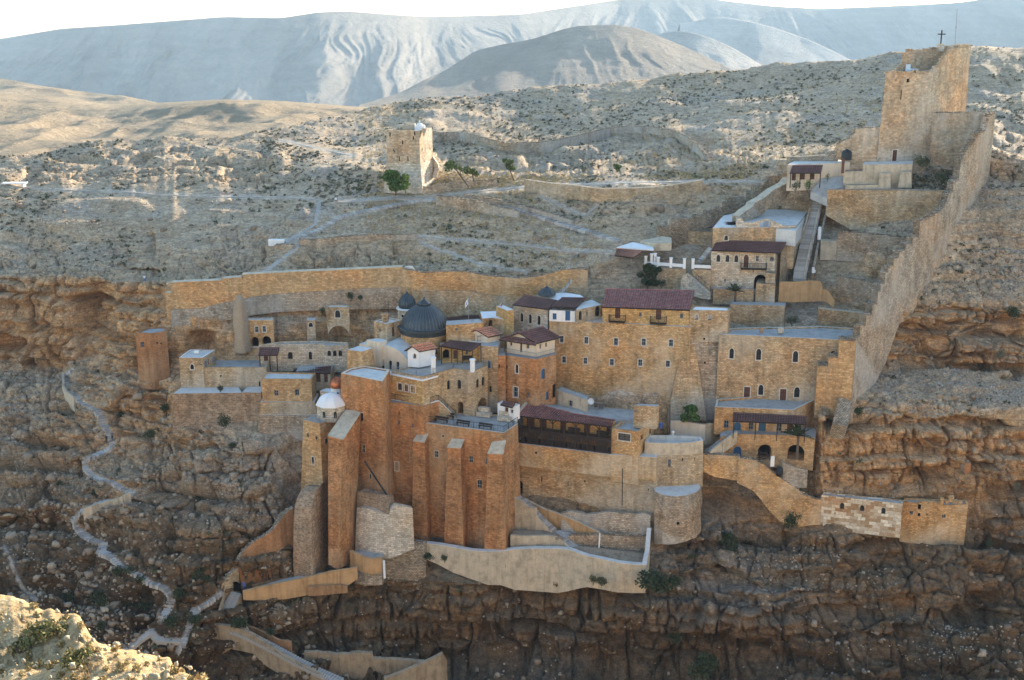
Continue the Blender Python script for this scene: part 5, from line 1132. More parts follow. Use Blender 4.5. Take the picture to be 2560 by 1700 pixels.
for x in(268,440,612,830):
    q=P(*Z(4,x,955),212.3-(x-268)*.0038); post(R2.root,Vector((q.x,q.y+.3,-78.6)),q.z+78.6,.14)
mb=MB(); q=P(*Z(4,500,1235),209.8)
for i in range(26): mb.bar(q+Vector((random.uniform(-1.4,1.4),random.uniform(-.4,.4),random.uniform(-.5,.9))),q+Vector((random.uniform(-1.4,1.4),random.uniform(-.4,.4),random.uniform(-.2,1.5))),.07)
o=mb.build('brushwood_heap',M['wood']); tag(o,'dark heap of brushwood piled in the middle arch of the arcade','heap')
mb=MB(); q=P(*Z(4,568,1265),209); mb.box(q,(.7,.15,1.9),.2); tag(mb.build('leaning_board',M['white']),'pale blue-white board leaning beside the brushwood heap','board')
mb=MB(); q=P(*Z(4,622,1345),209); mb.lathe(q-UP*.8,[(.0,0),(.55,.05),(.68,.5),(.62,1.2),(.4,1.5),(.35,1.7),(0,1.75)],14); tag(mb.build('water_barrel',M['black'],smooth=True),'black round water barrel in the yard below the arcade','barrel')
pwall('yard_wall','curved tan garden wall in the yard below the palm','wall',Z(4,[(640,1240,210.5),(655,1280,209.8),(740,1310,209.5),(845,1335,209.8)]),[1400,1420,1440,1440],.5,'grey',4,sub=1)
# pier and diagonal wall
pier=[(925,520,216.2),(925,520,216.2)]
def pier_():
    root=empty('stepped_pier',P(*Z(4,1060,860),217),'orange ashlar pier with two rubble-topped steps ending the long diagonal wall','pier'); mb=MB()
    zb=-76.6
    def col(x0,x1,y,Y0,Y1):
        a,b=P(*Z(4,x0,y),Y0),P(*Z(4,x1,y),Y1); z=a.z; b.z=z; n=Vector((.5,2.6,0)); q=[a,b,b+n,a+n]; mb.prism([Vector((v.x,v.y,zb)) for v in q],[Vector((v.x,v.y,z)) for v in q]); return q
    s=[col(922,1008,520,217.8,217.55),col(1009,1092,452,217.5,217.25),col(1093,1224,318,217.2,216.8)]
    mb.build('shaft',M['pier'],root)
    sb=MB()
    for q in s:
        L=(q[1]-q[0]).length
        for i in range(int(L/.4)):
            for w in(.15,.5,.85):
                p_=q[0]+(q[1]-q[0])*((i+.5)/int(L/.4))+(q[3]-q[0])*w; h=random.uniform(.2,.42); sb.box(p_+UP*(h/2-.05),(.4,.5,h),random.uniform(-.3,.3))
    o=sb.build('cap_stones',M['rubble'],root); o['kind']='stuff'
pier_()
ST=Z(17,[(316,1118),(335,1095),(335,1045),(368,1038),(368,985),(402,978),(402,925),(432,918),(432,852),(452,848),(452,812),(474,806),(474,748),(492,742),(492,716),(524,710),(524,666),(556,660),(556,630),(590,620),(590,586),(630,580),(632,548),(666,540),(666,458),(700,452),(745,430),(790,398),(806,372),(825,342),(828,305),(855,290),(860,240),(890,225),(890,112),(912,102),(935,60),(960,30)])+[Z(8,1560,1055),Z(8,1612,1022),Z(8,1640,915),Z(8,1690,885)]
A0=Vector((P(*Z(4,1224,318),216.8).x,216.8)); Yend=264.0; e_=P(*Z(8,1690,885),Yend); A1=Vector((e_.x,Yend)); dd=(A1-A0).normalized(); nn2=Vector((-dd.y,dd.x))
def onplane(x,y):
    r=P(x,y,1.0); t=nn2.dot(A0)/nn2.dot(Vector((r.x,r.y))); return r*t
def diag():
    root=empty('diagonal_wall',onplane(*ST[0]),'long rubble fortification wall climbing the slope in crumbling steps at the right','wall')
    P3=[onplane(x,y) for x,y in ST]; th=Vector((nn2.x,nn2.y,0))*-1.3; th=-th if th.x>0 else th    # thickness to the left
    mb=MB(); u=0; sb=MB()
    foot=Z(17,[(310,1500),(480,1190),(560,960),(690,880),(800,650),(900,460),(1000,345),(1060,265),(1110,245)]); fz=[onplane(*f) for f in foot]
    # strictly advancing along the wall
    last=-1e9; Q=[]
    for q in P3:
        s=(Vector((q.x,q.y))-A0).dot(dd); s=max(s,last+.02); last=s; xy=A0+dd*s; Q.append((s,Vector((xy.x,xy.y,q.z))))
    fs=[((Vector((f.x,f.y))-A0).dot(dd),f.z) for f in fz]
    for (s0,a),(s1,b) in zip(Q[:-1],Q[1:]):
        n=max(1,int((s1-s0)/2.5))
        for k in range(n):
            a_=a+(b-a)*(k/n); b_=a+(b-a)*((k+1)/n); ss0=s0+(s1-s0)*k/n; ss1=s0+(s1-s0)*(k+1)/n
            z0=float(np.interp(ss0,[f[0] for f in fs],[f[1] for f in fs]))-2.5; z1=float(np.interp(ss1,[f[0] for f in fs],[f[1] for f in fs]))-2.5
            a0,b0=Vector((a_.x,a_.y,z0)),Vector((b_.x,b_.y,z1)); L=(b0-a0).length
            mb.face([a0,b0,b_,a_],[(ss0,a0.z),(ss1,b0.z),(ss1,b_.z),(ss0,a_.z)]); mb.face([b0+th,a0+th,a_+th,b_+th],[(ss1,b0.z),(ss0,a0.z),(ss0,a_.z),(ss1,b_.z)]); mb.face([a_,b_,b_+th,a_+th],m=0)
            if s1-s0<.1: mb.face([a_,b_,b_+th,a_+th])
        m_=int((s1-s0)/.45)
        for i in range(m_):
            for w in(.15,.5,.85):
                q=a+(b-a)*((i+random.random())/m_)+th*w; h=random.uniform(.15,.45); sb.box(q+UP*(h/2-.08),(random.uniform(.3,.55),random.uniform(.3,.5),h),random.uniform(0,3))
    mb.build('wall',M['rubblewall'],root); o=sb.build('cap_stones',M['rubble'],root); o['kind']='stuff'
    # end return facing right
M['rubblewall']=masonry('rubble_wall',(.46,.36,.25),(.56,.46,.34),(.33,.26,.18),bw=.55,bh=.3,patch=(.50,.44,.36),pamt=.6,stain=.5,bump=.8,blot=.3)
diag()
pwall('rubble_spur','sloping rubble ramp spilling from the foot of the orange pier','wall',Z(4,[(1085,765,215.8),(1200,790,215.0),(1175,1000,212.3)]),[1000,1000,1010],2.2,'rubblewall',4) if False else None
a,b,c,d=[P(*Z(4,x,y),Y) for x,y,Y in((1090,762,216.2),(1200,792,215.6),(1150,990,211.4),(1035,975,212))]
mb=MB(); mb.prism([a+Vector((0,1,-4)),b+Vector((0,1,-4)),c+Vector((0,1.5,-3)),d+Vector((0,1.5,-3))],[a,b,c,d]); tag(mb.build('rubble_ramp',M['rubble']),'sloping grey rubble ramp spilling down the cliff from the orange pier foot','ramp')
# ---------- gallery & retaining wall below the great facade ----------
zG=-73.0
G=Blk('gallery_house','long stone house behind a dark timber gallery with weathered red lean-to tiled roof','house',[(150,300),(905,395),(935,300),(1000,160),(640,120),(400,40),(245,20),(180,90)],0,345,'warm',6,'terr2',
 [(250,215,0,0,'h')][:0],z=-75.0,zb=-80.6,extra=0) if False else None
def gallery():
    # floor line: eave left/right and floor left/right in crop 6
    zf=-80.2; fl=Pz(*Z(6,152,345),zf); fr=Pz(*Z(6,902,438),zf)
    root=empty('timber_gallery',(fl+fr)/2,'long house with dark timber gallery, arched braces and weathered red lean-to tiled roof','gallery')
    d=(fr-fl).normalized(); n=Vector((-d.y,d.x,0)); n=n if n.y>0 else -n; L=(fr-fl).length; H=5.15
    dep=2.6
    # back wall with doors and windows
    bl,br=fl+n*dep,fr+n*dep; mb=MB(); TL,TR=bl+UP*(H-.1),br+UP*(H-.1)
    ops=[dict(p=bl+d*(L*s)+UP*h,w=w,h=hh,t=t) for s,h,w,hh,t in((.08,3.2,1.5,2.2,'x'),(.22,3.2,1.3,2.0,'x'),(.44,3.2,1.1,2.3,'x'),(.70,3.2,1.1,2.3,'x'),(.93,3.3,.7,1.5,'x'),(.3,1.0,1.2,1.4,'v'),(.6,1.0,1.2,1.4,'v'))]
    openings_on(mb,TL,TR,br,bl,ops,root); mb.build('back_wall',M['gold'],root)
    mb=MB(); mb.prism([fl,fr,br,bl],[q+UP*.15 for q in(fl,fr,br,bl)]); mb.build('lower_floor',M['wood'],root)
    mb=MB(); z1=UP*2.15; mb.prism([q+z1 for q in(fl,fr,br,bl)],[q+z1+UP*.14 for q in(fl,fr,br,bl)]); mb.build('upper_floor',M['wood'],root)
    # lower boarded screen: planks
    nb=int(L/.28); base=MB(); base.box((0,0,0),(.2,.06,1.95)); pl=base.build('plank',M['wood'],root); pl.location=fl+d*.15+UP*1.15-world_loc(root); pl.data.transform(Matrix.Translation(world_loc(root))); rz=math.atan2(d.y,d.x); pl.rotation_euler.z=rz
    for i in range(1,nb):
        if i%9 in(4,): continue
        c=pl.copy(); COL.objects.link(c); c.location=fl+d*(.15+i*L/nb)+n*.25+UP*1.1-world_loc(root)
    N_=8
    for i in range(N_+1):
        q=fl+d*(L*i/N_); po=post(root,q,H,.2,name='post')
        br_=MB()
        for sgn in(-1,1):
            if 0<=i+sgn<=N_:
                prev=None
                for k in range(6):
                    a=math.pi/2*k/5; p_=q+d*sgn*(1.0*(1-math.cos(a)))+UP*(H-.25-1.1*(1-math.sin(a)))
                    if prev: br_.bar(prev,p_,.12)
                    prev=p_
                prev=None
                for k in range(6):
                    a=math.pi/2*k/5; p_=q+d*sgn*(.9*(1-math.cos(a)))+UP*(2.1-.9*(1-math.sin(a)))-n*.02
                    if prev: br_.bar(prev,p_,.1)
                    prev=p_
        br_.build('brace',M['wood'],root)
    mb=MB(); mb.bar(fl+UP*(H-.1),fr+UP*(H-.1),.2,.24); mb.bar(fl+UP*2.2,fr+UP*2.2,.2,.26); mb.bar(fl+UP*.1,fr+UP*.1,.2,.24); mb.build('beam',M['wood'],root)
    rail(root,[fl+UP*2.3,fr+UP*2.3],.95,'wood',.22,name='railing',t=.05,pt=.1)
    mb=MB(); mb.prism([fl+UP*2.3-n*.02,fr+UP*2.3-n*.02,fr+UP*2.3+n*.04,fl+UP*2.3+n*.04],[fl+UP*2.75-n*.02,fr+UP*2.75-n*.02,fr+UP*2.75+n*.04,fl+UP*2.75+n*.04]); mb.build('board',M['wood'],root)
    e0,e1=fl-n*.5+UP*(H+.0)-d*.3,fr-n*.5+UP*(H+.0)
    # curved ridge: three slopes
    rid=[P(*Z(3,x,y),Y) for x,y,Y in((250,1055,220.5),(420,1108,218.4),(640,1165,216.2),(1000,1222,213.2))]
    for k in range(3):
        s0=(0,.24,.52)[k]; s1=(.24,.52,1)[k]; tiled(root,rid[k],rid[k+1],e0+(e1-e0)*s1,e0+(e1-e0)*s0,'tred')
    # cream verge and flat roof behind
    mb=MB(); mb.bar(rid[0]+UP*.1,e0+UP*.1,.5,.5); mb.build('verge',M['conc'],root)
    zt=rid[1].z
    bk=[P(*Z(3,x,y),Y) for x,y,Y in((500,1075,223),(760,1100,222),(1180,1130,221),(1300,1150,219),(1260,1215,214))]
    mb=MB(); top=[rid[0],rid[1],rid[2],rid[3]]+bk[::-1]; mb.prism([Vector((v.x,v.y,v.z-4)) for v in top],top,m=1); mb.build('flat_roof',[M['tan'],M['terr2']],root)
    return fl,fr,d,n,zf
gfl,gfr,gd,gn,gzf=gallery()
for i,s in enumerate((.57,.88)):
    q=gfl+gd*((gfr-gfl).length*s)+gn*1.9+UP*2.3; mb=MB(); rz=math.atan2(gd.y,gd.x); mb.box(q+UP*.45,(2.2,.4,.06),rz); mb.box(q+gn*.2+UP*.75,(2.2,.05,.4),rz)
    for dx in(-.9,.9): mb.box(q+gd*dx+UP*.22,(.07,.4,.45),rz)
    tag(mb.build('gallery_bench',M['wood']),'wooden bench inside the timber gallery, '+('near its middle' if i==0 else 'at its right-hand end'),'bench')
F9u=Blk('gallery_wall','plain tan wall directly below the timber gallery','wall',[(130,352),(902,446),(1280,470),(1300,380),(160,300)],0,520,'warm',6,'terr',[(293,432,18,22,'h'),(898,500,14,30,'v')],z=gzf-.05,zb=-83.5,extra=1)
F9=Blk('lower_retaining_wall','broad weathered brown retaining wall with arrow slits right of the buttresses','wall',[(122,470),(310,478),(1280,600),(1300,560),(160,420)],0,930,'tan',6,'conc',
 [(253,512,6,16,'h'),(476,560,14,30,'h'),(340,648,11,44,'h'),(555,684,8,34,'h'),(692,664,14,16,'h'),(637,560,7,16,'h'),(777,578,7,20,'h'),(1228,636,7,20,'h'),(1212,735,8,20,'h'),(172,625,5,28,'h'),(155,715,62,110,'A',1.5)],z=-83.4,zb=-91.0,batter=.5,extra=2)
mb=MB(); a=P(*Z(6,1000,560),206.6); b=P(*Z(6,997,860),205.6); mb.bar(a,b,.16,.12); mb.build('drain_pipe',M['iron'],F9.root)
F11=Blk('corner_house','square stone corner house with a grey shuttered window at the right end of the gallery','house',[(903,232),(1135,262),(1262,150),(1040,140)],0,520,'warm',6,'terr2',[(1015,302,100,58,'s'),(1160,305,22,44,'x'),(1228,250,18,56,'x')],z=-75.7,zb=-84.5,parapet=.5,pt=.4,extra=1)
Blk('roof_room','low tan room with a row of stacked boards standing on the flat roof behind the gallery','building',[(1095,42),(1275,52),(1300,36),(1130,30)],0,120,'tan',6,'terr2',[(1072+30,92,24,20,'v')],z=-71.8,zb=-75,extra=1)
mb=MB(); q=P(*Z(3,1185,1165),217.5)
for i in range(7): mb.box(q+Vector((i*.55,-i*.1,.45)),(.48,.12,1.2),.15)
tag(mb.build('board_stack',M['shut']),'row of grey boards leaning on the flat roof behind the gallery','boards')
# round terrace
def bast():
    z=-78.2; rim=Z(6,[(1183,345),(1250,350),(1318,352),(1420,352),(1560,346),(1660,330)]); rp=[Pz(x,y,z) for x,y in rim]; back=[Pz(*Z(6,x,y),z) for x,y in((1640,300),(1500,290),(1205,285))]
    root=empty('round_terrace',rp[2],'rounded stone bastion with pale blue lined parapet terrace right of the corner house','bastion')
    V=rp+back; mb=MB(); zb=-86.6; c=sum(V,Vector())/len(V)
    bot=[Vector((q.x+(q.x-c.x)*.03,q.y-.6,zb)) for q in rp]+[Vector((q.x,q.y,zb)) for q in back]
    mid=[b+(t-b)*.74 for b,t in zip(bot,V)]
    uo=0; opsd=[(1190,490,26,44,'v'),(1384,515,26,60,'v'),(1490,488,12,26,'h'),(1588,482,9,24,'h')]
    n=len(V)
    for i in range(5):
        TL,TR,BR,BL=mid[i],mid[i+1],bot[i+1],bot[i]; fo=[]
        for x,y,w,h,t in opsd:
            r=P(*Z(6,x,y),1.0); nn=(TR-TL).cross(BL-TL).normalized(); tt=nn.dot(TL)/nn.dot(r); p_=r*tt; s=(p_-TL).dot((TR-TL).normalized())/(TR-TL).length
            if 0<s<1: fo.append(dict(p=p_,w=w*.0203,h=h*.0212,t=t))
        openings_on(mb,TL,TR,BR,BL,fo,root,uo); uo+=(TR-TL).length
    mb.build('wall',M['tan'],root)
    mb=MB()
    for i in range(5): mb.face([mid[i],mid[i+1],V[i+1],V[i]])
    inn=[q+(c-q)*.10 for q in V]
    for i in range(n): j=(i+1)%n; mb.face([V[i],V[j],inn[j],inn[i]],m=1); mb.face([inn[i],inn[j],inn[j]-UP*1.1,inn[i]-UP*1.1],m=1)
    mb.face([q-UP*1.1 for q in inn],m=1); mb.build('parapet',[M['conc'],M['terr']],root)
bast()
mb=MB(); q=Pz(*Z(6,1412,275),-78.2); mb.lathe(q-UP*1.2,[(.25,0),(.25,1.1),(.18,1.2),(.28,1.35),(.28,1.6),(.1,1.75),(0,1.8)],10); tag(mb.build('water_filter',M['white']),'small white cylinder tank standing on the pale blue terrace','tank')
# lower round bastion
def lowb():
    rim=Z(6,[(1262,745,206.2),(1330,765,204.6),(1430,760,203.9),(1520,745,204.4),(1600,722,205.8),(1640,700,207.5)]); rp=[P(x,y,Y) for x,y,Y in rim]
    z=rp[0].z
    for q in rp: q.z=z
    foot=[P(*Z(6,x,y),Y) for x,y,Y in((1258,1110,205.6),(1330,1115,203.9),(1430,1112,203.2),(1520,1090,203.7),(1600,1060,205.2),(1645,1010,207))]
    root=empty('round_bastion',foot[2],'lower rounded bastion of grey rubble under the pale blue terrace','bastion'); mb=MB(); u=0
    for i in range(5):
        L=(rp[i+1]-rp[i]).length; a,b=foot[i]-UP*1.5,foot[i+1]-UP*1.5
        mb.face([a,b,rp[i+1],rp[i]],[(u,a.z),(u+L,b.z),(u+L,z),(u,z)]); u+=L
    bk=[Vector((rp[0].x+.5,211,z)),Vector((rp[-1].x,211,z))]; mb.face([bk[0]]+rp+[bk[1]],m=1); mb.face([foot[0]-UP*1.5,rp[0],bk[0],bk[0]-UP*9])
    mb.build('wall',[M['rubblewall'],M['terr']],root)
    g=MB(); c=P(*Z(6,1453,1008),203.3); g.box(c,(.45,.3,.35)); g.build('drain_hole',M['void'],root)
lowb()
B=Blk('bastion_middle','rough tan masonry face between the pale blue terrace and the lower round bastion','wall',[(1180,560),(1290,575),(1470,575),(1640,545),(1650,480),(1190,480)],0,720,'grey',6,'terr',[(1602,650,16,70,'h')],z=-84.6,zb=-90,batter=.5,extra=2)
# ---------- cells on the right cliff ----------
B=Blk('chequered_cell','long low cell of chequered cream blocks with three arched windows on the right cliff','house',[(345,532),(798,582),(802,560),(360,515)],209.0,662,'chequer',16,'terr2',[(460,593,22,34,'n'),(572,606,22,34,'n'),(691,621,22,34,'n')],bi=0,parapet=.15,extra=1.5) if False else None
M['chequer']=masonry('chequer_stone',(.50,.32,.17),(.74,.66,.52),(.46,.33,.20),bw=1.3,bh=.6,stain=.3,blot=.1,msz=.02)
B=Blk('chequered_cell','long low cell of chequered cream blocks with three arched windows on the right cliff','house',[(345,532),(798,582),(802,560),(360,515)],209.2,662,'chequer',16,'terr2',[(460,593,22,34,'n'),(572,606,22,34,'n'),(691,621,22,34,'n')],parapet=.15,extra=2)
B=Blk('ruined_cell','roofless red-brown cell ruin with small blocked square windows on the right cliff','ruin',[(800,568),(1000,590),(1165,585),(1160,560),(810,548)],208.0,720,'warm',16,'terr2',[(847,631,20,20,'v'),(893,598,16,28,'h'),(890,643,14,18,'h'),(935,641,7,7,'h'),(1030,651,20,20,'v')],parapet=.3,extra=2.5)
sb=MB()
for i in range(70):
    t=random.random(); q=B.V[1]+(B.V[2]-B.V[1])*t if i%2 else B.V[0]+(B.V[1]-B.V[0])*random.random()**.3*1.0; h=random.uniform(.2,.55); sb.box(q+Vector((random.uniform(-.2,.2),random.uniform(0,.5),(1.4*math.exp(-((t-.35)/.3)**2) if i%2 else 0)*random.random()+h/2)),(h*1.2,h,h),random.random()*3)
q=sb.build('broken_top_stones',M['warm'],B.root); q['kind']='stuff'
pwall('cave_screen_wall','crumbling orange masonry stub rising beside the rock hollow above the ruined cell','wall',Z(16,[(1108,455,211),(1140,440,211),(1145,365,211.2),(1160,350,211.2),(1182,352,211.3),(1178,420,211.3)]),[520,520,520,520,520,520],1.0,'brick',16,capm='rubble',stones=True,sub=1)
# rampart descending to the right
pl=Z(6,[(1650,445,210.8),(1760,450,210.6),(1960,462,210.4)])+Z(4,[(300,1245,210.2),(430,1255,210.0),(460,1275,209.8),(500,1290,209.8),(560,1345,209.6),(640,1405,209.6),(720,1450,209.4),(760,1480,209.3),(800,1515,209.3),(850,1545,209.3),(900,1560,209.2)])+Z(16,[(225,530,209.2),(290,553,209.2),(345,562,209.2)])
pwall('curved_rampart','long curving tan rampart wall stepping down from the bastion to the chequered cell','wall',pl,[1165,1180,1190,1195,1215,1225,1240,1265,1290,1300,1300,1300,1300,1300,1305,1300,1300],.9,'warm',0,capm='rubble',stones=True,sub=1.6,lean=.3)
pwall('plaster_wall','smooth cream plaster wall behind the pale blue terrace','wall',Z(3,[(1480,1230,219),(1560,1228,218.7),(1650,1240,218.2),(1730,1258,217.7),(1800,1262,217.4)]),[1345,1350,1350,1360,1365],.5,'cream',3,sub=2)
pwall('plaster_wall','low tan curved wall closing the gap beside the verandah house','wall',Z(3,[(1800,1262,217.2),(1840,1248,217.8),(1870,1255,218.5)]),[1400,1395,1390],.5,'conc',3,sub=1)
def stair(name,label,pl,width,n,side=None,k=0,mat='step',kind='stair'):
    P3=[P(*Z(k,x,y),Y) for x,y,Y in pl]; root=empty(name,P3[-1],label,kind); steps(root,P3,width,n,mat,th=.5)
    if side:
        for sgn in side:
            mb=MB()
            for a,b in zip(P3[:-1],P3[1:]):
                d=Vector((b.x-a.x,b.y-a.y,0)).normalized(); nn=Vector((-d.y,d.x,0))*sgn*(width/2+.15)
                a1,b1=a+nn+UP*.55,b+nn+UP*.55; w=Vector((-d.y,d.x,0))*.18
                mb.prism([a1-w-UP*2.2,b1-w-UP*2.2,b1+w-UP*2.2,a1+w-UP*2.2],[a1-w,b1-w,b1+w,a1+w])
            mb.build('side_wall',M['conc'],root)
    return root
stair('yard_stair','tan stair rising along the wall from the yard to the verandah',[(55,1195,212),(150,1120,213),(262,1040,214.5)],1.5,20,(-1,),4,'terr2')
# ---------- front lower works ----------
pwall('pale_curved_wall','smooth pale curved ashlar wall between the orange blocks above the little terrace','wall',Z(5,[(628,880,205.2),(700,882,204.0),(780,905,203.2),(885,935,202.8),(905,885,203.0),(945,855,203.3),(1015,868,203.6),(1082,885,204.0)]),[1195,1215,1238,1240,1235,1220,1190,1165],1.0,'pale',5,sub=1.5,lean=.9)
def wedge():
    a=[P(*Z(5,x,y),Y) for x,y,Y in((632,750,206.5),(700,722,208),(880,778,203.6),(925,775,206.2))]
    b=[P(*Z(5,x,y),Y) for x,y,Y in((628,885,206.2),(888,935,202.6),(940,860,206))]
    mb=MB(); mb.prism([b[0],b[1],b[2],b[0]+Vector((1,3,0))],[a[0],a[2],a[3],a[1]]); tag(mb.build('projecting_wedge',M['brown']),'brown pointed masonry wedge jutting over the pale curved wall','masonry')
wedge()
pwall('little_terrace','small rounded terrace with orange parapet at the foot of the great buttress','terrace',Z(5,[(568,1235,201.2),(620,1262,200.2),(690,1292,199.6),(760,1305,199.4),(832,1295,199.6)]),[1330,1350,1375,1385,1370],.5,'ochre',5,cap='ochre',sub=1)
mb=MB(); t=[P(*Z(5,x,y),Y) for x,y,Y in((575,1220,202.5),(620,1262,200.6),(690,1290,200.0),(830,1290,200.2),(850,1240,203),(700,1215,204))]; zt_=min(q.z for q in t)+.1; mb.prism([Vector((q.x,q.y,zt_-5)) for q in t],[Vector((q.x,q.y,zt_)) for q in t],m=0,mt=1); tag(mb.build('terrace_floor',[M['grey'],M['terr2']]),'blue-grey paved floor behind the small orange parapet','terrace')
mb=MB(); a=P(*Z(5,848,1310),199.4); b=P(*Z(5,855,1455),199); bartube(mb,a,b,.2,8); tag(mb.build('white_pipe',M['white']),'pale vertical pipe beside the stepped rubble wall','pipe')
pl=Z(5,[(830,1262,203.6),(868,1250,203.6),(870,1235,203.7),(915,1232,203.7),(950,1225,203.8),(952,1208,203.8),(1000,1200,203.9),(1003,1188,204.0),(1050,1180,204.1),(1060,1172,204.2),(1120,1165,204.2),(1190,1172,204.0)])
pwall('stepped_rubble_wall','stepped pale rubble wall hanging over the gorge cliff left of the concrete wall','wall',pl,[1440,1460,1470,1480,1490,1495,1500,1510,1520,1515,1505,1500],1.2,'rubble',5,capm='rubble',stones=True,sub=1,lean=.6)
pl=Z(5,[(1188,1172,204.8),(1300,1185,204.2),(1420,1205,203.6),(1560,1232,202.8),(1700,1240,202.3)])+Z(6,[(0,1238,202.1),(120,1222,202.0),(300,1215,202),(480,1216,201.6),(560,1222,200.8),(640,1252,200),(720,1278,199.3),(860,1308,198.6),(960,1330,197.4),(1080,1345,197.3),(1192,1350,197.2)])
ft=[1385,1400,1420,1435,1450]+[1450,1462,1466,1470,1466,1460,1455,1462,1468,1470,1470]
pwall('concrete_wall','long curving pale concrete retaining wall along the top of the gorge cliff','wall',pl,[f for f in ft],.8,'conc',0,cap='terr',sub=2,lean=.3)
pwall('concrete_wall_return','short end of the concrete wall climbing back to the lower bastion','wall',Z(6,[(1192,1350,197.2),(1200,1300,198.5),(1215,1240,200.5),(1222,1150,202.5),(1232,1050,204.6)]),[1530,1520,1500,1440,1330],.6,'conc',6,cap='terr',sub=1)
# mid terrace wall and long curved stair
pwall('planter_wall','low pale planter wall between the last buttress and the curved stair','wall',Z(6,[(85,1105,204.2),(220,1112,204),(400,1108,204),(470,1122,203.8),(520,1160,203.2),(555,1212,202.2)]),[1215,1218,1220,1222,1225,1230],.5,'conc',6,sub=1.5)
mb=MB(); t=[P(*Z(6,x,y),Y) for x,y,Y in((88,1105,204.4),(400,1108,204.2),(520,1160,203.4),(440,1085,206.5),(110,1090,206.8))]; z_=t[0].z-.1; mb.prism([Vector((q.x,q.y,z_-.5)) for q in t],[Vector((q.x,q.y,z_)) for q in t]); tag(mb.build('planter_soil',M['soil']),'dark soil bed inside the low planter wall','soil bed')
pwall('stair_wall','sloping pale triangular wall under the curved stair beside the last buttress','wall',Z(6,[(118,800,208.8),(180,835,208.4),(225,880,208.0),(228,878,208),(290,890,207.4),(292,945,207.2),(360,1020,206.6),(430,1085,206)]),[1100,1100,1100,1100,1100,1100,1100,1095],.5,'conc',6,cap='conc',sub=1)
stair('curved_stair','long narrow stair curving down between plaster parapets at the foot of the retaining wall',Z(6,[(135,775,210.2),(230,850,209.2),(300,915,208),(380,1000,207.2),(450,1065,206.2)]),1.3,30,None,0,'step') 
stair('curved_stair','lower flight of grey steps ending on the dark yard behind the concrete wall',Z(6,[(505,1115,205),(560,1165,203.8),(625,1212,202.6)]),1.8,12,None,0,'step')
pwall('stair_parapet','thin orange-tan parapet sloping beside the curved stair','wall',Z(6,[(200,812,210.8),(330,880,209.6),(480,935,208.4),(620,990,207.2),(720,1040,206.2),(810,1085,205.4)]),[850,940,1060,1080,1100,1110],.35,'ochre',6,cap='conc',sub=1.5)
mb=MB(); t=[P(*Z(6,x,y),Y) for x,y,Y in((420,1095,205.4),(500,1130,204.6),(640,1105,205.6),(480,1060,206.6))]; mb.prism([q-UP*1.5 for q in t],t); tag(mb.build('stair_landing',M['terr2']),'small grey landing between the two flights of the curved stair','landing')
mb=MB(); a=P(*Z(6,815,1085),203.8); b=P(*Z(6,808,1210),203.0); bartube(mb,a,b,.12); tag(mb.build('white_post',M['white']),'thin white post standing in the dark yard below the parapet','post')
t=[P(*Z(6,x,y),Y) for x,y,Y in((560,1215,201.8),(720,1270,200.2),(1000,1325,198.8),(1190,1345,197.8),(1215,1260,201.5),(1100,1230,204),(640,1190,203))]
mb=MB(); mb.face(t); mb.prism([q-UP*2 for q in t],[q-UP*.02 for q in t],cap=False); tag(mb.build('lower_yard',M['soil']),kind='structure')
pwall('yard_retaining_wall','rough stone terrace wall at the back of the lower yard','wall',Z(6,[(560,1110,204.8),(700,1115,204.6),(840,1100,204.6),(960,1112,204.6),(1100,1120,204.6),(1210,1120,204.8)]),[1190,1200,1205,1230,1240,1245],.8,'rubblewall',6,capm='rubble',stones=True,sub=1)
pwall('yard_retaining_wall','higher rough stone terrace wall below the weathered retaining wall','wall',Z(6,[(500,930,208.6),(650,920,208.4),(820,925,207.8),(1000,930,207.2),(1230,940,206.4)]),[1040,1060,1080,1095,1100],.8,'rubblewall',6,sub=1.2,lean=1.5,rough=.5)
# far lower left works
pl=Z(14,[(545,330,198.5),(560,260,199),(600,200,199.8),(660,150,200.3),(740,105,200.8),(790,60,201.2),(830,10,201.8)])+Z(5,[(40,930,203.0),(110,880,203.8)])
pwall('rising_rubble_wall','brick-red rubble wall climbing to the round-headed buttress','wall',pl,[1480,1480,1470,1462,1455,1450,1445,1420,1400],1.0,'brick',0,capm='rubble',stones=True,sub=1.2,lean=.8)
pl=Z(14,[(425,490,194.8),(435,440,195.4),(490,380,196.6),(545,325,198.3)])
pwall('gate_wall','broken tan wall with the dark gate arch at the head of the lower stair','wall',pl,[720,690,560,430],.8,'tan',14,capm='rubble',stones=True,sub=1)
mb=MB(); c=P(*Z(14,530,492),197.0); ap=arcpts(c+UP*1.1,Vector((1,0,0)),.65,0); mb.face([c-Vector((.65,0,0)),c+Vector((.65,0,0))]+ap[::-1]); mb.prism([c+Vector((x,y,0)) for x,y in((-.65,.05),(.65,.05),(.65,.6),(-.65,.6))],[c+Vector((x,y,1.1)) for x,y in((-.65,.05),(.65,.05),(.65,.6),(-.65,.6))]); tag(mb.build('gate_opening',M['void']),'small dark arched gateway at the top of the lower left stair','gate')
pl=Z(14,[(575,500,194.5),(700,470,195.3),(870,435,196),(1060,395,196.8),(1180,365,197.2),(1270,350,197.4),(1310,345,197.6),(1370,333,198)])
pwall('ramp_parapet','long low orange parapet climbing diagonally to the foot of the buttresses','wall',pl,[525,530,520,485,450,440,420,380],.4,'ochre',14,cap='ochre',sub=1.5)
mb=MB(); t=[P(*Z(14,x,y),Y) for x,y,Y in((600,485,196.6),(870,405,198.6),(1060,370,199.6),(1250,345,199.5),(1270,352,197.8),(1060,396,197.2),(870,436,196.4),(590,500,195))]; mb.prism([q-UP*1.5 for q in t],t); tag(mb.build('ramp',M['terr2']),kind='structure')
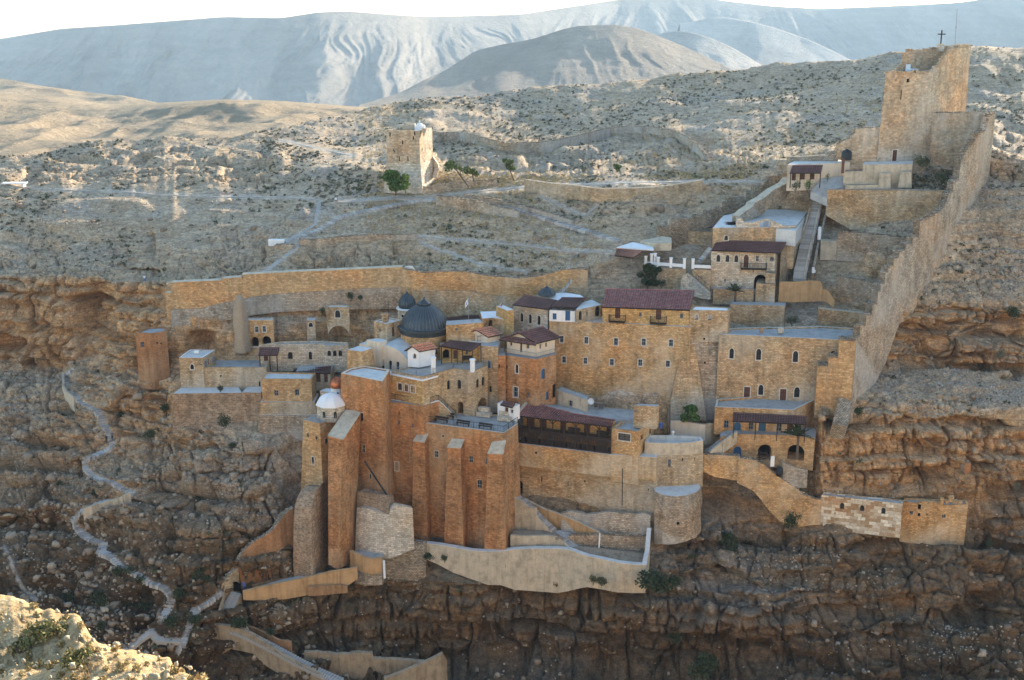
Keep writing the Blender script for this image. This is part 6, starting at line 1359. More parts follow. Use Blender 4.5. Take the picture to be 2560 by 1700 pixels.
pwall('ramp_back_wall','second thin orange wall behind the diagonal ramp','wall',Z(14,[(640,455,198),(760,425,198.6),(900,400,199)]),[480,440,412],.4,'ochredk',14,sub=1.5)
pwall('path_kerb','low orange ledge wall under the diagonal parapet','wall',Z(14,[(1025,465,195.8),(1150,458,196.2),(1260,452,196.6),(1300,462,196.6)]),[500,490,480,475],.5,'ochredk',14,sub=1.5)
stair('gate_stair','dark red-brown stair dropping from the arched gate to the landing',Z(14,[(530,500,196.0),(490,570,194.5),(455,650,193),(430,720,191.8)]),2.0,22,None,0,'terr2')
pwall('stair_side_wall','left plaster wall of the gate stair','wall',Z(14,[(430,500,195),(440,560,193.8),(415,640,192.2),(385,690,191.3),(358,725,190.6)]),[620,700,780,800,800],.4,'concdk',14,sub=1)
pwall('stair_side_wall','right curved plaster wall of the gate stair','wall',Z(14,[(568,518,195.6),(530,560,194.6),(500,620,193.5),(478,665,192.7),(475,710,192.0)]),[560,640,700,730,740],.4,'concdk',14,sub=1)
pwall('landing_wall','square-cornered plaster wall holding the stair landing','wall',Z(14,[(355,728,190.4),(420,734,190.0),(494,742,189.7)]),[905,900,860],.5,'concdk',14,cap='concdk',sub=1)
mb=MB(); t=[P(*Z(14,x,y),Y) for x,y,Y in((362,722,190.8),(494,738,190.0),(520,745,191.4),(430,712,192.4))]; mb.prism([q-UP*2 for q in t],t); tag(mb.build('landing_floor',M['terr2']),'grey landing at the turn of the lower stairs','landing')
stair('lower_stair','long dark blue-grey stair running down to the right between plaster walls',Z(14,[(505,755,190.4),(620,800,189.6),(740,860,188.6),(860,925,187.5),(980,990,186.4),(1100,1050,185.4),(1260,1120,184.2)]),2.0,44,None,0,'bluestep' if 'bluestep' in M else 'terr2')
pwall('lower_stair_wall','tall sloping plaster wall in front of the long dark stair','wall',Z(14,[(494,742,189.6),(560,758,189.2),(640,798,188.5),(730,860,187.7),(820,920,186.9),(930,985,185.9),(1035,1040,185),(1170,1110,184)]),[870,880,900,985,1040,1110,1130,1150],.5,'concdk',14,cap='concdk',sub=1.5)
pwall('lower_stair_wall','low ochre wall behind the long dark stair','wall',Z(14,[(560,728,192.4),(640,745,191.8),(740,790,190.8),(820,832,190),(908,845,189.3)]),[770,790,850,900,910],.4,'ochredk',14,sub=1.5)
pwall('cave_wall','pale crumbling plaster wall against the gorge cliff at the bottom of the picture','wall',Z(14,[(1000,918,189.5),(1170,925,189.4),(1180,930,189.3),(1310,935,189.2),(1320,925,189.2),(1470,925,189),(1478,960,189),(1830,985,188.6)]),[1111]*8,.8,'concdk',14,sub=1,rough=.15)
mb=MB(); c=P(*Z(14,1497,1130),188.2); ap=arcpts(c+UP*1.6,Vector((1,0,0)),.42,0); mb.face([c-Vector((.42,0,0)),c+Vector((.42,0,0))]+ap[::-1]); mb.prism([c+Vector((x,y,0)) for x,y in((-.42,.05),(.42,.05),(.42,.6),(-.42,.6))],[c+Vector((x,y,1.6)) for x,y in((-.42,.05),(.42,.05),(.42,.6),(-.42,.6))]); tag(mb.build('cave_door',M['void']),'black arched doorway in the pale wall at the bottom edge','doorway')
pwall('angled_wall','pale sloping wall rising to a pointed end at the bottom centre','wall',Z(14,[(1560,1105,184),(1650,1075,184.6),(1740,1035,185.2),(1800,1010,185.6),(1900,965,186.2),(1965,930,186.7),(1992,975,186.9),(1995,1060,187)]),[1150]*8,.6,'concdk',14,cap='concdk',sub=1.5)
# ---------- upper group ----------
U1=Blk('upper_house','cream three-arched house with plum tiled roof and iron balcony on the upper terrace','house',[(1010,682),(1592,700),(1650,650),(1060,640)],242,1055,'pale',7,'terr',
 [(1075,746,34,66,'a'),(1158,747,34,66,'a'),(1238,749,34,66,'a'),(1327,772,44,120,'D'),(1429,750,26,52,'v'),(1562,755,38,38,'v'),(1134,947,18,24,'v'),(1248,947,10,22,'v'),(1455,965,110,140,'A',2.5)],extra=1.5)
zU=U1.z
a,b,c,d=[P(*Z(7,x,y),Y) for x,y,Y in((1062,588,244.5),(1692,604,242.2),(1640,700,238.6),(1008,676,241.3))]; tiled(U1.root,a,b,c,d,'tpur')
q=[P(*Z(7,x,y),Y) for x,y,Y in((1278,845,240.0),(1512,850,239.2))]; nb=Vector((.15,1.1,0)); slab(U1.root,[q[0]+nb,q[0],q[1],q[1]+nb],.14,'wood','balcony_floor'); rail(U1.root,[q[0]+nb,q[0],q[1],q[1]+nb],1.15,'iron',.2,name='balcony_railing')
mb=MB()
for t in(.02,.5,.98): p_=q[0]+(q[1]-q[0])*t; mb.bar(p_-UP*.1,p_+nb-UP*.9,.07); mb.bar(p_,p_+UP*3.4+nb*.3,.03)
mb.build('brackets',M['iron'],U1.root)
U3=Blk('upper_house_wing','tall side wall of the upper house next to the long stair','building',[(1648,655),(1765,585),(1772,560),(1900,300),(1700,300),(1640,600)][0:2]+[(1790,520),(1600,560)],241,940,'tan',7,'terr2',[(1694,742,13,38,'v'),(1720,920,22,58,'x')],extra=1.5)
zt2=-46.9
U2=Blk('shaped_gable_house','tan stone front with a wavy gable and one tall arched opening above the upper house','building',[(1025,470),(1775,462),(1905,300),(1700,240),(1120,360)],0,590,'tan',7,'terr',[(1146,560,34,48,'a')],z=zt2,zb=-53.2,extra=2)
def shaped():
    a=Pz(*Z(7,1235,462),zt2); b=Pz(*Z(7,1775,462),zt2); d=(b-a); n=Vector((-d.y,d.x,0)).normalized(); n=n if n.y>0 else -n
    xs=[0,.02,.1,.13,.3,.4,.5,.58,.68,.75,.82,.88,1.0]; hs=[1.75,1.75,1.65,.9,.85,1.2,1.55,1.35,.9,.5,.28,.25,.3]
    mb=MB()
    for i in range(len(xs)-1):
        p0,p1=a+d*xs[i],a+d*xs[i+1]; t0,t1=p0+UP*hs[i],p1+UP*hs[i+1]
        if .44<(xs[i]+xs[i+1])/2<.56: p0=p0+UP*(hs[i]-.35); p1=p1+UP*(hs[i+1]-.35)
        mb.face([p0-n*.05,p1-n*.05,t1-n*.05,t0-n*.05]); mb.face([t0-n*.05,t1-n*.05,t1+n*.45,t0+n*.45]); mb.face([p1+n*.45,p0+n*.45,t0+n*.45,t1+n*.45])
    mb.build('shaped_gable',M['pale'],U2.root)
    w=MB(); c=a+d*.5-n*.06; ap=arcpts(c+UP*.75,d.normalized(),.55,0); c0=c-UP*1.2; w.face([c0-d.normalized()*.55,c0+d.normalized()*.55]+ap[::-1]); w.build('window',M['greyf'],U2.root)
shaped()
a,b,c,d=[P(*Z(7,x,y),Y) for x,y,Y in((1040,425,251),(1225,412,249.5),(1234,432,246.4),(980,470,248))]; tiled(U2.root,a,b,c,d,'tpur',name='side_roof',ridge=False)
# pale blue upper terrace
t=[Pz(*Z(7,x,y),zt2-.3) for x,y in((1300,440),(1780,500),(1912,310),(1690,235),(1500,300))]; mb=MB(); mb.prism([q-UP*3 for q in t],t); tag(mb.build('upper_terrace',M['terr']),'pale blue trapezoid terrace behind the wavy gable','terrace')
U5=Blk('stepped_buttress_house','tall stepped stone buttress rising in front of the upper house arch','buttress',[(1418,972),(1592,985),(1600,930),(1440,930)],238.6,1175,'tan',7,'rubble',[],extra=2)
Blk('buttress_step','narrow upper step of the stone buttress beside the balcony','buttress',[(1505,878),(1592,885),(1600,850),(1520,850)],238.9,990,'tan',7,'rubble',[],extra=1)
Blk('middle_retaining_wall','tan retaining wall below the palm and right of the long tiled roof','wall',[(1180,1165),(1680,1180),(1690,1150),(1200,1140)],236,1400,'tan',7,'terr2',[],extra=2)
Blk('garden_wall','short tan garden wall behind the little palm','wall',[(1030,1022),(1400,1028)],240,1120,'tan',7,'terr2',[],depth=1,extra=1)
pwall('pink_wall','curved pinkish plaster wall at the foot of the long stair','wall',Z(7,[(1630,960,238.8),(1760,962,238.6),(1900,950,238.6),(2000,955,238.9),(2030,1030,238.7),(2070,1040,238.5),(2130,1130,238.0)]),[1110,1110,1105,1100,1100,1110,1170],.4,'ochre',7,sub=1.2)
# long stair between walls
sp=Z(7,[(1988,185,262),(1965,260,259.6),(1925,400,255.8),(1900,520,252.6),(1870,640,249.3),(1845,760,246.2),(1820,860,243.6),(1812,940,241.6)])
root=stair('long_stair','long straight stone stair climbing from the upper house to the tower terrace',[(x,y,Y) for x,y,Y in sp],2.5,60,None,0,'step')
pwall('stair_balustrade','right-hand rendered balustrade of the long stair','wall',[(x+50*.2753+(0),y-6,Y) for x,y,Y in sp],[y+10+6 for x,y,Y in sp],.3,'conc',0,sub=3)
pwall('stair_balustrade','left-hand curved wall of the long stair','wall',Z(7,[(1940,170,262.3),(1925,250,260),(1905,330,257),(1860,470,252),(1790,560,249.5)]),[240,300,400,540,600],.35,'tan',7,sub=2)
pwall('water_channel','narrow dark channel wall running beside the long stair','wall',Z(7,[(2075,215,261.5),(2060,330,258),(2030,470,254.5),(1985,640,250),(1960,780,246.5),(1940,880,244)]),[240,360,505,680,820,910],.4,'grey',7,sub=3)
mb=MB(); q=P(*Z(7,1992,520),251.2); mb.box(q,(.6,.3,2.6)); tag(mb.build('white_board',M['white']),'narrow white upright board beside the long stair','board')
mb=MB(); q=P(*Z(7,1935,855),243.6); mb.box(q,(.45,.4,1.1)); mb.box(q+Vector((.3,0,-.2)),(.4,.35,.5)); tag(mb.build('white_box',M['white']),'small white box at the bottom of the channel beside the stair','box')
# left annex of the upper group
Blk('annex_house','tan stone block with railed roof terrace left of the wavy gable','building',[(705,500),(1020,510),(1010,440),(790,430),(720,450)],0,740,'tan',7,'terr',[(870,735,20,40,'h'),(560,725,30,84,'A',1)][:1],z=-50.1,zb=-57.4,parapet=.5,extra=2)
Blk('annex_wall','lower tan wall with a dark arched door in the middle of the annex','building',[(500,620),(705,618),(800,560),(560,590)],0,775,'tan',7,'terr',[(560,725,32,90,'x')],z=-53.0,zb=-57.4,extra=2)
B=Blk('white_roof_house','small house with a bright white sloping roof at the left of the upper group','house',[(130,715),(300,745),(395,680),(490,665),(300,610),(170,640)],0,840,'tan',7,'white',[(340,770,20,54,'n')],z=-55.9,zb=-59,extra=2)
t=[P(*Z(7,x,y),Y) for x,y,Y in((150,660,249.5),(390,680,244.6),(300,744,240.4),(135,722,243.2))]; tiled(B.root,t[0],t[1],t[2],t[3],'tlit')
t=[P(*Z(7,x,y),Y) for x,y,Y in((152,645,249.5),(490,668,246),(480,640,250),(300,600,253))]; slab(B.root,t,.25,'white','white_roof')
mb=MB(); t=[P(*Z(7,x,y),Y) for x,y,Y in((500,612,249),(650,610,248.5),(648,560,252),(560,545,254),(360,590,253))]; mb.prism([q-UP*1.5 for q in t],t); tag(mb.build('vaulted_roof',M['conc']),'rounded tan plaster roof behind the white sloping roof','roof')
Blk('rubble_house','rough stone house front with a small doorway left of the tree','house',[(35,740),(195,765),(300,700),(150,690)],0,870,'tan',7,'terr',[],z=-56.6,zb=-62,extra=3)
Blk('cream_terrace_house','cream house with a pale blue flat roof and one dark window above the domes','house',[(1855,1030),(1985,1045),(2105,1000),(1960,1000)],0,1170,'cream',13,'terr',[(1924,1125,20,44,'v')],z=-58.2,zb=-63,extra=1,parapet=.1)
Blk('rough_side_wall','rough shadowed stone wall running back from the cream terrace house','wall',[(1985,1050),(2200,1010),(2215,960),(2110,990)],0,1170,'grey',13,'terr2',[],z=-57.6,zb=-63,extra=1)
stair('broken_stair','short crumbling stair beside the cream terrace house',[(x,y,239.5) for x,y in Z(13,[(1840,1060),(1800,1105),(1765,1140)])],1.6,9,None,0,'step')
# balustrade with white posts
def balu():
    a=Z(7,[(405,800,246),(440,790,245.6),(530,798,244.6),(645,805,243.4),(765,815,242.2)]); b=Z(7,[(840,818,241.9),(1005,825,241.0)])
    root=empty('white_balustrade',P(*a[2]),'white plaster balustrade with square posts and iron grilles above the tree','balustrade')
    for seg in(a,b):
        mb=MB(); P3=[P(*q) for q in seg]
        for p_,q in zip(P3[:-1],P3[1:]): mb.bar(p_,q,.25,.6)
        mb.build('plinth',M['white'],root); rail(root,[p_+UP*.3 for p_ in P3],1.0,'iron',.3)
    for x,y,Y in Z(7,[(415,790,246),(468,770,245.4),(500,765,245.2),(527,800,244.6),(643,805,243.4),(765,812,242.2),(843,815,241.9)]):
        mb=MB(); q=P(x,y,Y); mb.box(q+UP*.35,(.5,.5,1.9)); mb.box(q+UP*1.35,(.65,.65,.14)); mb.build('post',M['white'],root)
balu()
pwall('terrace_retaining_wall','tan retaining wall under the white balustrade','wall',Z(7,[(430,830,245.2),(780,850,242.4)]),[980,1010],.8,'tan',7,sub=3)
pwall('terrace_retaining_wall','tan retaining wall right of the stair gap below the white balustrade','wall',Z(7,[(835,850,241.6),(1008,855,240.9)]),[1000,1040],.8,'tan',7,sub=3)
stair('yard_steps','narrow stair with iron handrail dropping right from the balustrade gap',Z(7,[(800,890,241.5),(860,940,240.8),(925,1000,240),(985,1055,239.3)]),1.4,16,None,0,'step')
pwall('yard_steps_wall','pale stone wall below the narrow handrail stair','wall',Z(7,[(735,945,241),(760,895,241),(800,885,240.9),(870,945,240.2),(940,1015,239.4),(1000,1065,238.8)]),[1040,1040,1045,1060,1080,1085],.4,'pale',7,sub=1)
a,b=P(*Z(7,835,900),240.6),P(*Z(7,1000,1050),238.9); o=rail(None,[a,b],1.0,'iron',1.2); tag(o,'dark iron handrail of the narrow stair beside the upper house','handrail')
stair('roof_steps','short stair rising right to the railed roof of the annex block',Z(7,[(900,770,243.8),(950,720,244.4),(1005,650,245.2)]),1.3,14,None,0,'step')
# stepped rubble wall climbing to the tower
pl=Z(7,[(532,460,254),(640,458,255),(645,396,255),(858,393,257),(862,362,257),(955,360,258),(960,325,258),(1035,322,259),(1037,286,259),(1105,284,260),(1108,248,260),(1170,246,261),(1175,203,261),(1320,200,262.5),(1325,150,262.5),(1400,148,263.5),(1402,90,263.5),(1480,85,264.5),(1485,60,264.5),(1550,10,265.5),(1640,0,266.5),(1720,-40,267.5)])
pwall('stepped_boundary_wall','rubble boundary wall climbing in steps toward the upper right tower','wall',pl,[690,690,690,685,685,670,665,655,655,640,640,625,625,600,600,580,580,565,565,545,530,520],1.2,'rubble',0,capm='rubble',stones=True,sub=1.5)
pl=Z(7,[(1262,370,249),(1320,320,250.5),(1390,275,252),(1400,250,253),(1490,200,256),(1575,130,258.5),(1690,70,261),(1730,20,263)])
pwall('curved_parapet','thick curved rubble wall sweeping up beside the pale blue terrace','wall',pl,[560,550,545,535,525,500,490,470],1.6,'grey',0,cap='conc',sub=1.2)
# retaining terraces right of the long stair
pwall('high_retaining_wall','high stone retaining wall below the tower, pierced with weep holes','wall',Z(17,[(155,283,255),(300,280,254.5),(560,282,253.5),(842,288,252.5)]),[400,480,480,480],1.0,'tan',17,cap='rubblewall',sub=4)
pwall('middle_terrace_wall','rubble terrace wall in the middle between the long stair and the diagonal wall','wall',Z(17,[(212,520,248.5),(330,522,248),(480,535,247.3),(570,548,246.8),(650,545,246.5)]),[655,655,655,650,645],.9,'rubblewall',17,capm='rubble',stones=True,sub=1.5)
pwall('lower_terrace_wall','short rubble terrace wall stepping down beside the diagonal wall','wall',Z(17,[(208,768,241.5),(300,778,240.8),(380,795,240.2),(450,812,239.7)]),[880,925,935,935],.9,'rubblewall',17,capm='rubble',stones=True,sub=1.5)
pwall('lowest_terrace_wall','lowest smooth tan terrace wall just above the dark flat roof','wall',Z(17,[(105,944,234.6),(200,955,234.2),(300,966,233.8),(400,975,233.4)]),[1020,1040,1055,1060],.9,'tan',17,cap='conc',sub=3)
pwall('stair_side_block','rough plastered block wall right of the channel','wall',Z(17,[(118,565,249.3),(210,568,248.8)]),[650,650],2,'conc',17,sub=2)
# ---------- upper right tower ----------
def big_tower():
    z0=-37.2; FL=P(*Z(8,770,1262),261.5); 
    a=Vector((FL.x,FL.y,0)); c_=P(*Z(8,1140,1150),265.0); b=Vector((c_.x,c_.y,0)); e=P(*Z(8,1452,890),275.5); cc=Vector((e.x,e.y,0)); dd_=Vector((P(2262,130,271.5).x,271.5,0))
    ztop=P(*Z(8,785,572),263.5).z; root=empty('ruined_tower',(a.x+4,a.y+4,z0),'great ruined square stone tower with broken parapet, highest building at the upper right','tower')
    # top footprint (battered), corners a b cc dd_
    ctr=(a+b+cc+dd_)/4
    def foot(q,s): v=ctr+(q-ctr)*s; return v
    zb=-41; H=dict(a=ztop,b=ztop+.25,c=-14.2,d=-15.2)
    lo=[foot(q,1.05) for q in(a,b,cc,dd_)]; hi=[foot(q,.985) for q in(a,b,cc,dd_)]
    lo=[Vector((q.x,q.y,zb)) for q in lo]; hi=[Vector((q.x,q.y,z)) for q,z in zip(hi,(ztop,ztop+.3,-14.3,-15.3))]
    mb=MB(); openings_on(mb,hi[0],Vector((hi[1].x,hi[1].y,hi[0].z)),lo[1],lo[0],[dict(p=P(*Z(8,950,745),262.8),w=.28,h=2.0,t='h'),dict(p=P(*Z(8,900,627),262.8),w=.25,h=.5,t='h'),dict(p=P(*Z(8,908,1222),262.2),w=1.15,h=2.3,t='d'),dict(p=P(*Z(8,1008,632),263.2),w=.7,h=.7,t='h')],root)
    # right face with ruined sloping edge
    b1=Vector((hi[1].x,hi[1].y,hi[0].z)); c1=Vector((hi[2].x,hi[2].y,hi[0].z)); openings_on(mb,b1,c1,lo[2],lo[1],[dict(p=P(*Z(8,1375,568),270),w=.5,h=.7,t='h')][:0],root)
    n=18; prev=None; tops=[]
    for i in range(n+1):
        s=i/n; q=b1+(c1-b1)*s; h=(hi[2].z-hi[0].z)*min(1,max(0,(s*1.9)))**1.0; h=round(h/.45)*.45; tops.append((q,q+UP*max(.02,h)))
    inn=(ctr-((b1+c1)/2)); inn=Vector((inn.x,inn.y,0)).normalized()*1.2
    for (q0,t0),(q1,t1) in zip(tops[:-1],tops[1:]):
        t1_=Vector((q1.x,q1.y,t0.z)); mb.face([q0,q1,t1_,t0]); mb.face([q1+inn,q0+inn,t0+inn,t1_+inn]); mb.face([t0,t1_,t1_+inn,t0+inn]); mb.face([t1_,t1,t1+inn,t1_+inn])
    # back wall and left wall
    c2,d2=hi[2],hi[3]; bi=(ctr-(c2+d2)/2); bi=Vector((bi.x,bi.y,0)).normalized()*1.2
    mb.prism([Vector((v.x,v.y,zb)) for v in(d2,c2,c2+bi,d2+bi)],[d2,c2,Vector((c2.x+bi.x,c2.y+bi.y,c2.z)),Vector((d2.x+bi.x,d2.y+bi.y,d2.z))])
    a2=hi[0]; li=(ctr-(a2+d2)/2); li=Vector((li.x,li.y,0)).normalized()*1.2
    m_=6
    for i in range(m_):
        p0=a2+(d2-a2)*(i/m_); p1=a2+(d2-a2)*((i+1)/m_); z_=a2.z+(d2.z-a2.z)*max(0,(i/m_-.15)/.85)*.6+.05; mb.prism([Vector((v.x,v.y,zb)) for v in(p0,p1,p1+li,p0+li)],[Vector((v.x,v.y,z_)) for v in(p0,p1,p1+li,p0+li)])
    fi=(hi[3]-hi[0]).normalized(); fi=Vector((fi.x,fi.y,0))*1.0
    mb.face([hi[0],b1,b1+fi,hi[0]+fi]); mb.face([b1+fi,hi[0]+fi,Vector((hi[0].x+fi.x,hi[0].y+fi.y,zb)),Vector((b1.x+fi.x,b1.y+fi.y,zb))])
    fl=[Vector((v.x,v.y,hi[0].z-2.2)) for v in hi]; mb.face(fl,m=1)
    mb.build('wall',[M['tower'],M['terr2']],root)
    sb=MB(); rr=random.Random(4)
    for P0,P1,z0_,z1_ in((hi[0],b1,0,0),(c2,d2,0,0),(b1,c1,.2,2.2)):
        for i in range(26):
            s=i/26; q=P0+(P1-P0)*s; zz=(hi[2].z-hi[0].z)*min(1,s*1.9) if P0 is b1 else 0; h=rr.uniform(.2,.6); sb.box(q+Vector((rr.uniform(-.2,.6)*.5,rr.uniform(0,.8),zz+h/2)),(rr.uniform(.4,.8),.6,h),rr.random())
    o=sb.build('broken_top_stones',M['tower'],root); o['kind']='stuff'
    g=MB(); q=ctr+Vector((-2.2,1.5,hi[0].z-2.2)); g.box(q+UP*1.3,(2.6,2.2,2.6)); g.box(q+Vector((-.6,0,3)),(1.0,1.0,1.0)); g.build('stair_turret',M['white'],root)
    # cross
    cbp=Vector((c2.x*.55+d2.x*.45,c2.y*.55+d2.y*.45,c2.z-.3)); r=P(*Z(8,1257,380),cbp.y-.4); b_=MB(); b_.box(r+UP*.2,(1.2,1.2,1.5)); r2=empty('tower_cross',r,'tall dark plain cross on a white plinth on top of the ruined tower','cross'); b_.build('plinth',M['pale'],r2)
    k=MB(); k.bar(r+UP*.9,r+UP*3.7,.22); k.bar(r+Vector((-.8,0,2.9)),r+Vector((.8,0,2.9)),.22); k.build('cross',M['wood'],r2)
    t0=P(*Z(8,1370,385),273.5); t1=P(*Z(8,1389,68),273.5); k=MB(); bartube(k,t0-UP*.5,t1,.08,6); k.box(t0+(t1-t0)*.55,(.3,.3,.3)); tag(k.build('lightning_mast',M['steel']),'very tall thin metal mast on top of the ruined tower, right of the cross','mast')
big_tower()
pwall('tower_curtain_wall','stone curtain wall running right from the ruined tower to the top of the diagonal wall','wall',Z(8,[(1128,890,266.3),(1300,885,266),(1500,882,265.4),(1690,880,264.6)]),[1250,1290,1320,1330],1.2,'tower',8,capm='rubble',stones=True,sub=3)
pwall('tower_side_wall','stone wall stepping down left from the foot of the ruined tower','wall',Z(8,[(450,1130,262.5),(520,1095,262.5),(548,1085,262.4),(552,1060,262.4),(590,1045,262.3),(592,1012,262.3),(700,1005,262),(785,998,261.6)]),[1210,1240,1260,1290,1290,1290,1290,1290],1.1,'tower',8,capm='rubble',stones=True,sub=1.5)
pwall('outer_low_wall','low rubble wall left of the black water tank','wall',Z(8,[(60,1232,263.5),(200,1225,263.5),(360,1215,263.3),(375,1185,263.2),(460,1180,262.9)]),[1270,1270,1260,1250,1240],.9,'rubble',8,sub=2)
B=Blk('tower_porch_house','low cream flat-roofed house with plum tiled porch below the tower','house',[(60,1290),(550,1275),(545,1250),(110,1262)],258.5,1420,'cream',8,'terr',[(110,1385,34,60,'x'),(180,1378,34,60,'x'),(255,1378,34,60,'x')],extra=2)
a,b,c,d=[P(*Z(8,x,y),Y) for x,y,Y in((98,1300,258.5),(336,1298,258.3),(322,1357,255.8),(75,1358,256))]; tiled(B.root,a,b,c,d,'tpur',name='porch_roof')
for x in(85,160,240,318): q=P(*Z(8,x,1357),256.2); post(B.root,q-UP*3,3,.16)
mb=MB(); q=P(*Z(8,520,1245),257.8); mb.lathe(q-UP*.2,[(1.05,0),(1.05,1.5),(.75,1.9),(.3,2.0),(.3,2.15),(0,2.15)],18); tag(mb.build('water_tank',M['black'],smooth=True),'black plastic water tank on the cream roof beside the ruined tower','tank')
mb=MB(); q=P(*Z(8,492,1320),256.5); mb.box(q+UP*.5,(.5,.4,3.0)); tag(mb.build('gate_post',M['door']),'brown upright gate post beside the black water tank','post')
Blk('tower_forebuilding','low ochre rendered block with buttresses at the foot of the ruined tower','building',[(650,1290),(1040,1285),(1050,1262),(665,1268)],257.5,1420,'conc',8,'terr',[],extra=2)
Blk('fore_buttress','squat rendered buttress in the middle of the low ochre block','buttress',[(785,1362),(865,1360),(862,1350),(800,1350)],256,1465,'conc',8,'conc',[],extra=1,batter=.3)
Blk('fore_buttress','squat rendered buttress at the right end of the low ochre block','buttress',[(945,1352),(1028,1350),(1025,1340),(955,1340)],256.2,1432,'conc',8,'conc',[],extra=1,batter=.3)
Blk('low_garden_wall','low rendered wall enclosing the garden bed left of the ochre block','wall',[(500,1345),(665,1340),(670,1325),(520,1330)],256.8,1420,'conc',8,'soil',[],extra=1)
Blk('flower_bed','narrow rendered bed above the high retaining wall','wall',[(515,1455),(800,1448),(800,1438),(530,1440)],255,1480,'conc',8,'soil',[],extra=1,parapet=.1)
t=[P(*Z(8,x,y),Y) for x,y,Y in((240,1500,256.5),(370,1560,254.8),(390,1490,256),(510,1460,257),(500,1380,259.5),(330,1400,259.5))]; mb=MB(); mb.prism([q-UP*1.5 for q in t],t); tag(mb.build('paved_ramp',M['terr2']),kind='structure')
# ---------- women's tower ----------
def wtower():
    A=P(*Z(13,748,178),285.0); z=A.z; Bq=P(*Z(13,940,180),283.4); C_=P(*Z(13,1014,148),290.0); B2=Vector((Bq.x,Bq.y,z)); C2=Vector((C_.x,C_.y,z)); D2=A+(C2-B2)
    root=empty('square_watchtower',(A.x+4,A.y+3,-45.5),'square pale stone watchtower with a wide battered base standing alone on the left hillside','tower')
    zm=P(*Z(13,745,372),284.6).z; zb=-46.8; ctr=(A+B2+C2+D2)/4
    top=[A,B2,C2,D2]; mid=[Vector((q.x,q.y,zm))+ (q-ctr)*.035 for q in top]; mid=[Vector((q.x,q.y,zm)) for q in mid]; base=[Vector((ctr.x+(q.x-ctr.x)*1.22,ctr.y+(q.y-ctr.y)*1.22,zb)) for q in top]; mid2=[Vector((ctr.x+(q.x-ctr.x)*1.07,ctr.y+(q.y-ctr.y)*1.07,zm)) for q in top]
    def op(x,y,w,h,i):
        Aa,Bb,Ba=top[i],top[(i+1)%4],mid[i]; nn=(Bb-Aa).cross(Ba-Aa); r=P(*Z(13,x,y),1.0); t=nn.dot(Aa)/nn.dot(r); return dict(p=r*t,w=w,h=h,t='h')
    mb=MB(); openings_on(mb,top[0],top[1],mid[1],mid[0],[op(767,205,.35,.9,0),op(842,250,.3,.9,0),op(912,198,.3,.9,0),op(905,224,.3,.8,0),op(822,347,.28,1.1,0),op(873,347,.28,1.1,0)],root)
    openings_on(mb,top[1],top[2],mid[2],mid[1],[op(992,172,.3,.8,1),op(957,290,.4,.8,1),op(1003,285,.4,.7,1),op(972,368,.4,.8,1)],root)
    for i in(2,3): mb.face([mid[i],mid[(i+1)%4],top[(i+1)%4],top[i]])
    # parapet rim
    inn=[q+(ctr-q)*.16 for q in top]; inn=[Vector((q.x,q.y,z)) for q in inn]
    for i in range(4): j=(i+1)%4; mb.face([top[i],top[j],inn[j],inn[i]]); mb.face([inn[i],inn[j],inn[j]-UP*1.2,inn[i]-UP*1.2])
    mb.face([q-UP*1.2 for q in inn],m=1); mb.build('wall',[M['tower'],M['terr']],root)
    mb=MB(); mb.prism(base,mid2,cap=True); mb.build('battered_base',M['pale'],root)
    # raised corner parapets, box oriel, small dome
    mb=MB()
    for s,h in((0,.5),(.22,.9),(.5,.2)): p0=D2+(C2-D2)*s; p1=D2+(C2-D2)*min(1,s+.28); i_=(B2-C2).normalized()*.6; mb.prism([p0,p1,p1+i_,p0+i_],[p0+UP*h,p1+UP*h,p1+i_+UP*h,p0+i_+UP*h])
    mb.build('raised_parapet',M['pale'],root)
    g=MB(); c=ctr+Vector((2.2,1.5,z-ctr.z-.8)); g.box(c+UP*.6,(2.2,2,1.6)); g.lathe(c+UP*1.4,[(.8,0),(.55,.4),(0,.55)],10); g.bar(c+UP*1.9,c+UP*2.5,.12); g.bar(c+Vector((-.2,0,2.3)),c+Vector((.2,0,2.3)),.1); g.build('roof_turret',M['white'],root)
    g=MB(); q=P(*Z(13,962,190),284.2); g.prism([q+Vector((x,y,-1.1)) for x,y in((.2,-.1),(.3,.3),(.2,.6),(.1,.4))],[q+Vector((x,y,.9)) for x,y in((-.3,-.6),(.9,-.3),(.9,1.0),(-.3,.8))]); g.build('oriel',M['pale'],root)
    g=MB()
    for x,y in((785,292),(915,287)): q=P(*Z(13,x,y),284.7); g.bar(q,q+Vector((.5,-.9,-.45)),.14)
    g.build('spout',M['wood'],root)
    # flying butt at right
    g=MB(); L=[];R=[]
    for x,y,Y in((1015,325,290),(1030,350,289.4),(1050,378,288.8),(1056,405,288.2),(1046,440,287.6),(1042,462,287.2)): L.append(P(*Z(13,x,y),Y))
    for i in range(len(L)-1): a,b=L[i],L[i+1]; k=Vector((-1.0,.6,0)); g.prism([b,b+k,b+k+Vector((0,2,0)),b+Vector((0,2,0))],[a,a+k,a+k+Vector((0,2,0)),a+Vector((0,2,0))])
    g.build('curved_buttress',M['pale'],root)
wtower()
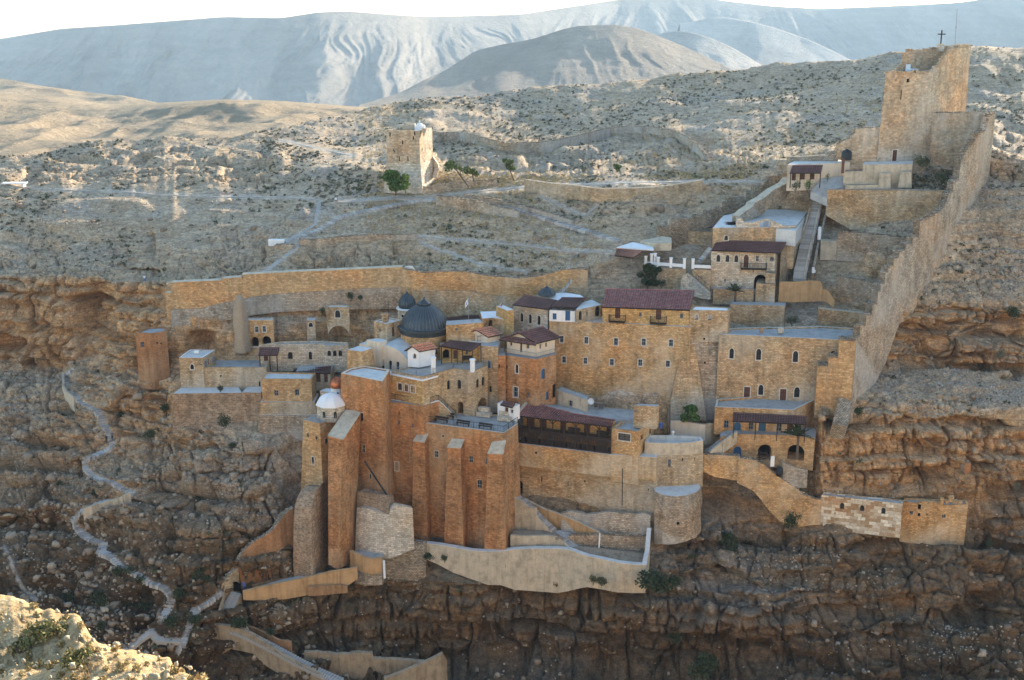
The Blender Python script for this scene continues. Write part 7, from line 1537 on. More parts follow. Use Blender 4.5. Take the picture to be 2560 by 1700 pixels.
# ---------- walls on the hillside ----------
def hillwall(name,label,pts_,h,th=.9,mat='rubblewall',k=13,stones=True,sub=3):
    P3=[]
    for x,y in Z(k,pts_): q=T(x,y); P3.append((x,y,q.y))
    pl=[]; bt=[]
    for x,y,Y in P3: top=P(x,y,Y)+UP*h; u,v=PX(top); pl.append((u,v,top.y)); bt.append(PX(P(x,y,Y)-UP*.6)[1])
    return pwall(name,label,'wall',pl,bt,th,mat,0,capm='rubble',stones=stones,sub=sub)
hillwall('field_wall','long low rubble field wall curving over the middle of the hillside above the path',[(1020,250),(1100,242),(1180,240),(1260,258),(1340,282),(1420,300),(1520,305),(1640,302),(1740,290),(1880,262),(1990,232),(2080,212),(2200,205),(2361,215)],2.2)
hillwall('field_wall','right end of the rubble field wall dropping toward the stepped wall',[(2361,215),(2450,232),(2520,270),(2580,330),(2620,380)],2.0)
hillwall('path_wall','low rubble wall along the white path right of the watchtower, nearer end',[(960,560),(1060,548),(1160,532),(1280,520),(1400,512)],1.6)
hillwall('path_wall','tall smooth retaining wall under the white ridge path toward the upper tower',[(1560,545),(1700,565),(1850,580),(2000,600),(2150,600),(2361,590),(2500,570),(2610,550)],2.8,1.2,'tan',stones=False)
hillwall('path_wall','stone kerb wall under the lower white path across the slope',[(230,858),(330,855),(430,845),(540,836),(700,828),(840,828),(930,822)],1.1)
hillwall('stair_wall','rough retaining wall below the right-hand hillside stair',[(1040,625),(1150,640),(1280,660),(1400,690),(1520,720)],2.2)
hillwall('stair_wall','upper thin retaining wall above the right-hand hillside stair',[(1200,590),(1400,625),(1560,660),(1700,700),(1840,745)],1.2)
hillwall('edge_wall','small square ruined wall under the left end of the lower path',[(85,878),(140,880),(195,878)],.8)
B=Blk('ruined_block','square tan ruined masonry block below the left end of the lower white path','ruin',[(90,885),(195,882),(190,868),(100,868)],262,960,'tan',13,'rubble',[],extra=3)
# ---------- paths, drape on terrain ----------
M['path']=plaster('path_dust',(.41,.36,.30),.1,.1,.95)
def ribbon(name,pts_,w,mat='path',lift=.04,label=None,cat=None):
    Q=[]; 
    for (x0,y0),(x1,y1) in zip(pts_[:-1],pts_[1:]):
        n=max(1,int(math.hypot(x1-x0,y1-y0)/8))
        for i in range(n): Q.append((x0+(x1-x0)*i/n,y0+(y1-y0)*i/n))
    Q.append(pts_[-1]); P3=[T(x,y,lift) for x,y in Q]; mb=MB(); L=[];R=[]
    for i,q in enumerate(P3):
        d=P3[min(i+1,len(P3)-1)]-P3[max(i-1,0)]; d=Vector((d.x,d.y,0)).normalized(); n=Vector((-d.y,d.x,0))*w/2; L.append(q+n);R.append(q-n)
    for i in range(len(L)-1): mb.prism([R[i]-UP*.6,R[i+1]-UP*.6,L[i+1]-UP*.6,L[i]-UP*.6],[R[i],R[i+1],L[i+1],L[i]],base=False)
    o=mb.build(name,M[mat],None); o['kind']='structure' ; return P3
ribbon('path',PATHS['upper'],.8); ribbon('path',PATHS['gate'],.9); ribbon('path',PATHS['ridge'],1.1); ribbon('path',PATHS['apron'],3.2,lift=.02); ribbon('path',PATHS['trailA'],1.0,lift=.02); ribbon('path',PATHS['trailB'],.8,lift=.02); ribbon('path',PATHS['trailC'],.7,lift=.02); ribbon('path',PATHS['cut'],.9); ribbon('path',PATHS['left'],1.2,lift=.02)
def dstair(name,label,pts_,w,n,mat='step',lift=.25,th=.6):
    P3=[T(x,y,lift) for x,y in pts_]; root=empty(name,P3[-1],label,'stair'); steps(root,P3,w,n,mat,th=th,jit=.03); return P3
dstair('hillside_stair','flight of broad pale steps descending left from the watchtower path',PATHS['stairL'],1.6,34)
dstair('hillside_stair','flight of broad pale steps descending right from the watchtower path',PATHS['stairR'],1.5,46)
def smooth(pl,k=3):
    out=[]
    for i in range(len(pl)-1):
        for j in range(k): t=j/k; out.append((pl[i][0]+(pl[i+1][0]-pl[i][0])*t,pl[i][1]+(pl[i+1][1]-pl[i][1])*t))
    out.append(pl[-1]); return out
sl=smooth(STAIR_L,3); dstair('zigzag_stair','long pale zigzag stone stair winding down the left side of the gorge',sl,1.5,170,'step',.15,.7)
dstair('valley_steps','short steep flight of pale steps climbing left of the plaster landing wall',smooth(SIDE_ST,2),1.5,34,'step',.15,.7)
ribbon('path',VALLEY,1.8,lift=.1)
P3=[T(x,y,.7) for x,y in smooth(Z(12,[(380,292),(410,325),(440,360),(465,405),(485,450),(510,485)]),2)]
for nm,lb,pts_ in(('stair_kerb','low tan parapet on the valley side of the zigzag stair, above the first bend',Z(12,[(303,165),(303,215),(318,252),(345,275)])),('stair_kerb','low tan parapet along the long middle ramp of the zigzag stair',Z(12,[(610,716),(540,750),(460,772),(395,792)]))):
    Q=[T(x,y) for x,y in smooth(pts_,3)]; mb=MB()
    for a,b in zip(Q[:-1],Q[1:]): d=Vector((b.x-a.x,b.y-a.y,0)).normalized(); n=Vector((-d.y,d.x,0))*.2; o_=Vector((0,-1.0,0)); mb.prism([a+o_-n-UP*2,b+o_-n-UP*2,b+o_+n-UP*2,a+o_+n-UP*2],[a+o_-n+UP*1.0,b+o_-n+UP*1.0,b+o_+n+UP*1.0,a+o_+n+UP*1.0])
    tag(mb.build(nm,M['conc']),lb,'wall')
mb=MB(); q=T(*Z(11,98,428)); mb.box(q+UP*.6,(5.5,2,.25),.1); 
for dx in(-2.2,2.2): mb.box(q+Vector((dx,0,.2)),(.2,1.6,1.0))
tag(mb.build('white_shelter',M['white']),'small white sheet-roofed shelter beside the path at the far left','shelter')
mb=MB(); q=T(*Z(13,98,852)); mb.box(q+UP*.5,(3.2,1.2,1.3)); tag(mb.build('white_tank',M['white']),'white box tank at the left end of the lower hillside path','tank')

pwall('outer_stair_wall','stone wall carrying the outer stair from the balcony down to the main terrace','wall',Z(2,[(1120,1182,213.2),(1165,1186,213.5),(1210,1225,213.7),(1260,1275,214.0),(1325,1345,214.4)]),[1380,1378,1372,1365,1358],.3,'tan',2,cap='white',sub=.8)
stair('outer_stair','narrow stair descending from the railed balcony to the main terrace',Z(2,[(1150,1172,214.2),(1210,1212,214.4),(1270,1268,214.7),(1335,1335,215)]),1.1,14,None,0,'step')
a,b=P(*Z(2,1165,1182),213.6),P(*Z(2,1330,1340),214.4); tag(rail(None,[a,b],1.0,'iron',.35),'dark iron railing of the outer stair beside the round-arched door','railing')
c=P(*Z(3,408,118),236); root=empty('lantern_dome',c,'tiny dark dome with a cross poking above the white roof behind the three-arched house','dome'); dome(root,(c.x,c.y,c.z),[(1.7,-.2),(1.6,.25),(1.2,.75),(.6,1.05),(.25,1.15),(.3,1.3),(0,1.5)],14,'lead',.06); cross(root,c+UP*1.4,.7,.4,.05)
t=[P(*Z(3,x,y),Y) for x,y,Y in((325,130,236),(500,175,234),(745,162,233),(700,130,236),(560,108,239))]; mb=MB(); mb.prism([q-UP*2.5 for q in t],t,m=1,mt=0); tag(mb.build('white_terrace',[M['white'],M['tan']]),'flat white roof terrace behind the three-arched house','terrace')
q=P(*Z(3,788,1100),219.5); mb=MB(); mb.lathe((0,0,0),[(0,0),(.35,.05),(.6,.18)],14); o=mb.build('satellite_dish',M['white']); o.rotation_euler=(math.radians(65),0,.3); o.location=q+UP*.9; k=MB(); k.bar((0,0,-.1),(0,-.9,-.35),.06); kk=k.build('mount',M['steel']); kk.parent=o; tag(o,'white satellite dish on the flat roof behind the gallery','satellite dish')
for x,y,Y,sx,lb in((835,1105,219,.6,'small grey box unit right of the satellite dish'),(880,1115,218.6,.9,'dark low box beside the satellite dish group'),):
    mb=MB(); q=P(*Z(3,x,y),Y); mb.box(q+UP*.3,(sx,.5,.7)); mb.box(q+UP*.68,(sx*.8,.4,.06)); tag(mb.build('roof_box',M['shut']),lb,'box')
B=Blk('lean_to_room','low ochre lean-to with a sloping top against the foot of the great facade','building',[(490,955),(765,1045),(760,1010),(540,930)],222.5,1105,'conc',3,'terr2',[(614,1075,34,48,'v')],extra=1)
mb=MB(); q=P(*Z(3,1400,1270),213.5); mb.lathe(q-UP*.4,[(.3,0),(.34,.9),(0,.95)],10); tag(mb.build('blue_barrel',M['bcloth']),'bright blue barrel standing in the gap beside the corner house','barrel')
for x,y0,y1,lb in((1478,1085,1340,'tall weathered timber post leaning in the gap beside the corner house'),(1460,1120,1345,'second thinner timber post in the gap beside the corner house')):
    mb=MB(); a=P(*Z(3,x,y1),216.5); b=P(*Z(3,x,y0),216.9); mb.bar(a,b,.3 if x==1478 else .16); tag(mb.build('timber_post',M['shut']),lb,'post')
# ================= VEGETATION, STONES, PEOPLE =================
def folmat(name,c1,c2):
    m=N(name); n=m.noise(m.coord('Object'),1.6,3,.6); g=m.n('NewGeometry'); 
    c=m.ramp(n,[(.35,c1),(.65,c2)]); c=m.mix(1.0,c,m.ramp(g.outputs['Random Per Island'],[(0,.6),(1,1.45)]),'MULTIPLY'); m.b.inputs['Subsurface Weight'].default_value=0
    return m.done(c,None,.85)
FM=dict(dark=folmat('dark_foliage',(.028,.040,.018),(.055,.072,.030)),olive=folmat('olive_foliage',(.055,.065,.030),(.10,.105,.055)),grey=folmat('grey_scrub',(.11,.10,.065),(.20,.18,.12)),green=folmat('green_foliage',(.045,.09,.018),(.10,.165,.035)),lime=folmat('lime_foliage',(.10,.17,.02),(.17,.25,.04)),pine=folmat('pine_foliage',(.08,.11,.03),(.14,.17,.05)),drysh=folmat('dry_shrub',(.15,.14,.05),(.33,.27,.11)),dry=folmat('dry_grass',(.36,.26,.11),(.50,.38,.18)))
BARK=flat('bark',(.12,.09,.065),.9)
def leaves(blobs,n,size,rnd,elong=1.6):
    V=[];Fc=[]
    tot=sum(b[3]*b[4]*b[5] for b in blobs)
    for (cx,cy,cz,rx,ry,rz) in blobs:
        k=int(n*(rx*ry*rz)/tot)
        for _ in range(k):
            u=Vector((rnd.gauss(0,1),rnd.gauss(0,1),rnd.gauss(0,1))).normalized(); r=rnd.random()**.38
            c=Vector((cx+u.x*rx*r,cy+u.y*ry*r,cz+u.z*rz*r)); s=size*rnd.uniform(.6,1.4)
            a=Vector((rnd.gauss(0,1),rnd.gauss(0,1),rnd.gauss(0,1))).normalized(); b=a.cross(Vector((rnd.gauss(0,1),rnd.gauss(0,1),rnd.gauss(0,1)))).normalized()
            a*=s*elong/2; b*=s/2; i=len(V); V+= [c-a,c-b*.8,c+a,c+b*.8]; Fc.append((i,i+1,i+2,i+3))
    return V,Fc
def meshobj(name,V,Fc,mat,parent=None):
    me=bpy.data.meshes.new(name); me.from_pydata([tuple(v) for v in V],[],Fc); me.materials.append(mat); o=bpy.data.objects.new(name,me); COL.objects.link(o); o.parent=parent; return o
def plant(name,label,cat,base,h,w,mat,kind='bush',n=420,seed=1,size=None,group=None):
    r=random.Random(seed); root=empty(name,base,label,cat,group); size=size or max(.12,w*.055)
    bl=[];tr=MB()
    if kind=='bush':
        for i in range(7): a=r.uniform(0,6.28); d=r.uniform(0,.32)*w; bl.append((math.cos(a)*d,math.sin(a)*d,h*r.uniform(.35,.66),w*r.uniform(.2,.32),w*r.uniform(.2,.3),h*r.uniform(.22,.38)))
        for i in range(5): a=r.uniform(0,6.28); tr.bar((0,0,-.2),(math.cos(a)*w*.25,math.sin(a)*w*.25,h*.55),.05)
    elif kind=='tree':
        tr.bar((0,0,-.4),(w*.04,0,h*.35),w*.06); 
        for i in range(6): a=r.uniform(0,6.28); tr.bar((w*.03,0,h*.3),(math.cos(a)*w*.3,math.sin(a)*w*.3,h*r.uniform(.5,.8)),w*.03)
        for i in range(16): a=r.uniform(0,6.28); d=r.uniform(.0,.36)*w; bl.append((math.cos(a)*d,math.sin(a)*d,h*r.uniform(.22,.86),w*r.uniform(.14,.23),w*r.uniform(.14,.23),h*r.uniform(.09,.16)))
    elif kind=='cone':
        tr.bar((0,0,-.4),(0,0,h*.8),w*.06)
        for i in range(16): t=i/16; a=r.uniform(0,6.28); rr_=w*.42*(1-t)**.7; bl.append((math.cos(a)*rr_*.7,math.sin(a)*rr_*.7,h*(.12+.8*t),w*.2*(1.1-t),w*.2*(1.1-t),h*.09))
    V,Fc=leaves(bl,n,size,r); meshobj('foliage',V,Fc,FM[mat],root)
    t=tr.build('trunk' if kind!='bush' else 'stems',BARK,None); t.parent=root
    return root
def palm(label,base,h,w,mat='olive'):
    root=empty('palm_tree',base,label,'palm'); t=MB(); t.lathe((0,0,-.3),[(.28,0),(.2,h*.5),(.26,h*.55)],8); o=t.build('trunk',BARK,None); o.parent=root
    r=random.Random(5)
    for k in range(20):
        a=k*2.4; el=r.uniform(.2,1.3); V=[];Fc=[]; L=w*.55*r.uniform(.8,1.1); prev=None
        for i in range(9):
            s=i/8; rad=L*s*math.cos(el)*1.0+L*.15*s; z=h*.55+L*(math.sin(el)*s-.65*s*s*math.cos(el)*.9); c=Vector((math.cos(a)*rad,math.sin(a)*rad,z)); side=Vector((-math.sin(a),math.cos(a),-.35))
            if prev is not None:
                for sg in(-1,1):
                    wd=.42*math.sin(math.pi*min(1,s+.1))*sg; j=len(V); V+=[prev,c,c+side*wd*1.0-Vector((0,0,abs(wd)*.4)),prev+side*wd*.8-Vector((0,0,abs(wd)*.3))]; Fc.append((j,j+1,j+2,j+3))
            prev=c
        meshobj('frond',V,Fc,FM[mat],root)
    return root
def wm(px,Y): return px*Y*1.02/F       # photo pixels to metres
def P_(k,x,y,Y): return P(*Z(k,x,y),Y)
sc=ZO[13][2]
plant('green_tree','bright green leafy tree at the foot of the lone watchtower','tree',P_(13,800,552,279.5),wm(62,280),wm(62,280),'green','tree',3000,3,.4)
plant('lime_shrub','lighter yellow-green clump beside the bright green tree at the watchtower','tree',P_(13,858,540,279),wm(48,280),wm(32,280),'lime','tree',700,4,.4)
plant('round_shrub','small round dark shrub on the pale bank right of the watchtower','shrub',T(*Z(13,1905,412)),wm(20,285),wm(22,285),'olive','bush',260,5)
plant('small_tree','small green tree right of the round shrub on the pale bank','tree',T(*Z(13,2105,412)),wm(22,285),wm(28,285),'green','tree',300,6,.3)
plant('tiny_shrub','tiny olive shrub between the round shrub and the small green tree','shrub',T(*Z(13,2000,405)),wm(12,285),wm(10,285),'olive','bush',150,7)
def leaning(label,b,t,w,h,seed):
    root=empty('leaning_tree',b,label,'tree'); k=MB(); k.bar(b*0,(t-b),.28); k.bar((t-b)*.6,(t-b)+Vector((1.2,0,.3)),.16); o=k.build('trunk',BARK,None); o.parent=root; r=random.Random(seed); c=t-b
    V,Fc=leaves([(c.x+r.uniform(-.4,.4)*w,c.y,c.z+r.uniform(-.3,.5)*h,w*.22,w*.22,h*.25) for _ in range(7)],520,.35,r); meshobj('foliage',V,Fc,FM['pine'],root)
leaning('wind-bent pine leaning left with a bare slanting trunk right of the watchtower',P_(13,1232,515,277),P_(13,1150,400,277),wm(50,280),wm(26,280),8)
leaning('second wind-bent pine with a lower crown beside the slanting trunk',P_(13,1262,480,279),P_(13,1250,425,279),wm(34,280),wm(22,280),9)
leaning('slender pale pine leaning left beside the bend of the white path',P_(13,1500,475,277),P_(13,1462,385,277),wm(32,280),wm(24,280),10)
plant('terrace_tree','dark green bushy tree below the white balustrade','tree',P_(7,430,1015,242.0),wm(62,242),wm(66,242),'dark','tree',3400,11,.36)
plant('terrace_bush','low dark bush right of the tree below the white balustrade','bush',P_(7,555,1010,241.6),wm(24,242),wm(26,242),'dark','bush',420,12)
palm('small palm with spiky fronds in front of the upper house',P_(7,1225,1148,238.2),4.3,4.2,'olive')
plant('courtyard_tree','round green tree in front of the pale masonry skirt','tree',P_(3,1640,1255,218.5),wm(54,219),wm(60,219),'green','tree',2600,13,.28)
palm('dark feathery palm beside the arcade and the orange cliff',P_(4,760,1235,211.5),7.5,6.8,'dark')
plant('porch_bush','bushy green shrub left in front of the plum porch below the tower','bush',P_(8,120,1500,254.5),wm(30,255),wm(34,255),'olive','bush',420,14)
plant('porch_bush','brighter green shrub right in front of the plum porch below the tower','bush',P_(8,215,1495,254.3),wm(32,255),wm(32,255),'green','bush',420,15)
plant('climbing_vine','thin green vine standing beside the plum porch','vine',P_(8,370,1420,256),wm(28,255),wm(16,255),'green','bush',160,16)
plant('tower_shrub','blue-green feathery shrub at the foot of the ruined tower','shrub',P_(8,1110,1315,259.5),wm(32,258),wm(50,258),'olive','bush',700,17)
plant('tower_shrub','blue-green shrub near the diagonal wall, lower than the one at the tower foot','shrub',P_(8,1270,1445,257.0),wm(38,256),wm(54,256),'olive','bush',800,18)
SH=[(1,895,1462,218,135,130,'dark','large round dark bush below the brown stone plinth'),(1,855,1150,222.8,60,70,'olive','small green bush growing on the whitish plinth ledge'),(1,380,1330,226,80,110,'dark','dark bush under the orange cliff left of the plinth'),
 (2,300,205,239.8,100,95,'dark','dark bush hanging on the enclosure wall footing above the oratory'),(2,398,190,239.8,45,55,'dark','smaller dark bush right of the one above the oratory'),(1,1735,500,235,70,60,'dark','dark bush at the left side of the cliff oratory'),
 (6,1280,1568,194.5,150,300,'dark','big dark bush at the right foot of the concrete wall'),(6,1430,1520,196,110,170,'dark','dark bush just right of the big one at the concrete wall foot'),(6,1850,1200,207,160,210,'dark','dark bush in the hollow right of the lower round bastion'),(6,1890,1330,205.5,170,140,'dark','lower dark bush trailing under the hollow right of the bastion'),
 (6,1575,1305,204.5,70,90,'olive','grey-green bush on the pale rocks below the lower bastion'),(16,175,722,207.4,120,105,'dark','round dark bush on the rampart left of the chequered cell'),(16,545,95,211.5,75,75,'dark','small dark bush beside the rubble ramp under the pier'),
 (16,1282,828,205,60,40,'dark','tiny dark bush on the cliff right of the ruined cell'),(16,1440,500,209,55,50,'grey','grey bush on the pale right-hand rock slope'),(15,1440,1200,193.5,80,110,'dark','dark bush halfway down the gorge cliff at the right'),(15,1640,1450,190,210,250,'dark','very large dark bush low in the gorge right of centre'),
 (14,560,750,190.5,90,150,'dark','black-green bush beside the turn of the lower stair'),(14,770,800,190.3,60,90,'dark','dark bush under the cliff beside the long dark stair'),(6,760,1500,197.5,90,90,'olive','olive bush at the foot of the concrete wall near its middle'),(6,830,1510,197,80,130,'olive','grey-olive bush right of the middle of the concrete wall foot'),
 (5,1345,1320,199.2,65,60,'olive','small olive bush where the concrete wall meets the rubble wall'),(5,1200,1300,200,60,120,'dark','dark dry bush on the rock left end of the concrete wall'),(12,1035,400,222,95,70,'dark','bush standing left of the base wall of the orange house') if False else (12,700,460,219,60,70,'dark','dark bush above the second bend of the zigzag stair'),
 (4,720,200,232.8,90,90,'olive','olive bush on the rocks behind the dark flat roof'),(17,1190,1010,231.5,90,90,'dark','dark bush on top of the upper right cliff band'),(17,1120,1230,230,70,70,'grey','grey bush at the foot of the upper right cliff band')]
for i,(k,x,y,Y,h,w,m_,lb) in enumerate(SH):
    s_=ZO[k][2]; plant('gorge_bush' if Y<215 else 'cliff_bush',lb,'bush',P(*Z(k,x,y),Y-.8)-UP*.1,wm(h*s_,Y)*1.1,wm(w*s_,Y)*1.15,m_,'bush',int(420+w*s_*9),30+i,None,'bushes on the rocks and walls')
# left gorge thickets
rt=random.Random(9)
TH=[(540,1105,'beside the steps just right of the lowest zigzag bend'),(600,1085,'touching the right edge of the zigzag stair near its last straight'),(655,1120,'between the zigzag stair and the red rubble wall'),(420,1190,'left of the lowest steps of the zigzag stair'),(560,1225,'in the middle of the dark hollow under the zigzag stair'),
(470,1250,'left side of the dark hollow under the zigzag stair'),(640,1240,'right side of the dark hollow next to the last steps'),(880,1120,'below the red rubble wall, upper one of its group'),(930,1080,'tucked under the left end of the red rubble wall'),(970,1130,'left of the gate wall at the head of the short pale steps'),
(845,1200,'left of the short pale flight of steps'),(900,1310,'between the short pale steps and the plaster landing wall'),(780,1330,'at the foot of the short pale steps'),(540,1330,'just above the dusty valley path'),(470,1350,'above the left end of the dusty valley path'),
(330,1370,'above the sunlit foreground rock, behind its highest edge'),(240,1290,'beside the faint left trail, lower one'),(290,1180,'above the boulders right of the faint left trail'),(250,330,'left of the top ramp of the zigzag stair, in the brown hollow'),(530,350,'just right of the stair where the two walkers are'),
(690,400,'under the orange cliff, right of the two walkers'),(770,430,'between the orange cliff foot and the stone plinth'),(1050,490,'at the foot of the grey battered base wall'),(300,690,'left of the second hairpin of the zigzag stair'),(440,720,'inside the loop of the middle ramp of the zigzag stair'),(900,740,'on the rock face left of the chapel tower')]
proto=[]
for i,(x,y,wh) in enumerate(TH):
    q=T(*Z(12,x,y)); w=rt.uniform(2.2,4.2) if y>1050 else rt.uniform(1.6,2.8); lb='dark bush '+wh
    if i<5: o=plant('thicket_bush',lb,'bush',q,w*.75,w,'dark','bush',520,200+i,None,'dark bushes along the zigzag stair'); proto.append((o,w))
    else:
        src,w0=proto[i%5]; o=src.copy(); COL.objects.link(o); o.location=q; o['label']=lb; f=w/w0; o.scale=(f,f,f*rt.uniform(.8,1.1)); o.rotation_euler.z=rt.uniform(0,6.28)
        for ch in src.children: c=ch.copy(); COL.objects.link(c); c.parent=o
# ---- scattered scrub and stones ----
PN=p; RR,CC=GPX.shape
def inpoly1(x,y,poly): return bool(inside(np.array([x]),np.array([y]),poly)[0])
BQ=QUIET[0][0]
bld=inside(GPX,GPY,BQ)
wall_=inside(GPX,GPY,[(430,700),(1430,700),(1560,620),(1950,400),(2180,440),(2220,740),(2110,1030),(1900,1180),(1640,1460),(1080,1460),(700,1400),(680,1130),(440,1040)])
def scatter(n,wfun,seed):
    r=np.random.default_rng(seed); W_=wfun; W_=W_*(cols[None,:]>=-60)*(cols[None,:]<=2620); W_=W_[:-1,:-1]; cw=np.cumsum(W_.ravel()); idx=np.searchsorted(cw,r.random(n)*cw[-1]); i=idx//(CC-1); j=idx%(CC-1)
    u=r.random((n,1)); v=r.random((n,1)); a=PN[i,j]*(1-u)*(1-v)+PN[i,j+1]*u*(1-v)+PN[i+1,j]*(1-u)*v+PN[i+1,j+1]*u*v; return a,r,i,j
def cards(name,P0,S,mat,per,r,flat_=.6,kind='stuff',tilt=1.0):
    n=len(P0); per=per; C0=np.repeat(P0,per,0); s=np.repeat(S,per); m_=len(C0)
    off=r.normal(size=(m_,3)); off/=np.linalg.norm(off,axis=1,keepdims=True); off*= (r.random((m_,1))**.4)*s[:,None]*.5; off[:,2]=np.abs(off[:,2])*flat_*1.6
    c=C0+off; a=r.normal(size=(m_,3)); a/=np.linalg.norm(a,axis=1,keepdims=True); b=np.cross(a,r.normal(size=(m_,3))); b/=np.linalg.norm(b,axis=1,keepdims=True); a*=s[:,None]*.26; b*=s[:,None]*.16
    V=np.stack([c-a-b*.3,c+b,c+a-b*.3],1).reshape(-1,3); Fi=np.arange(m_*3).reshape(-1,3)
    me=bpy.data.meshes.new(name); me.vertices.add(len(V)); me.vertices.foreach_set('co',V.reshape(-1).astype(np.float32)); me.loops.add(Fi.size); me.loops.foreach_set('vertex_index',Fi.reshape(-1).astype(np.int32)); me.polygons.add(len(Fi)); me.polygons.foreach_set('loop_start',(np.arange(len(Fi))*3).astype(np.int32)); me.polygons.foreach_set('loop_total',np.full(len(Fi),3,np.int32)); me.update(); me.materials.append(mat)
    o=bpy.data.objects.new(name,me); COL.objects.link(o); o['kind']=kind; return o
free=np.where(wall_,.04,1.0)*sst(PD,4,10)
up=(1-sst(GPY,430,560))
clump=sst(fbm(X/18,Yw/26,Zw/8,4,301,.6),-.12,.3)
wv=free*(.25+up*3.2*(GPX>640)+sst(GPY,420,470)*(1-sst(GPY,700,760))*1.0+sst(GPY,1050,1200)*(GPX<900)*.7+(GPY>900)*.22+(up*(GPX<700)*1.0))*(.06+clump)*(.3+.7*(1-rock))
a,r,i,j=scatter(5200,wv,401); S=r.uniform(.3,.95,len(a))*np.where(a[:,1]>255,1.15,.9); cards('scrub',a,S,FM['grey'],16,r)
a,r,i,j=scatter(1700,wv,402); S=r.uniform(.4,1.3,len(a)); cards('dark_scrub',a,S,FM['olive'],18,r)
wg=free*(up*(GPX>900)*2+ (GPY>420)*(GPY<680)*(GPX>900)*(GPX<1500)*1.3+.03)*(.2+sst(fbm(X/20,Yw/26,0*X,3,302),-.1,.4)); a,r,i,j=scatter(7000,wg,403); S=r.uniform(.4,.9,len(a)); cards('dry_grass',a,S,FM['dry'],9,r,.8)
def rocks(name,P0,S,mat,r):
    base=np.array([(-1,-1,-1),(1,-1,-1),(1,1,-1),(-1,1,-1),(-1,-1,1),(1,-1,1),(1,1,1),(-1,1,1)],float)*.5; n=len(P0)
    B=base[None]*(1+r.uniform(-.35,.35,(n,8,3))); B[:,4:,:2]*=r.uniform(.5,.95,(n,1,1)); sc_=np.stack([S*r.uniform(.8,1.5,n),S*r.uniform(.7,1.2,n),S*r.uniform(.45,.9,n)],1)[:,None]; B=B*sc_
    t=r.uniform(0,6.28,n); c,s=np.cos(t)[:,None],np.sin(t)[:,None]; x=B[...,0]*c-B[...,1]*s; y=B[...,0]*s+B[...,1]*c; B=np.stack([x,y,B[...,2]],-1)+P0[:,None]+np.array([0,0,.1])
    f=np.array([(0,3,2,1),(4,5,6,7),(0,1,5,4),(1,2,6,5),(2,3,7,6),(3,0,4,7)]); Fi=(f[None]+np.arange(n)[:,None,None]*8).reshape(-1,4)
    V=B.reshape(-1,3); me=bpy.data.meshes.new(name); me.vertices.add(len(V)); me.vertices.foreach_set('co',V.reshape(-1).astype(np.float32)); me.loops.add(Fi.size); me.loops.foreach_set('vertex_index',Fi.reshape(-1).astype(np.int32)); me.polygons.add(len(Fi)); me.polygons.foreach_set('loop_start',(np.arange(len(Fi))*4).astype(np.int32)); me.polygons.foreach_set('loop_total',np.full(len(Fi),4,np.int32)); me.update(); me.materials.append(mat); o=bpy.data.objects.new(name,me); COL.objects.link(o); o['kind']='stuff'; return o
def rockmat(name,c1,c2):
    m=N(name); g=m.n('NewGeometry'); c=m.ramp(g.outputs['Random Per Island'],[(0,c1),(1,c2)]); n=m.noise(m.coord('Object'),4,5,.7); c=m.mix(1.0,c,m.ramp(n,[(.3,.7),(.7,1.2)]),'MULTIPLY'); return m.done(c,m.bump(n,.8,.15))
RK=rockmat('loose_rock',(.24,.17,.11),(.46,.37,.26)); RP=rockmat('pale_stones',(.38,.31,.23),(.56,.49,.39))
wr=free*(1-.6*rock)*((GPX<720)*(GPY>900)*1.6+(GPY>1350)*.0+(GPX>2150)*(GPY>400)*(GPY<1050)*.9*(1-rock)+(GPY>430)*.2)*(.2+sst(fbm(X/9,Yw/9,Zw/9,3,303),-.2,.3)); a,r,i,j=scatter(5200,wr,404); S=.18+r.exponential(.24,len(a)); S=np.minimum(S,1.3); rocks('loose_rocks',a,S,RK,r)
wp=free*(1-.85*rock)*(.25+(GPX>2200)*(GPY>380)*(GPY<1050)*3.0*(1-rock)+(GPX<700)*(GPY>430)*(GPY<700)*.5+(GPY>900)*.03)*(.1+sst(fbm(X/7,Yw/7,Zw/7,3,304),-.1,.3)); a,r,i,j=scatter(9000,wp,405); S=r.uniform(.12,.34,len(a)); rocks('gravel_stones',a,S,RP,r)
# ledge stones and dry plants in the foreground
r=np.random.default_rng(12); nr_,nc_=LQ.shape[:2]
vis=np.where((LC>-20)&(LC<520))[0]
ii=r.integers(2,70,420); jj=vis[r.integers(0,len(vis),420)]; a=LQ[ii,jj]; rocks('ledge_stones',a,.01+r.exponential(.016,420),rockmat('ledge_pebbles',(.46,.36,.22),(.62,.52,.34)),r)
ii=r.integers(1,60,160); jj=vis[r.integers(0,len(vis),160)]; a=LQ[ii,jj]; cards('ledge_dry_grass',a,r.uniform(.05,.14,160),FM['dry'],60,r,1.0)
for k,(x,y,Y,w,lb) in enumerate(((110,1600,13.6,.95,'largest dry green shrub on the sunlit foreground rock'),(60,1625,13.0,.5,'small dry shrub at the far left of the foreground rock'),(205,1660,12.7,.7,'yellowish dry shrub near the notch of the foreground rock'),(160,1580,14.2,.35,'tiny bright green tuft behind the largest foreground shrub'))):
    j=int(np.argmin(abs(LC-x))); u=[abs(PX(LQ[i_,j])[1]-y) for i_ in range(nr_)]; b=Vector([float(v) for v in LQ[int(np.argmin(u)),j]])
    plant('ledge_shrub',lb,'shrub',b-UP*.03,w*.3,w*.62,'drysh','bush',900,90+k,.03)
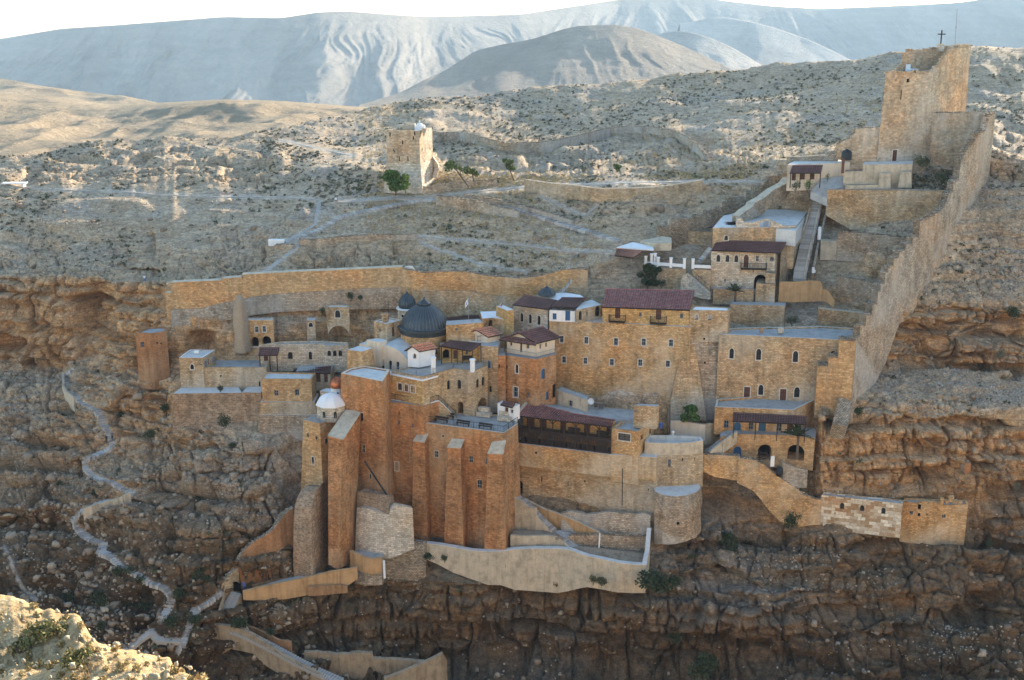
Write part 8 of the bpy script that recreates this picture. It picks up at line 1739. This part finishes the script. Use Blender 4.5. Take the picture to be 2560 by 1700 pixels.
# ---- people ----
def person(label,base,face,pose='stand',shirt='white',trous='bcloth',h=1.75,hair='black'):
    k=h/1.75; V=[(0,0,.95),(0,0,1.15),(0,0,1.42),(0,0,1.52),(0,-.01,1.60),(0,-.01,1.70)]; Rd=[.15,.14,.16,.06,.09,.085]; E=[(0,1),(1,2),(2,3),(3,4),(4,5)]
    def chain(st,pts_,rs):
        prev=st
        for q,r_ in zip(pts_,rs): V.append(q); Rd.append(r_); E.append((prev,len(V)-1)); prev=len(V)-1
    if pose=='walk':
        chain(0,[(-.1,0,.9),(-.11,-.16,.5),(-.11,-.14,.08),(-.11,-.30,.04)],[.10,.065,.045,.04]); chain(0,[(.1,0,.9),(.11,.10,.5),(.11,.32,.12),(.11,.22,.05)],[.10,.065,.045,.04])
        chain(2,[(-.2,0,1.4),(-.24,.12,1.12),(-.22,.02,.88)],[.055,.045,.035]); chain(2,[(.2,0,1.4),(.24,-.12,1.12),(.22,-.22,.92)],[.055,.045,.035])
    elif pose=='sit':
        for i in range(6): V[i]=(V[i][0],V[i][1],V[i][2]-.48)
        chain(0,[(-.1,-.05,.46),(-.12,-.45,.46),(-.12,-.48,.06),(-.12,-.62,.04)],[.1,.07,.05,.04]); chain(0,[(.1,-.05,.46),(.12,-.45,.46),(.12,-.48,.06),(.12,-.62,.04)],[.1,.07,.05,.04])
        chain(2,[(-.2,0,.92),(-.24,-.1,.66),(-.14,-.3,.56)],[.055,.045,.035]); chain(2,[(.2,0,.92),(.24,-.1,.66),(.14,-.3,.56)],[.055,.045,.035])
    else:
        chain(0,[(-.1,0,.9),(-.12,-.02,.5),(-.13,.02,.08),(-.13,-.12,.04)],[.10,.065,.045,.04]); chain(0,[(.1,0,.9),(.12,-.02,.5),(.13,.02,.08),(.13,-.12,.04)],[.10,.065,.045,.04])
        chain(2,[(-.2,0,1.4),(-.25,.02,1.12),(-.16,-.2,1.05)],[.055,.045,.035]); chain(2,[(.2,0,1.4),(.25,.02,1.12),(.25,-.04,.84)],[.055,.045,.035])
    me=bpy.data.meshes.new('person'); me.from_pydata([tuple(c*k for c in v) for v in V],E,[]); o=bpy.data.objects.new('person',me); COL.objects.link(o)
    sm=o.modifiers.new('s','SKIN'); sd=me.skin_vertices[0].data if me.skin_vertices else None
    if sd is None:
        bm=bmesh.new(); bm.from_mesh(me); bm.verts.layers.skin.verify(); bm.to_mesh(me); bm.free(); sd=me.skin_vertices[0].data
    for i,r_ in enumerate(Rd): sd[i].radius=(r_*k,r_*k*(.75 if i in(1,2) else 1)); sd[i].use_root=(i==0)
    ss=o.modifiers.new('u','SUBSURF'); ss.levels=1; ss.render_levels=1
    dg=bpy.context.evaluated_depsgraph_get(); ev=o.evaluated_get(dg); m2=bpy.data.meshes.new_from_object(ev); o.modifiers.clear(); o.data=m2
    SK=MATS.setdefault('skin',flat('skin',(.38,.22,.15),.6)); m2.materials.clear()
    for q in(SK,M[shirt],M[trous],M[hair]): m2.materials.append(q)
    dz=-.48 if pose=='sit' else 0
    for f in m2.polygons:
        c=f.center/k; z=c.z-dz
        if pose=='sit' and (c.y<-.12 and c.z<.6 and abs(c.x)<.2): f.material_index=2
        elif z>1.66 or (z>1.56 and c.y>.04): f.material_index=3
        elif z>1.5: f.material_index=0
        elif z>.98 and not (abs(c.x)>.14 and z<1.08): f.material_index=1
        elif abs(c.x)>.19 and z>.78: f.material_index=0
        else: f.material_index=2
        f.use_smooth=True
    o.location=base; o.rotation_euler.z=face; tag(o,label,'person'); return o
person('person in white shirt and blue trousers standing on the cliff top at the left',T(*Z(11,857,1083)),.2,'stand','white','bcloth')
q=T(*Z(12,513,468),.35); person('person in dark clothes walking on the zigzag stair, the right one of two',q,.5,'walk','shut','black')
q=T(*Z(12,490,482),.35); person('person in black walking just behind on the zigzag stair, the left one of two',q,.4,'walk','black','black')
q=T(*Z(13,448,612),.2); person('person in a white top seated on the hillside wall, left of the pair',q,.3,'sit','white','shut')
q=T(*Z(13,462,612),.2); person('person in a striped blue top seated on the hillside wall, right of the pair',q,-.2,'sit','greyf','shut')
person('person in blue standing by the dark gate arch at lower left',P(*Z(14,585,490),196.2),0,'stand','bcloth','bcloth')

o=bpy.data.objects.get('rock_pillar'); o.data.materials[0]=RK

rj=random.Random(77)
for v in o.data.vertices: v.co.x+=rj.uniform(-.16,.16); v.co.y+=rj.uniform(-.16,.16); v.co.z+=rj.uniform(-.1,.1)
# ---- haze ----
def haze():
    m=bpy.data.materials.new('haze_air'); m.use_nodes=True; t=m.node_tree; t.nodes.clear(); o=t.nodes.new('ShaderNodeOutputMaterial'); v=t.nodes.new('ShaderNodeVolumePrincipled')
    v.inputs['Color'].default_value=(.62,.82,1,1); v.inputs['Density'].default_value=HAZE; v.inputs['Anisotropy'].default_value=0.0; t.links.new(v.outputs[0],o.inputs['Volume'])
    b=MB(); b.box((1000,6500,-470),(22000,15000,1060)); h=b.build('haze',m); h['kind']='stuff'
HAZE=.00006
haze()
